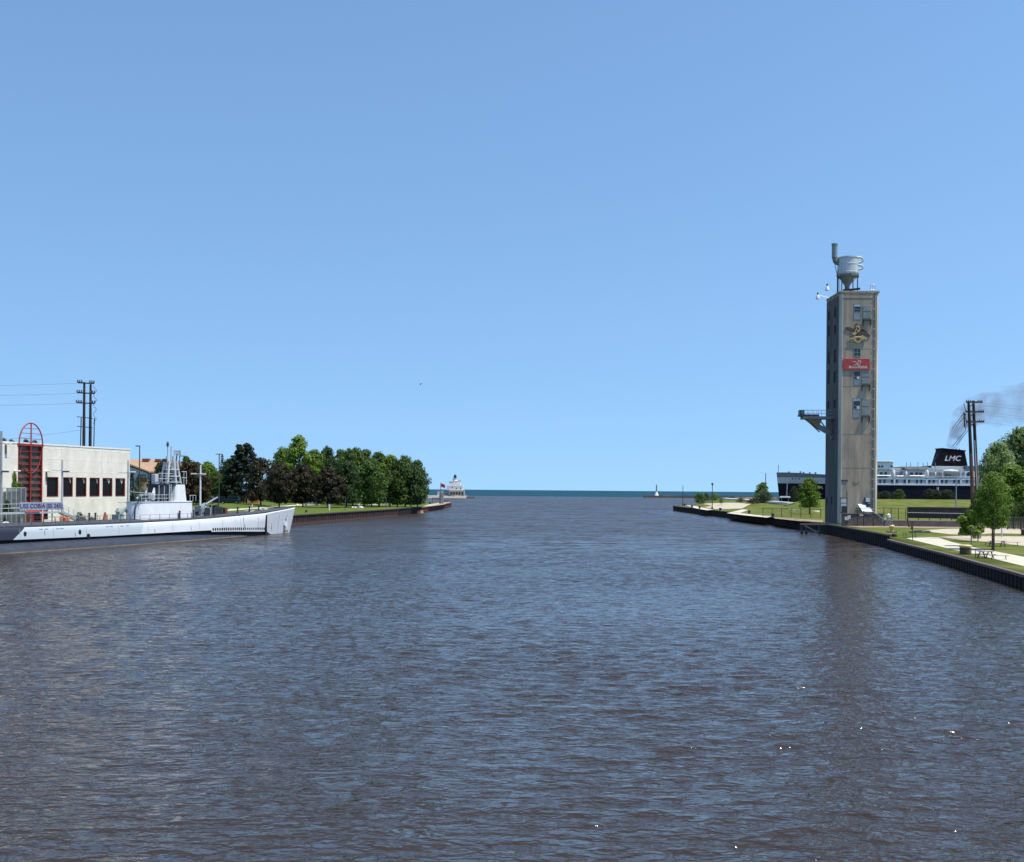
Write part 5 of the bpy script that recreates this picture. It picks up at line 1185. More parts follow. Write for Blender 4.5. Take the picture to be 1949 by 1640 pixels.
def crown_mesh(key, shape, leaf, nclump, nleaf, ls, seed, lm):
    """unit crown: half width 1, base z=0, top z=1 (z scaled by the caller)"""
    rnd = random.Random(seed); vs = []; fs = []
    H = shape['h']; prof = shape['prof']
    def R(t):
        for (a, ra), (b, rb) in zip(prof[:-1], prof[1:]):
            if a <= t <= b: return ra + (rb - ra) * (t - a) / (b - a)
        return 0
    cl = []
    for i in range(nclump):
        t = (i + rnd.random()) / nclump; t = t * .97 + .015
        a = i * 2.399 + rnd.uniform(-.5, .5); r = R(t) * (rnd.uniform(.55, 1.0) if rnd.random() < .8 else rnd.uniform(.0, .6))
        rc = shape['rc'] * rnd.uniform(.7, 1.35) * (.55 + .45 * min(1, R(t) * 1.6))
        cl.append((Vector((r * math.cos(a) * (1 - .35 * rc), r * math.sin(a) * (1 - .35 * rc), t * H)), rc))
    for c, rc in cl:
        k = int(nleaf / nclump * (rc / shape['rc']) ** 1.5)
        for j in range(k):
            d = Vector((rnd.gauss(0, 1), rnd.gauss(0, 1), rnd.gauss(.25, .9))).normalized()
            q = rnd.random() ** .45
            p = c + Vector((d.x * rc * 1.15, d.y * rc * 1.15, d.z * rc * shape.get('flat', .7))) * q
            if p.z < 0: continue
            nrm = (d * 1.0 + Vector((0, 0, .45)) + Vector((rnd.uniform(-1, 1), rnd.uniform(-1, 1), rnd.uniform(-1, 1))) * .75).normalized()
            u = nrm.orthogonal().normalized(); w = nrm.cross(u); an = rnd.uniform(0, PI); u, w = u * math.cos(an) + w * math.sin(an), w * math.cos(an) - u * math.sin(an)
            s_ = ls * rnd.uniform(.6, 1.35); o = len(vs)
            vs += [p + u * s_, p + w * s_ * .62 + nrm * s_ * .15, p - u * s_ * .9, p - w * s_ * .6 + nrm * s_ * .12]; fs.append((o, o + 1, o + 2, o + 3))
    me = bpy.data.meshes.new('crown'); me.from_pydata([tuple(v) for v in vs], [], fs); me.materials.append(lm)
    # trunk and limbs
    mb = MB(); tr = shape.get('trunk', .055)
    mb.tube([(0, 0, -1.0), (.01, 0, 0), (.02, .01, H * .35), (0, .02, H * .75)], [tr, tr * .85, tr * .6, tr * .15], 7)
    for i, (c, rc) in enumerate(cl):
        if i % shape.get('limb', 3) == 0 and c.z < H * .85:
            z0 = max(-.1, c.z * .55 - .05); mb.tube([(0, 0, z0), Vector((0, 0, z0)).lerp(c, .5) + Vector((0, 0, .04)), c], [tr * .4, tr * .25, tr * .08], 4)
    m2 = bpy.data.meshes.new('trunk'); m2.from_pydata([tuple(v) for v in mb.v], [], mb.f); m2.shade_smooth(); m2.materials.append(shape.get('bark', bark))
    PROTO[key] = (me, m2, H)
    return PROTO[key]
ROUND = dict(h=1.9, prof=[(0, .45), (.15, .85), (.35, 1.0), (.6, .93), (.8, .68), (.93, .38), (1, .1)], rc=.30)
OVAL = dict(h=2.6, prof=[(0, .45), (.2, .9), (.4, 1.0), (.65, .8), (.85, .45), (1, .08)], rc=.30)
BROAD = dict(h=1.45, prof=[(0, .6), (.2, .98), (.45, 1.0), (.7, .82), (.9, .45), (1, .15)], rc=.27, flat=.55)
PEAK = dict(h=2.3, prof=[(0, .7), (.2, 1.0), (.4, .92), (.6, .62), (.78, .42), (.93, .25), (1, .06)], rc=.25)
CONE = dict(h=2.6, prof=[(0, .95), (.15, 1.0), (.5, .66), (.8, .33), (1, .03)], rc=.20, flat=.5, trunk=.05)
SPRUCE = dict(h=4.2, prof=[(0, 1.0), (.3, .8), (.6, .5), (.85, .22), (1, .02)], rc=.24, flat=.4, trunk=.06)
BUSH = dict(h=1.1, prof=[(0, .9), (.3, 1.0), (.6, .85), (.85, .5), (1, .2)], rc=.33, trunk=.04)
MULTI = dict(h=1.5, prof=[(0, .5), (.2, .95), (.45, 1.0), (.7, .8), (.9, .45), (1, .15)], rc=.26, trunk=.05, bark=bark_p, limb=2)
SH = dict(ROUND=ROUND, OVAL=OVAL, BROAD=BROAD, PEAK=PEAK, CONE=CONE, SPRUCE=SPRUCE, BUSH=BUSH, MULTI=MULTI)
LM = dict(green=L_green, bright=L_bright, dark=L_dark, pine=L_pine, crim=L_crim, rust=L_rust, pale=L_pale, grey=L_grey, lime=L_lime, shrub=L_shrub)
G1 = 'trees on the lawn beyond the submarine'; G2 = 'green trees along the lawn towards the point'
def tree(px, ytop, ybot, hwpx, Y, shape, lm, label, group=None, name='tree', seed=0, n=6000, nc=64, ls=.066, base=None, gzv=None, cat='tree', sy=None):
    """ytop / ybot: top and bottom of the crown in the photograph, hwpx its half width"""
    key = (shape, lm, seed, n)
    if key not in PROTO: crown_mesh(key, SH[shape], None, nc, n, ls, seed * 31 + len(PROTO), LM[lm])
    me, m2, H = PROTO[key]
    if group in (G1, G2): ybot += 4
    P = atY(px, ytop, Y); zt = P.z; zb = atY(px, ybot, Y).z; g = gz(P.x, Y) if gzv is None else gzv
    zb = max(zb, g + .15); hw_ = hwpx * Y / FPX; sz = (zt - zb) / H
    t = thing(name, label, cat, (P.x, Y, g), random.uniform(0, 6.28), group)
    c = bpy.data.objects.new('crown', me); COL.objects.link(c); c.parent = t; c.location = (0, 0, zb - g); c.scale = (hw_ * 1.12, hw_ * 1.12 if sy is None else sy, sz * 1.05)
    k = bpy.data.objects.new('trunk', m2); COL.objects.link(k); k.parent = t; k.location = (0, 0, zb - g); lift = zb - g + .3
    k.scale = (hw_ * .93, hw_ * .93, sz)
    if lift > .5: MB().tube([(0, 0, -.3), (0, 0, (zb - g) + .2)], .055 * hw_ * 1.05, 8, .055 * hw_ * .85).build('lower_trunk', SH[shape].get('bark', bark), t, smooth=1)
    return t
G1 = 'trees on the lawn beyond the submarine'
tree(455, 850, 953, 34, 335, 'CONE', 'pine', 'tall dark pine with a pointed top behind the submarine foredeck', G1, seed=1, n=5200, nc=80)
tree(470, 846, 900, 24, 337, 'PEAK', 'pine', 'darkest peaked tree crown right of the tall pine', G1, seed=2)
tree(437, 880, 950, 20, 341, 'ROUND', 'dark', 'dark rounded tree at the left foot of the pine', G1, seed=3)
tree(423, 868, 944, 12, 400, 'SPRUCE', 'dark', 'slim dark spruce seen beside the twin headed lamp pole', G1, seed=1, n=2500)
tree(497, 878, 948, 28, 322, 'ROUND', 'crim', 'blackish crimson tree right of the pine', G1, seed=1)
tree(532, 886, 953, 28, 312, 'BROAD', 'crim', 'brownish crimson tree with lit right side before the bright tall tree', G1, seed=2)
tree(568, 837, 945, 36, 375, 'PEAK', 'bright', 'tallest bright green tree with a pointed top above the lawn', G1, seed=1, n=5200, nc=80)
tree(538, 860, 945, 24, 385, 'ROUND', 'bright', 'bright green tree on the left flank of the tallest tree', G1, seed=2)
tree(598, 864, 945, 27, 380, 'ROUND', 'bright', 'bright green tree on the right flank of the tallest tree', G1, seed=3)
tree(577, 890, 952, 28, 322, 'BROAD', 'crim', 'dark crimson tree in the middle of the lawn group', G1, seed=3)
tree(624, 894, 954, 30, 312, 'BROAD', 'crim', 'rightmost broad crimson tree with the walking person below', G1, seed=1)
tree(622, 856, 930, 21, 385, 'ROUND', 'dark', 'dark round topped tree behind the crimson trees', G1, seed=4)
G2 = 'green trees along the lawn towards the point'
for i, (px, yt, yb, hw_, Y, sh_, lm, lab) in enumerate((
    (650, 861, 948, 30, 372, 'OVAL', 'green', 'green tree directly right of the crimson trees'),
    (672, 859, 948, 28, 350, 'ROUND', 'green', 'dark green tree second in the row towards the point'),
    (694, 861, 950, 31, 362, 'OVAL', 'green', 'green tree in the row with a high flat shoulder'),
    (708, 880, 955, 28, 325, 'ROUND', 'green', 'lower tree standing in front of the green row'),
    (722, 867, 952, 31, 352, 'OVAL', 'green', 'mid green tree with olive patches in the row'),
    (743, 871, 952, 30, 348, 'OVAL', 'bright', 'lighter olive green tree three from the end of the row'),
    (757, 882, 955, 28, 335, 'ROUND', 'green', 'low green tree tucked into the row near its end'),
    (772, 873, 952, 28, 358, 'OVAL', 'green', 'full tree second last in the row before the point'),
    (795, 880, 955, 22, 345, 'OVAL', 'green', 'last green tree of the row leaning over the point'),
    (783, 890, 956, 27, 338, 'ROUND', 'dark', 'shaded low tree under the last tree of the row'),
    (660, 884, 953, 28, 318, 'ROUND', 'dark', 'lower dark green tree beside the rightmost crimson tree'))):
    tree(px, yt, yb, hw_, Y, sh_, lm, lab, G2, seed=5 + i % 3)
for i, (px, hw_, lab) in enumerate(((640, 16, 'behind the rightmost crimson tree'), (668, 18, 'left of the bending person'), (700, 17, 'behind the middle of the green row'), (728, 15, 'under the olive patched tree'), (752, 16, 'three trees before the point'), (545, 18, 'between the crimson trunks'), (515, 15, 'right of the red building'))):
    tree(px, 944, 961, hw_, 392, 'BUSH', 'dark', 'low dark bush under the crowns ' + lab, 'dark bushes under the left trees', seed=6 + i % 2, n=1800, nc=30, name='bush')
G3 = 'trees between the cream building and the pine'
tree(395, 884, 945, 24, 345, 'ROUND', 'bright', 'bright green tree behind the white light pole', G3, seed=4)
tree(410, 898, 938, 18, 335, 'OVAL', 'green', 'green tree under the twin headed lamp pole', G3, seed=6)
tree(354, 871, 930, 16, 370, 'OVAL', 'green', 'green crown peeping over the rusty tree right of the shears', G3, seed=7)
tree(374, 882, 920, 14, 372, 'ROUND', 'dark', 'dark green crown above the white pole arm', G3, seed=5)
tree(362, 884, 956, 32, 300, 'ROUND', 'rust', 'rusty brown leaved tree behind the submarine bridge', G3, seed=1)
tree(385, 905, 958, 20, 296, 'ROUND', 'rust', 'smaller rusty brown tree behind the white light pole', G3, seed=2)
tree(312, 880, 945, 18, 290, 'ROUND', 'shrub', 'olive brown tree in front of the tan roofed house', G3, seed=1)
tree(297, 905, 950, 16, 285, 'ROUND', 'rust', 'low brown tree left of the periscope shears', G3, seed=3)
tree(265, 905, 958, 9, 270, 'OVAL', 'dark', 'narrow dark tree at the lamp pole right of the cream building', G3, seed=1, n=2500)
tree(252, 902, 962, 8, 262, 'OVAL', 'pine', 'black green tree hugging the corner of the cream building', G3, seed=1, n=2500)
for i, (px, yt, hw_) in enumerate(((6, 836, 10), (22, 838, 8), (50, 838, 9), (66, 839, 9))):
    tree(px, yt, 870, hw_, 330, 'ROUND', 'shrub', ('tree top above the cream roof at the picture edge', 'low tree top left of the red arch', 'tree top seen through the left of the red arch', 'tree top seen through the right of the red arch')[i], 'tree tops behind the cream building', seed=2 + i % 2, n=2500)
# climbing plant and shrubs before the cream building
def spot(px, py, Y, z): return atY(px, py, Y)
def bshrub(px, yt, yb, hw_, out, lm, label, group='small plants before the cream building', name='shrub'):
    o = BR + BN * out; d = ray(px, 900); t_ = o.dot(BN) / (d.x * BN.x + d.y * BN.y); Y = d.y * t_
    return tree(px, yt, yb, hw_, Y, 'BUSH', lm, label, group, name=name, seed=1, n=700, nc=20, ls=.12, cat='plant')
bshrub(27, 903, 930, 5, 3.5, 'bright', 'thin green vine top above the wire mesh enclosure')
bshrub(35, 920, 931, 7, 3.4, 'bright', 'yellow green vine clump on top of the wire mesh enclosure')
bshrub(14, 955, 978, 9, 5.0, 'shrub', 'straggly dark green shrub left of the gangway name board')
bshrub(10, 985, 996, 4, 3.0, 'dark', 'small clipped green shrub low at the left picture edge')
bshrub(152, 976, 990, 8, 3.0, 'grey', 'grey green shrub behind the foot of the gangway stairs')
# right side trees
G4 = 'large pale trees at the right picture edge'
tree(1949, 824, 955, 52, 262, 'ROUND', 'pale', 'largest pale green tree cut by the right picture edge', G4, seed=1, n=10000, nc=80, ls=.052)
tree(1900, 850, 945, 34, 250, 'ROUND', 'pale', 'pale green tree left of the largest edge tree', G4, seed=2, n=8000, nc=70, ls=.052)
tree(1925, 893, 965, 36, 238, 'ROUND', 'bright', 'dark green tree mass below the pale crowns', G4, seed=3, n=6000, nc=80)
tree(1990, 850, 960, 40, 255, 'ROUND', 'green', 'green tree reaching in from beyond the right picture edge', G4, seed=3, n=6000, nc=80)
G5 = 'trees on the right park lawn'
tree(1890, 905, 1006, 33, 131, 'OVAL', 'lime', 'round crowned maple with a thin trunk beside the picnic table', G5, seed=8, n=9000, nc=60, ls=.055)
tree(1893, 915, 985, 22, 129, 'ROUND', 'lime', 'lighter bough of foliage on the near side of the maple', G5, seed=8, n=4000, ls=.05)
tree(1862, 936, 996, 17, 152, 'OVAL', 'shrub', 'reddish olive young tree left of the maple', G5, seed=8, n=3500)
tree(1849, 974, 1018, 25, 139, 'MULTI', 'lime', 'small bright green tree with pale forked stems on the lawn', G5, seed=1, n=3600, nc=26, ls=.085)
tree(1541, 912, 966, 22, 292, 'OVAL', 'bright', 'full green tree just left of the concrete tower', G5, seed=9, n=5000, nc=80)
tree(1452, 920, 958, 18, 405, 'PEAK', 'bright', 'pointed green tree under the curved street lamp', G5, seed=9, n=4200)
tree(1455, 936, 962, 16, 396, 'ROUND', 'grey', 'grey green bush at the foot of the pointed tree', G5, seed=1, n=3000)
tree(1511, 926, 953, 9, 372, 'OVAL', 'shrub', 'dark shrub before the ferry bow', 'shrubs before the ferry', seed=3, n=2000)
tree(1373, 948.5, 957.5, 5.5, 398, 'ROUND', 'green', 'tiny lollipop tree left of the middle of the sand oval', 'small trees near the point', seed=2, n=1500)
tree(1409, 947.5, 959, 9, 400, 'ROUND', 'dark', 'small round tree right of the middle of the sand oval', 'small trees near the point', seed=2, n=1500)
tree(1331, 940, 956.5, 11, 432, 'BUSH', 'green', 'rounded bush nearest the harbour mouth', 'bushes near the point', seed=2, n=2200, nc=40)
tree(1344, 939.5, 953, 7, 436, 'BUSH', 'green', 'small bush between the point and the globe lamp', 'bushes near the point', seed=3, n=1500, nc=30)
tree(1360, 940, 956, 8, 434, 'BUSH', 'bright', 'bush right behind the globe lamp post', 'bushes near the point', seed=3, n=1800, nc=30)
tree(1434, 950, 960, 13, 390, 'BUSH', 'rust', 'low brownish bush left of the pointed tree', 'bushes near the point', seed=4, n=1500, nc=30)
for i, (px, yt, yb, hw_, lm, lab) in enumerate(((1668, 936, 953, 8, 'shrub', 'dark shrub touching the right edge of the tower'), (1685, 935, 953, 11, 'shrub', 'low round shrub second from the tower'), (1710, 932, 953.5, 11, 'green', 'lit pointed green shrub before the ferry'),
    (1769, 931, 953, 11, 'shrub', 'shrub below the stern windows left of the middle clump'), (1783, 933, 953, 9, 'shrub', 'middle shrub of the clump of three before the ferry'), (1801, 932.5, 953, 13, 'shrub', 'widest right shrub of the clump of three'))):
    tree(px, yt, yb, hw_, 373, 'ROUND', lm, lab, 'shrubs before the ferry', seed=10 + i % 2, n=2600)
for i, (px, yt, yb, hw_) in enumerate(((1929, 957, 990, 11), (1948, 958, 992, 14), (1975, 955, 992, 16))):
    tree(px, yt, yb, hw_, 188, 'BUSH', 'green', ('green hedge bush right of the maple', 'green hedge bush at the picture edge before the grey shed', 'hedge bush beyond the picture edge')[i], 'hedge bushes by the dark fence', seed=5, n=2500, nc=40)

# ------------------------------------------------------------------ houses and sheds behind
tile = mat('tan roof tiles', (.40, .26, .165), .8, scale=2, var=.12); brick_m = mat('rust brick wall', (.24, .085, .04), .85, scale=2, var=.2); siding = mat('pale blue siding', (.42, .47, .52), .7, var=.05)
tealw = mat('teal glazing', (.06, .14, .14), .3); tanwall = mat('tan wall', (.48, .34, .20), .8, scale=1, var=.1)
h1 = thing('house', 'long low house with tan roof and dark brick under the eaves', 'house', (atY(285, 880, 330).x, 330, 2.2))
def HP(h, px, py, Y): p = atY(px, py, Y); return (p.x - h.location.x, p.z - h.location.z)
Y = 330; a, z1 = HP(h1, 250, 877, Y); b, z2 = HP(h1, 322, 888, Y); _, z3 = HP(h1, 300, 905, Y)
MB().box((a - 6, 0, 0), (b, 12, z2 - .3)).build('wall', brick_m, h1)
MB().add([(a - 7, -1.2, z2 - .9), (b + 1, -1.2, z2 - .6), (b + 1, 6, z1 + .1), (a - 7, 6, z1 + .6), (a - 7, -1.2, z2 - .6), (b + 1, -1.2, z2 - .3), (b + 1, 6, z1 + .4), (a - 7, 6, z1 + .9), (a - 7, 13, z2), (b + 1, 13, z2)], [(0, 1, 5, 4), (4, 5, 6, 7), (7, 6, 9, 8), (0, 4, 7, 8), (1, 9, 6, 5), (0, 8, 9, 1)]).build('roof', tile, h1)
for k in range(4): x = a + (b - a) * (k + .3) / 4; MB().box((x, -.1, 1.2), (x + 2.2, -.02, 3.2)).build('window', tealw, h1)
MB().box((a + 2, 4, z1), (a + 4, 6, z1 + .9)).build('chimney', brick_m, h1); MB().box((a + 6, 4, z1), (a + 7.5, 6, z1 + .8)).build('chimney', brick_m, h1)
h2 = thing('house', 'nearer house with tan gable roof, pale blue siding and teal window', 'house', (atY(262, 900, 285).x, 285, 2.2)); Y = 285
a, zr = HP(h2, 246, 884, Y); b, zE = HP(h2, 283, 898.5, Y); _, zb1 = HP(h2, 270, 908, Y)
MB().prism([(a - 3, 0), (b - .4, 0), (b - .4, zE - .2), (a, zr - .5), (a - 3, zr - 1.6)], 0, 10, axis='y').build('wall', siding, h2)
MB().prism([(a - .2, zr), (b + .4, zE - .1), (b + .4, zE + .25), (a - .2, zr + .45), (a - 3.6, zr - 1.2), (a - 3.6, zr - 1.5)], -.7, 10.7, axis='y').build('roof', tile, h2)
MB().box((b - 2.9, -.08, zb1 + .2), (b - .7, -.02, zE - .6)).build('window', tealw, h2)
MB().box((b - 3.3, -.12, zb1 - 1.4), (b - .4, -.02, zb1)).build('brick_panel', brick_m, h2); MB().box((b - 3.3, -.14, 0), (b - .4, -.02, zb1 - 1.4)).build('wall_panel', tanwall, h2)
for k in range(2): MB().box((a + .3 + 1.9 * k, -.08, 1.0), (a + 1.6 + 1.9 * k, -.02, 3.4)).build('window', darkglass, h2)
rs = thing('red_shed', 'long low red building under the dark pine', 'building', (atY(452, 950, 345).x, 345, 2.2)); Y = 345
a, z1 = HP(rs, 428, 935, Y); b, z2 = HP(rs, 482, 949, Y)
redw = mat('faded red wall', (.33, .035, .03), .7, scale=1, var=.2)
MB().box((a, 0, 0), (b, 7, z1)).build('wall', redw, rs); MB().box((a - .3, -.4, z1), (b + .3, 7.4, z1 + .3)).build('roof', mat('dull red roof', (.22, .03, .03), .7), rs)
MB().box((a + 4, -.08, .0), (b - 1, -.02, z2 + .4)).build('pale_base', mat('grey white base', (.45, .43, .40), .8), rs)
for k in range(3): MB().box((a + .6 + 3 * k, -.12, .6), (a + 1.2 + 3 * k, -.03, z1 - .1)).build('column', mat('orange red column', (.55, .12, .06), .7), rs)
gs = thing('grey_shed', 'flat grey shed behind the hedge at the right picture edge', 'building', (atY(1945, 955, 245).x, 245, 2.2)); Y = 245
a, z1 = HP(gs, 1924, 946.5, Y)
MB().box((a, 0, 0), (a + 16, 8, z1)).build('wall', mat('shed grey wall', (.42, .46, .50), .6, var=.06), gs); MB().box((a - .2, -.3, z1), (a + 16.3, 8.3, z1 + .3)).build('roof', mat('shed pale roof', (.55, .60, .66), .5), gs)

# ------------------------------------------------------------------ vehicles
def car(label, px, py, Y, L, W, H, m, rz, kind='car', group='vehicles parked behind the submarine'):
    P = atY(px, py, Y); g = gz(P.x, Y); t = thing('parked_' + kind, label, kind, (P.x, Y, g), rz, group)
    bh = H * .55 if kind != 'van' else H * .5; hl = L / 2; hw_ = W / 2
    prof = [(-hl, .3), (-hl, bh * .9), (-hl + .15, bh), (hl - 1.1, bh), (hl - .1, bh * .8), (hl, .45), (hl - .05, .3)]
    MB().prism(prof, -hw_, hw_, axis='y').build('body', m, t, bevel=.07)
    if kind == 'van': cab = [(-hl + .05, bh), (hl - .95, bh), (hl - 1.7, H), (-hl + .15, H)]
    elif kind == 'suv': cab = [(-hl + .1, bh), (hl - 1.2, bh), (hl - 2.0, H), (-hl + .5, H)]
    else: cab = [(-hl + .6, bh), (hl - 1.3, bh), (hl - 2.1, H), (-hl + 1.4, H)]
    MB().prism(cab, -hw_ + .08, hw_ - .08, axis='y', top=cab).build('cabin', m, t, bevel=.06)
    n = 3
    for s_ in (-1, 1):
        x0, x1 = cab[0][0] + .35, cab[1][0] - .5
        for k in range(n):
            a = x0 + (x1 - x0) * k / n + .04; b = x0 + (x1 - x0) * (k + 1) / n - .04; y = s_ * (hw_ - .07)
            MB().prism([(a, bh + .08), (b, bh + .08), (b - (.25 if k == n - 1 else 0), H - .14), (a + (.2 if k == 0 else 0), H - .14)], min(y, y + s_ * .02), max(y, y + s_ * .02), axis='y').build('window', darkglass, t)
    w0 = cab[1]; w1 = cab[2]
    MB().add([(w0[0] + .01, -hw_ + .2, w0[1] + .06), (w0[0] + .01, hw_ - .2, w0[1] + .06), (w1[0] + .06, hw_ - .25, w1[1] - .08), (w1[0] + .06, -hw_ + .25, w1[1] - .08)], [(0, 1, 2, 3)]).build('windscreen', darkglass, t)
    for x in (-hl + .85, hl - .9):
        for s_ in (-1, 1):
            w = MB().lathe([(0, -.1), (.33, -.1), (.35, -.06), (.35, .08), (.33, .11), (0, .11)], (0, 0, 0), 16).build('wheel', mat('tyre rubber', (.02, .02, .02), .8), t)
            w.matrix_local = Matrix.Translation((x, s_ * (hw_ - .1), .35)) @ Matrix.Rotation(PI / 2, 4, 'X')
            MB().lathe([(0, -.13), (.2, -.12), (.2, .13), (0, .14)], (0, 0, 0), 12).build('rim', steel, w)
    for s_ in (-1, 1): MB().box((hl - .12, s_ * (hw_ - .25) - .18, .62), (hl + .01, s_ * (hw_ - .25) + .18, .8)).build('headlight', pale, t, bevel=.02)
    return t
navy = mat('navy car paint', (.008, .012, .035), .2, var=.05, coat=.6); tealc = mat('teal dark car paint', (.012, .035, .045), .2, var=.05, coat=.6); silv = mat('silver blue car paint', (.28, .33, .40), .3, var=.05, coat=.5); whc = mat('white car paint', (.70, .71, .72), .3, var=.03, coat=.5)
car('dark navy car parked behind the deck gun, nearer one', 414, 960, 318, 5.0, 2.0, 2.2, navy, PI + .15, 'suv')
car('dark teal car parked beyond the navy one', 441, 955, 328, 5.2, 2.0, 2.3, tealc, PI, 'suv')
car('silver blue van with dark windows parked under the crimson trees', 592, 960, 345, 5.2, 2.0, 2.1, silv, PI + .1, 'van')
car('white car with dark lower body between the crimson trunks', 508, 955, 372, 4.6, 1.8, 1.5, whc, PI, 'car')

# ------------------------------------------------------------------ people
skin = mat('skin', (.42, .25, .17), .6, var=.04)
def skin_mesh(name, verts, edges, m, parent, root=0, sub_=2):
    me = bpy.data.meshes.new(name); me.from_pydata([v[:3] for v in verts], edges, []); ob = bpy.data.objects.new(name, me); COL.objects.link(ob)
    md = ob.modifiers.new('s', 'SKIN'); sl = me.skin_vertices[0].data
    for i, v in enumerate(verts): sl[i].radius = (v[3], v[4] if len(v) > 4 else v[3]); sl[i].use_root = (i == root)
    s2 = ob.modifiers.new('d', 'SUBSURF'); s2.levels = s2.render_levels = sub_
    dg = bpy.context.evaluated_depsgraph_get(); m2 = bpy.data.meshes.new_from_object(ob.evaluated_get(dg)); bpy.data.objects.remove(ob)
    m2.materials.clear(); m2.materials.append(m); m2.shade_smooth(); o = bpy.data.objects.new(name, m2); COL.objects.link(o); o.parent = parent; return o
def person(label, P, rz, shirt, trousers, stride, lean, hairc, armf=.12):
    t = thing('person', label, 'person', P, rz); st_ = stride; ln = lean
    hip = (0, 0, .93); ch = (0, ln * .5, 1.30); nk = (0, ln * .85, 1.50)
    V = [(*hip, .145, .11), (0, ln * .25, 1.10, .125, .10), (*ch, .165, .11), (*nk, .06), (0, ln + .01, 1.60, .085, .10), (0, ln + .03, 1.72, .075, .09),
         (.09, 0, .88, .085), (.10, st_ * .45, .50, .06), (.10, st_ * .6, .10, .042), (.10, st_ * .6 + .16, .04, .04, .03),
         (-.09, 0, .88, .085), (-.10, -st_ * .25, .50, .06), (-.10, -st_ * .8, .10, .042), (-.10, -st_ * .8 + .16, .04, .04, .03),
         (.21, ln * .6, 1.42, .055), (.27, ln * .6 - armf, 1.15, .042), (.28, ln * .6 + armf * .3, .92, .032), (.28, ln * .6 + armf * .6, .82, .04, .02),
         (-.21, ln * .6, 1.42, .055), (-.27, ln * .6 + armf, 1.15, .042), (-.28, ln * .6 + armf * 1.8, .95, .032), (-.28, ln * .6 + armf * 2.1, .86, .04, .02)]
    E_ = [(0, 1), (1, 2), (2, 3), (3, 4), (4, 5), (0, 6), (6, 7), (7, 8), (8, 9), (0, 10), (10, 11), (11, 12), (12, 13), (2, 14), (14, 15), (15, 16), (16, 17), (2, 18), (18, 19), (19, 20), (20, 21)]
    b = skin_mesh('body', V, E_, skin, t)
    g = lambda i, k: (*V[i][:3], V[i][3] * k, (V[i][4] if len(V[i]) > 4 else V[i][3]) * k)
    skin_mesh('shirt', [g(0, 1.15), g(1, 1.22), g(2, 1.15), (0, ln * .8, 1.46, .09), g(14, 1.3), g(15, 1.35), g(18, 1.3), g(19, 1.35)], [(0, 1), (1, 2), (2, 3), (2, 4), (4, 5), (2, 6), (6, 7)], shirt, t)
    skin_mesh('trousers', [(0, 0, .95, .16, .125), g(6, 1.3), g(7, 1.5), g(8, 1.7), g(10, 1.3), g(11, 1.5), g(12, 1.7)], [(0, 1), (1, 2), (2, 3), (0, 4), (4, 5), (5, 6)], trousers, t)
    MB().lathe([(0, .13), (.075, .10), (.10, .03), (.098, -.04), (.085, -.10)], (0, ln + .005, 1.70), 12).build('hair', mat(hairc[0], hairc[1], .8), t, smooth=1)
    return t
wc = mat('white cotton', (.72, .72, .66), .8, var=.05); bc = mat('light blue cotton', (.36, .50, .62), .8, var=.06); dkc = mat('dark cloth', (.03, .035, .06), .8)
P = at(626.5, 973.2, 2.2); t = person('person in light blue top and white trousers walking on the lawn edge', (P.x, P.y, 2.2), .9, bc, wc, .30, .05, ('dark hair', (.03, .02, .015))); t.scale = (1.18,) * 3
P = at(682.5, 970.2, 2.2); t = person('person in white clothes bending forward near the wall edge', (P.x, P.y, 2.2), -1.1, wc, wc, .42, .30, ('grey hair', (.35, .35, .36)), .3); t.scale = (1.1,) * 3
for i, (px, py, lab) in enumerate(((566, 962.5, 'white bundle lying on the grass beside the submarine bow'), (671, 966.3, 'left small white bundle on the grass beside the bending person'), (676, 966.4, 'right small white bundle on the grass beside the bending person'), (687, 966.8, 'larger white bundle right behind the bending person'))):
    P = at(px, py, 2.2); t = thing('bundle', lab, 'bundle', (P.x, P.y, 2.2), .3 * i, 'white bundles on the left lawn'); k = 1.3 if i in (0, 3) else .8
    MB().lathe([(.0, 0), (.38 * k, .02), (.42 * k, .2 * k), (.25 * k, .42 * k), (0, .5 * k)], (0, 0, 0), 10).build('cloth', wc, t, smooth=1); MB().lathe([(0, .05), (.22 * k, .1), (.15 * k, .3 * k), (0, .34 * k)], (.5 * k, 0, 0), 8).build('fold', wc, t, smooth=1)
# small dark posts on the left lawn
for i, (px, py, h, lab) in enumerate(((583, 975.5, .7, 'small dark mooring bollard on the lawn edge nearest the submarine bow'), (657, 970, 3.6, 'thin dark post on the lawn edge between the two people'), (735, 966, 3.2, 'thin dark post near the notch in the wall'), (783, 965.5, 1.6, 'short dark post before the last trees'))):
    P = at(px, py, 2.2); t = thing('post', lab, 'post', (P.x, P.y, 2.2), 0, 'dark posts on the left lawn edge')
    MB().lathe([(.35 if h < 1 else .16, 0), (.26 if h < 1 else .12, .1), (.26 if h < 1 else .11, h - .15), (.38 if h < 1 else .2, h - .1), (0, h)], (0, 0, 0), 10).build('shaft', darksteel, t, smooth=.7)

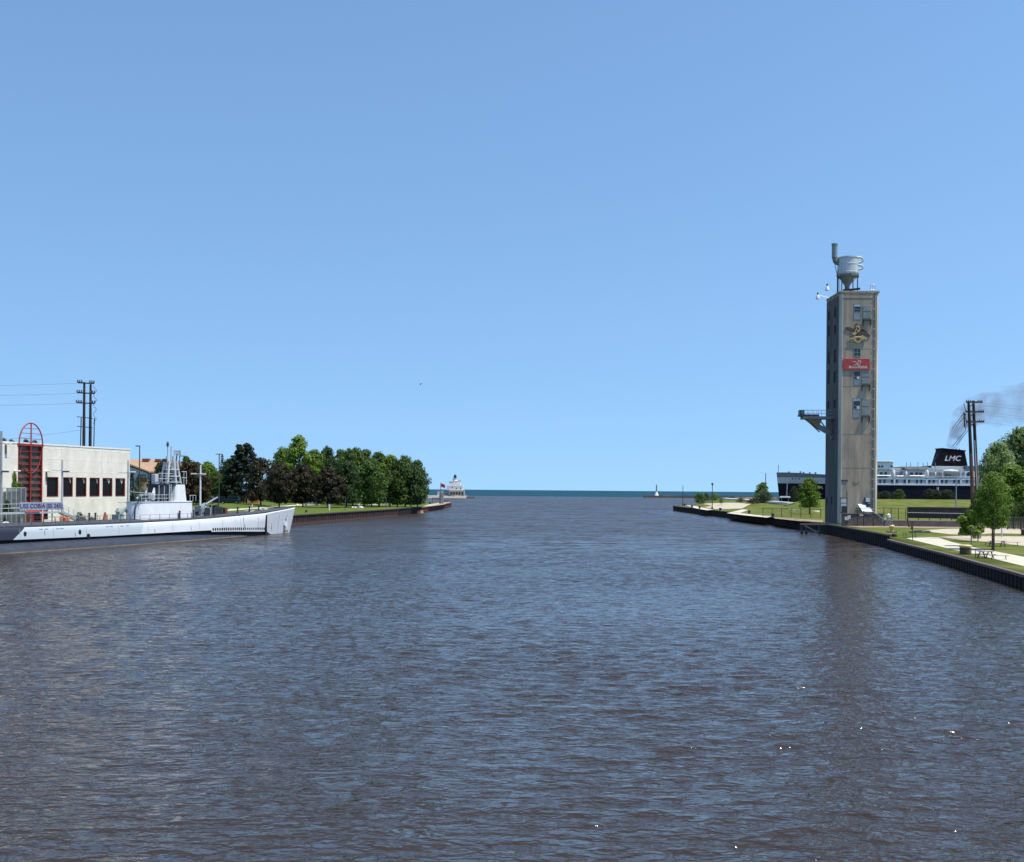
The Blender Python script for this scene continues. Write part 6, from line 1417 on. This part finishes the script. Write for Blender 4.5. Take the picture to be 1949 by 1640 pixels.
# ------------------------------------------------------------------ point with flagpole and shelter
Yf = 432; gt = gz(atY(838, 955, Yf).x, Yf)
fl = thing('flagpole', 'flagpole with small red flag standing at the left point', 'flagpole', (atY(838.5, 955, Yf).x, Yf, gt))
h = atY(838.5, 918, Yf).z - gt
MB().tube([(0, 0, 0), (0, 0, h)], .16, 8, .09).build('pole', mat('flagpole dark', (.10, .07, .07), .6), fl)
fv = []; nx = 8
for i in range(nx + 1):
    for j in range(2): fv.append((.1 + i * .22, .18 * math.sin(i * .9) * (i / nx), h - .3 - j * 1.5 - .22 * i * .35 + (.25 * j if i == 4 else 0)))
MB().add(fv, [(2 * i, 2 * i + 1, 2 * i + 3, 2 * i + 2) for i in range(nx)]).build('flag', mat('red flag', (.55, .03, .05), .7), fl, smooth=1)
ut = thing('utility_cabinet', 'tall grey utility cabinet at the foot of the flagpole', 'cabinet', (atY(840, 950, Yf + 2).x, Yf + 2, gt))
MB().box((-.9, -.7, 0), (.9, .7, atY(840, 937, Yf).z - gt)).build('housing', mat('cabinet grey', (.22, .25, .27), .6, var=.08), ut, bevel=.05); MB().box((-.7, -.74, .3), (.7, -.71, 2.6)).build('door', greyp, ut)
sh2 = thing('open_shelter', 'small dark roofed open shelter on the left point', 'shelter', (atY(830, 956, 425).x, 425, gt))
zt = atY(830, 947, 425).z - gt
MB().box((-1.6, -1.2, zt - .35), (1.6, 1.2, zt)).build('roof', mat('navy roof', (.03, .04, .06), .6), sh2, bevel=.05)
for x in (-1.4, 1.35): MB().tube([(x, 0, 0), (x, 0, zt - .3)], .1, 6).build('post', darksteel, sh2)
rl = thing('railing', 'thin dark railing around the tip of the left point', 'railing', (-29, 452, gt))
mb = MB(); pr = [Vector(v) for v in ((-.6, -9, 0), (.8, 4, 0), (1.2, 10, 0), (-.8, 16, 0), (-6, 20, 0))]
for p, q in zip(pr[:-1], pr[1:]):
    n = max(1, int((q - p).length / 2))
    for i in range(n): v = p.lerp(q, i / n); mb.tube([v, v + Vector((0, 0, 1.25))], .05, 5)
    for hh in (.65, 1.25): mb.tube([p + Vector((0, 0, hh)), q + Vector((0, 0, hh))], .04, 5)
mb.build('rail', darksteel, rl)
for i, (px, py) in enumerate(((818.5, 959.5), (844, 956.5))):
    P = at(px, py, gt); t = thing('bollard', ('dark bollard at the start of the red brown wall', 'dark bollard near the tip of the red brown wall')[i], 'bollard', (P.x, P.y, gt), 0, 'bollards on the left point'); MB().lathe([(.55, 0), (.4, .1), (.4, .7), (.6, .8), (0, .9)], (0, 0, 0), 10).build('shaft', darksteel, t, smooth=.7)

# ------------------------------------------------------------------ lighthouse on the north breakwater
LY = 860; lz = 2.2
LO = Vector((atY(866, 940, LY).x, LY, curved(LY, 0)))
lh = thing('lighthouse', 'white stepped lighthouse with black lantern on the far breakwater', 'lighthouse', LO)
def lp(px, py): p = atY(px, py, LY); return (p.x - LO.x, p.z - LO.z)
lwht = mat('lighthouse white', (.80, .78, .74), .6, scale=.5, var=.03); lbase = mat('lighthouse tan base', (.46, .40, .31), .8, scale=.6, var=.12); lshade = mat('archway dark', (.05, .035, .03), .8)
def lbox(x0, y0, x1, y1, d0, d1, m, name): a, zt = lp(x0, y0); b, zb = lp(x1, y1); return MB().box((a, d0, zb), (b, d1, zt)).build(name, m, lh, bevel=.08)
lbox(855.5, 932.8, 884, 942.6, -4, 7, lbase, 'arcade_base')
for k in range(5): a, z = lp(859.5 + 5.2 * k, 938); MB().prism([(a - .75, z - 1.2), (a + .75, z - 1.2), (a + .75, z + .5), (a + .4, z + .95), (a - .4, z + .95), (a - .75, z + .5)], -4.06, -4.005, axis='y').build('arch_opening', lshade, lh)
lbox(851, 923.3, 881, 932.8, -2.6, 6.5, lwht, 'lower_house'); lbox(855, 919.5, 876.5, 923.3, -2.0, 5.5, lwht, 'middle_house')
lbox(863.5, 914.8, 876.0, 919.5, -1.4, 4.5, lwht, 'upper_house'); lbox(855, 916, 863, 919.5, -1.2, 4, mat('lighthouse grey shade', (.40, .38, .34), .7), 'roof_hatch'); lbox(871.5, 913.6, 877, 916, -1, 2, mat('dull roof block', (.25, .25, .25), .7), 'roof_vent')
a, z0 = lp(866, 919); _, z1 = lp(866, 909.6); r0 = 4.4 * LY / FPX
MB().lathe([(r0 * 1.02, z0), (r0 * .92, z1 - .3), (r0 * 1.15, z1 - .2), (r0 * 1.15, z1)], (a, 1.2, 0), 16).build('tower', lwht, lh, smooth=.6)
_, z2 = lp(866, 905); _, z3 = lp(866, 903)
MB().lathe([(1.15, z1), (1.15, z2), (1.35, z2), (.7, z2 + .7), (.1, z3 + .3), (.0, z3 + 1.0)], (a, 1.2, 0), 12).build('lantern', mat('lantern navy', (.012, .014, .035), .4), lh, smooth=.6)
for px, py in ((861, 927), (869, 929), (877, 929), (868, 917)): a, z = lp(px, py); d_ = -1.4 if py < 920 else -2.6; MB().box((a - .3, d_ - .05, z - .55), (a + .3, d_ - .005, z + .55)).build('window', darkglass, lh)
fh = thing('fog_signal_house', 'small white house left of the far lighthouse', 'building', (atY(838, 940, LY).x, LY, 0))
MB().box((-2.2, -2, -1), (2.2, 2, atY(838, 934.2, LY).z)).build('wall', lwht, fh, bevel=.05); MB().box((-2.4, -2.2, atY(838, 934.2, LY).z), (2.4, 2.2, atY(838, 933.2, LY).z)).build('roof', mat('grey roof', (.35, .33, .30), .8), fh)
MB().box((2.3, -1.6, -1), (6.4, 1.6, atY(848, 936.8, LY).z)).build('annex', lshade if False else mat('annex grey', (.30, .27, .24), .8), fh)
stone = mat('breakwater stone', (.40, .36, .30), .9, scale=1.2, var=.2, bump=.1); stoned = mat('dark breakwater stone', (.055, .052, .05), .9, scale=1.0, var=.3, bump=.1)
def breakwater(name, label, P, Q, w, h, m, seed):
    t = thing(name, label, 'breakwater', P); d = (Q - P); L = d.length; d.normalize(); nn = Vector((-d.y, d.x, 0)); rnd = random.Random(seed)
    mb = MB(); n = max(8, int(L / 8)); rings = []
    for i in range(n + 1):
        p = d * (L * i / n); j = lambda: rnd.uniform(-.25, .25)
        rings.append([p - nn * (w * .8) + Vector((0, 0, -2)), p - nn * (w * .5) + Vector((0, 0, h + j())), p + nn * (w * .5) + Vector((0, 0, h + j())), p + nn * (w * .8) + Vector((0, 0, -2))])
    mb.loft(rings).build('pier', m, t); return t
breakwater('breakwater', 'pale low breakwater carrying the lighthouse', Vector((atY(690, 941, LY + 6).x, LY + 6, 0)), Vector((atY(888, 941, LY).x, LY, 0)), 9, 2.0, stone, 1)
breakwater('breakwater', 'dark rock end of the lighthouse breakwater', Vector((atY(886, 942, LY).x, LY, 0)), Vector((atY(903, 942, LY).x, LY, 0)), 6, 1.0, stoned, 2)
b2 = breakwater('breakwater', 'long dark breakwater on the right horizon', Vector((atY(1225.5, 944, 1095).x, 1095, -.1)), Vector((atY(1440, 944, 1060).x, 1060, -.1)), 7, 2.2, stoned, 3)
breakwater('breakwater', 'rocky inner end of the right breakwater behind the green trees', Vector((atY(1400, 944, 1000).x, 1000, -.1)), Vector((atY(1600, 944, 960).x, 960, -.1)), 9, 2.0, mat('mixed rock', (.20, .17, .15), .9, scale=.25, var=.35), 4)
bc_ = thing('beacon', 'slender white beacon tower on the right breakwater', 'beacon', (atY(1249.5, 944, 1093).x, 1093, 2.0))
k = 1093 / FPX; zt = atY(1249, 919.5, 1093).z - 2.0
MB().lathe([(2.4, 0), (1.7, 1.6), (1.0, 3.4), (.85, 4.2)], (0, 0, 0), 12).build('base_cone', lwht, bc_, smooth=.6); MB().lathe([(.75, 4.2), (.6, zt - 3.5), (.9, zt - 3.4), (.9, zt - 3.1)], (0, 0, 0), 10).build('column', mat('beacon grey band', (.22, .24, .26), .6), bc_, smooth=.6); MB().lathe([(.55, zt - 3.1), (.55, zt - 1.4), (.1, zt - .8), (.0, zt)], (0, 0, 0), 10).build('lantern', mat('beacon lantern', (.35, .38, .38), .5), bc_)

# ------------------------------------------------------------------ right park furniture
def park(px, py): return ag(px, py)
def pole(px, pyb, pyt, r, m, label, name='lamp_post', globe=False, group=None, cat='lamp post'):
    P = park(px, pyb); t = thing(name, label, cat, P, 0, group); h = atY(px, pyt, P.y).z - P.z
    MB().tube([(0, 0, -.1), (0, 0, h)], r, 8, r * .7).build('pole', m, t)
    MB().lathe([(r * 2.2, 0), (r * 2, .5), (r * 1.1, .7)], (0, 0, 0), 8).build('base', m, t)
    if globe: MB().lathe([(0, -.2), (.3, 0), (.38, .4), (.25, .75), (0, .85)], (0, 0, h - .6), 10).build('lamp_head', darksteel, t, smooth=1)
    return t, h
pole(1299.5, 962, 924, .16, darksteel, 'plain dark pole nearest the harbour mouth', name='pole', cat='pole', group='poles near the right point')
pole(1355.5, 968, 919.5, .17, darksteel, 'dark post with globe lamp near the point', globe=True, group='poles near the right point')
t, h = pole(1457, 955, 900, .22, mat('lamp steel', (.16, .18, .20), .5), 'street lamp with curved arm above the pointed green tree', name='street_lamp', cat='street lamp', group='curved street lamps')
MB().tube([(0, 0, h), (-.6, 0, h + .3), (-1.8, 0, h + .35), (-2.4, 0, h + .2)], .08, 6).build('arm', steel, t); MB().box((-3.0, -.2, h + .05), (-2.1, .2, h + .25)).build('lamp_head', steel, t, bevel=.06)
pole(1819.5, 975, 905, .2, mat('pole mid grey', (.30, .33, .36), .5), 'grey pole standing before the ferry right of the shrubs', name='pole', cat='pole')
P = Vector((atY(1907, 960, 160).x, 160, 1.6)); t = thing('street_lamp', 'street lamp with curved pale arm above the maple', 'street lamp', P, 0, 'curved street lamps')
h = atY(1907, 912, 160).z - 1.6; MB().tube([(0, 0, 0), (0, 0, h)], .11, 8).build('pole', gp_m, t)
MB().tube([(0, 0, h), (-.5, 0, h + .35), (-1.2, 0, h + .55), (-1.6, 0, h + .6)], .05, 6).build('arm', gp_m, t); MB().box((-2.2, -.15, h + .5), (-1.5, .15, h + .68)).build('lamp_head', lampw, t, bevel=.05)
for i, (px, py) in enumerate(((1303, 963), (1317, 966.3), (1331.5, 968), (1371, 972.5), (1426, 978), (1471, 984.5))):
    P = park(px, py); t = thing('bollard', ('dark bollard closest to the harbour mouth', 'second dark bollard from the harbour mouth on the cream path', 'third dark bollard from the harbour mouth', 'dark bollard on the grass below the left lollipop tree', 'dark bollard where the paths fork', 'dark bollard beside the chain link fence')[i], 'bollard', P, 0, 'dark bollards along the quay edge')
    MB().lathe([(.42, 0), (.34, .1), (.34, .75), (.5, .85), (.45, 1.0), (0, 1.05)], (0, 0, 0), 12).build('shaft', darksteel, t, smooth=.7)
ycap = mat('faded yellow cap', (.62, .50, .20), .6, scale=3, var=.15); bbr = mat('brown bollard drum', (.085, .060, .035), .7, scale=2, var=.2)
P = park(1837.5, 1055); t = thing('bollard', 'large brown drum bollard with yellow cap beside the path', 'bollard', P)
k = P.y / FPX
MB().lathe([(.62, -.05), (.60, .75), (.60, .8)], (0, 0, 0), 20).build('drum', bbr, t, smooth=.6); MB().lathe([(.60, .8), (.68, .86), (.70, 1.02), (.60, 1.12), (.0, 1.16)], (0, 0, 0), 20).build('cap', ycap, t, smooth=.7)
for a in range(6): MB().box((-.04, -.63, .05), (.04, -.58, .75)).build('rib', bbr, t).rotation_euler = (0, 0, a * PI / 3 + .3)
P = park(1697.5, 1013); t = thing('bollard', 'yellow mushroom headed bollard on a dark base near the tower', 'bollard', P)
MB().box((-.75, -.5, 0), (.75, .5, .16)).build('base_plate', bbr, t, bevel=.03); MB().lathe([(.30, .16), (.26, .5), (.42, .8), (.44, 1.0), (.3, 1.18), (0, 1.22)], (0, 0, 0), 16).build('head', ycap, t, smooth=.7)
P = park(1702, 1021); t = thing('bollard', 'low black mooring cleat on the grass below the yellow bollard', 'cleat', P); MB().lathe([(.42, 0), (.38, .35), (.25, .45), (0, .47)], (0, 0, 0), 12).build('block', black, t, smooth=.7)
P = park(1737, 1028); t = thing('signpost', 'thin rusty post with small dark sign beside the path', 'signpost', P)
hh = atY(1735, 991, P.y).z - P.z; rust = mat('rust steel', (.10, .05, .035), .8, var=.2)
MB().tube([(0, 0, 0), (-.12, 0, hh)], .055, 6).build('post', rust, t); MB().box((-.30, -.05, hh * .55), (.05, .0, hh)).build('sign_panel', mat('brown sign back', (.09, .045, .035), .7), t)
P = park(1730.5, 1003); t = thing('pipe_post', 'short thick rusty post leaning beside the screen fence', 'post', P); MB().tube([(0, 0, 0), (-.35, 0, 1.6)], .16, 8).build('post', rust, t)
P = park(1749, 1013); t = thing('rock_pile', 'low flat dark stone slab heap on the grass beside the signpost', 'rocks', P)
for i in range(5):
    x = -1.3 + i * .65; MB().prism([(x - .4, -.4), (x + .35, -.5), (x + .45, .3), (x - .2, .45)], 0, .22 + .1 * (i % 3)).build('rock', mat('slab rock', (.16, .14, .13), .9, var=.2), t, bevel=.05)
def picnic(px, py, rz, label, L=1.9):
    P = park(px, py); t = thing('picnic_table', label, 'picnic table', P, rz, 'picnic tables on the lawn')
    wd = mat('weathered picnic wood', (.26, .20, .16), .85, scale=6, stretch=(.3, 3, 3), var=.2)
    for k in range(4): MB().box((-L / 2, -.38 + k * .195, .72), (L / 2, -.38 + k * .195 + .18, .76)).build('plank', wd, t)
    for s_ in (-1, 1):
        for k in range(2): MB().box((-L / 2, s_ * .72 - .12 + .13 * k - .02, .43), (L / 2, s_ * .72 - .12 + .13 * k + .10, .46)).build('bench_plank', wd, t)
        x = s_ * L * .34
        for q in (-1, 1): MB().bar((x, q * .55, 0), (x, q * .18, .72), .09).build('leg', darksteel, t)
        MB().bar((x, -.78, .40), (x, .78, .40), .07).build('cross_bar', darksteel, t); MB().bar((x, -.38, .69), (x, .38, .69), .07).build('top_bar', darksteel, t)
    return t
picnic(1898, 1040, .1, 'picnic table beside the trunk of the maple', 2.3)
picnic(1876, 1062, .35, 'picnic table right of the yellow capped bollard', 1.7)
def bench(px, py, L, rz, label):
    P = park(px, py); t = thing('bench', label, 'bench', P, rz, 'low benches on the lawn')
    wd = MATS['weathered picnic wood']
    MB().box((-L / 2, -.16, .42), (L / 2, -.01, .46)).build('seat_plank', wd, t); MB().box((-L / 2, .01, .42), (L / 2, .16, .46)).build('seat_plank', wd, t)
    for s_ in (-1, 1): MB().tube([(s_ * L * .38, 0, 0), (s_ * L * .34, 0, .42)], .04, 6).build('leg', darksteel, t)
bench(1901, 1065, 2.0, -.1, 'low bench right of the nearer picnic table'); bench(1924, 1038, 2.4, -.05, 'low bench running off right of the maple table'); bench(1880, 1037, .8, 0, 'short bench left of the maple table')
P = park(1856.5, 1061.5); t = thing('rail_post', 'thin post with a horizontal bar beside the yellow capped bollard', 'rail', P)
MB().tube([(0, 0, 0), (0, 0, .98)], .04, 6).build('post', darksteel, t); MB().tube([(-.5, 0, .95), (.7, 0, .98)], .03, 6).build('bar', darksteel, t)
P = park(1948, 1018); t = thing('litter_bin', 'small dark litter bin at the right picture edge', 'litter bin', P); MB().lathe([(.34, 0), (.38, .8), (.42, .85), (.3, 1.0), (0, 1.05)], (0, 0, 0), 12).build('bin', bbr, t, smooth=.6)

# fences
fdark = mat('fence black', (.030, .028, .028), .7)
def fence(label, P, Q, h, n, screen=None, z0=.1, posts_r=.07, gap=True):
    P, Q = Vector(P), Vector(Q); t = thing('fence', label, 'fence', P); d = Q - P
    for i in range(n + 1): q = d * (i / n); MB().tube([q + Vector((0, 0, -.2)), q + Vector((0, 0, h + .05))], posts_r, 6).build('post', fdark, t)
    MB().tube([Vector((0, 0, h)), d + Vector((0, 0, h))], .055, 6).build('top_rail', fdark, t)
    if screen is not None:
        u = d.normalized() * .0; o = MB().box((0, -.02, 0), (1, .02, 1)); 
        n_ = Vector((-d.y, d.x, 0)).normalized() * .025
        o = MB().add([a + s_ * n_ + Vector((0, 0, zz)) for s_ in (-1, 1) for a, zz in ((Vector((0, 0, 0)), z0), (d, z0), (d, h - .06), (Vector((0, 0, 0)), h - .06))], [(0, 1, 2, 3), (7, 6, 5, 4), (0, 4, 5, 1), (1, 5, 6, 2), (2, 6, 7, 3), (3, 7, 4, 0)])
        o.build('screen', screen, t)
    else:
        mb = MB(); L = d.length; k = int(L / .35)
        dd = d / L
        for i in range(k):
            for s_ in (1, -1):
                a0 = dd * (i * .35); b0 = dd * min(L, max(0, i * .35 + s_ * (h - .1)))
                hh_ = abs((b0 - a0).length); mb.bar(a0 + Vector((0, 0, .05)), b0 + Vector((0, 0, .05 + hh_)), .012)
        o = mb.build('chain_link', fdark, t); o['kind'] = 'stuff'
    return t
def gp3(px, py, Y): p = atY(px, py, Y); return Vector((p.x, Y, gz(p.x, Y)))
fence('dark chain link fence on the grass left of the tower', gp3(1452, 982, 262), gp3(1562, 985, 250), 2.15, 6)
fence('short dark fence just right of the tower', gp3(1668, 990, 226), gp3(1724, 990, 226), 2.9, 4)
scr = mat('black privacy screen', (.030, .030, .028), .8, scale=1.5, var=.2)
s1 = gp3(1727, 1000, 199); s2 = gp3(1875, 1002, 196)
t = fence('long fence with black privacy screen before the ferry', s1, s2, 3.6, 7, screen=scr, z0=1.5)
MB().box(((s2 - s1).x * .60, -.10, 2.55), ((s2 - s1).x * .60 + .75, -.05, 2.85)).build('notice', pale, t)
MB().tube([Vector((0, -.06, 2.55)), (s2 - s1) + Vector((0, -.06, 2.45))], .03, 5).build('mid_rail', steel, t)
t = fence('dark slatted fence below the hedge at the right picture edge', gp3(1918, 1000, 184), gp3(1990, 1001, 183), 2.1, 6, posts_r=.1)
d = gp3(1990, 1001, 183) - gp3(1918, 1000, 184)
for i in range(26): q = d * ((i + .5) / 26); MB().box((q.x - .09, q.y - .03, .2), (q.x + .09, q.y + .03, 2.0)).build('slat', fdark, t)
# low walls at the tower foot
def lowwall(label, P, Q, h, th, m, capm=None):
    P, Q = Vector(P), Vector(Q); d = Q - P; n = Vector((-d.y, d.x, 0)).normalized() * th; t = thing('low_wall', label, 'wall', P)
    MB().loft([[a - n * 0 + Vector((0, 0, -.3)), a + n + Vector((0, 0, -.3)), a + n + Vector((0, 0, h)), a + Vector((0, 0, h))] for a in (Vector((0, 0, 0)), d)]).build('wall', m, t)
    if capm: MB().loft([[a - n * .3 + Vector((0, 0, h)), a + n * 1.3 + Vector((0, 0, h)), a + n * 1.3 + Vector((0, 0, h + .12)), a - n * .3 + Vector((0, 0, h + .12))] for a in (Vector((0, 0, 0)), d)]).build('coping', capm, t)
    return t
dwall = mat('dark plinth wall', (.085, .080, .078), .85, scale=1.2, var=.2); twall = mat('brown retaining wall', (.20, .165, .14), .85, scale=.8, var=.15)
w = lowwall('dark tall plinth wall in front of the concrete tower base', gp3(1603, 998, 196), gp3(1683, 998, 197), 2.25, .4, dwall, cap_r)
a = atY(1608, 982, 195.9) - Vector(w.location); MB().box((a.x, -.05, a.z - .75), (a.x + .75, -.01, a.z - .1)).build('notice', pale, w); MB().box((a.x + .5, -.07, a.z - .5), (a.x + 1.1, -.03, a.z + .15)).build('notice', pale, w)
a = atY(1636, 978.5, 195.9) - Vector(w.location); MB().box((a.x, -.02, a.z - .35), (a.x + .9, .02, a.z + .05)).build('notice', mat('pinkish notice', (.42, .36, .36), .7), w)
for px in (1632, 1644, 1662): a = atY(px, 990, 195.5) - Vector(w.location); MB().tube([(a.x, -.5, -.5), (a.x, -.5, 2.9)], .09, 6).build('guard_post', fdark, w)
lowwall('low brown retaining wall running right from the tower foot below the fences', gp3(1684, 998, 197), gp3(1862, 1001, 194.5), 1.05, .4, twall, mat('grey coping', (.34, .32, .30), .8))
rp = thing('access_ramp', 'steel stair and ramp frame right of the tower foot', 'stairs', gp3(1678, 1000, 194.5))
MB().bar((-2.2, 0, 2.3), (.6, 0, .2), .14, .35).build('stringer', darksteel, rp)
mb = MB()
for a, b in (((.0, 0, 0), (.35, 0, 2.2)), ((.5, 0, 0), (1.8, 0, 1.9)), ((1.0, 0, 0), (2.4, 0, 1.9)), ((2.0, 0, 0), (1.9, 0, 2.0))): mb.tube([a, b], .06, 5)
mb.tube([(-2.2, 0, 3.2), (.6, 0, 1.2)], .05, 5); mb.build('handrail', MATS['pole mid grey'], rp)
vb = thing('valve_box', 'cream and green valve housing on the wall right of the tower', 'valve', gp3(1689, 985, 198)); 
MB().lathe([(.3, 0), (.3, .5), (.45, .6), (.4, 1.1), (.15, 1.3), (0, 1.4)], (.2, 0, 1.0), 10).build('housing', mat('cream housing', (.62, .60, .45), .6), vb, smooth=.7); MB().box((-1.1, -.3, 0.9), (-.3, .3, 1.5)).build('pump', mat('pale green', (.40, .52, .42), .6), vb, bevel=.05); MB().box((-.5, -.3, 0), (.8, .3, 1.0)).build('plinth', twall, vb)
bwl = thing('barrier_wall', 'long low white barrier beyond the sand oval near the lake', 'barrier', gp3(1378, 950, 436))
p0 = gp3(1378, 950, 436); p1 = gp3(1506, 950, 360); d = p1 - p0
p1 = Vector((atY(1506, 951, 378).x, 378, 0)); p1.z = gz(p1.x, 378) - .1; d = p1 - p0
MB().bar(Vector((0, 0, .2)), d + Vector((0, 0, .2)), 3.0, .7).build('wall', mat('white barrier', (.72, .70, .66), .7), bwl)
ws = thing('picnic_shelter', 'small white roofed shelter on thin posts before the ferry bow', 'shelter', gp3(1494, 960, 330))
zt = atY(1494, 944, 330).z - ws.location.z
MB().prism([(-1.5, zt - .45), (1.5, zt - .45), (1.2, zt), (-1.2, zt)], -1.2, 1.2, axis='y').build('roof', white, ws)
for x in (-1.1, 1.1): MB().tube([(x, 0, 0), (x, 0, zt - .4)], .06, 6).build('post', steel, ws)
tb = thing('park_table', 'pale cream table on the lawn left of the tower', 'table', gp3(1511, 966, 318)); MB().box((-1.6, -.6, .75), (1.6, .6, .95)).build('tabletop', ycap if False else mat('cream tabletop', (.62, .58, .45), .7), tb, bevel=.03)
for x in (-1.2, 1.2): MB().bar((x, 0, 0), (x, 0, .75), .15).build('leg', steel, tb)
# mooring beam the ferry is tied to, and gulls
gu = thing('gull', 'single small dark bird flying in the open sky above the lighthouse', 'bird', atY(800, 731, 160))
MB().lathe([(0, -.18), (.05, -.1), (.06, .05), (.03, .16), (0, .2)], (0, 0, 0), 8).build('body', darksteel, gu, smooth=1); MB().add([(0, .03, .03), (.22, .02, .12), (.45, -.06, .05), (.2, -.08, .10), (0, -.06, .03), (-.22, .02, .12), (-.45, -.06, .05), (-.2, -.08, .10)], [(0, 1, 2, 3, 4), (0, 4, 7, 6, 5)]).build('wing', darksteel, gu)
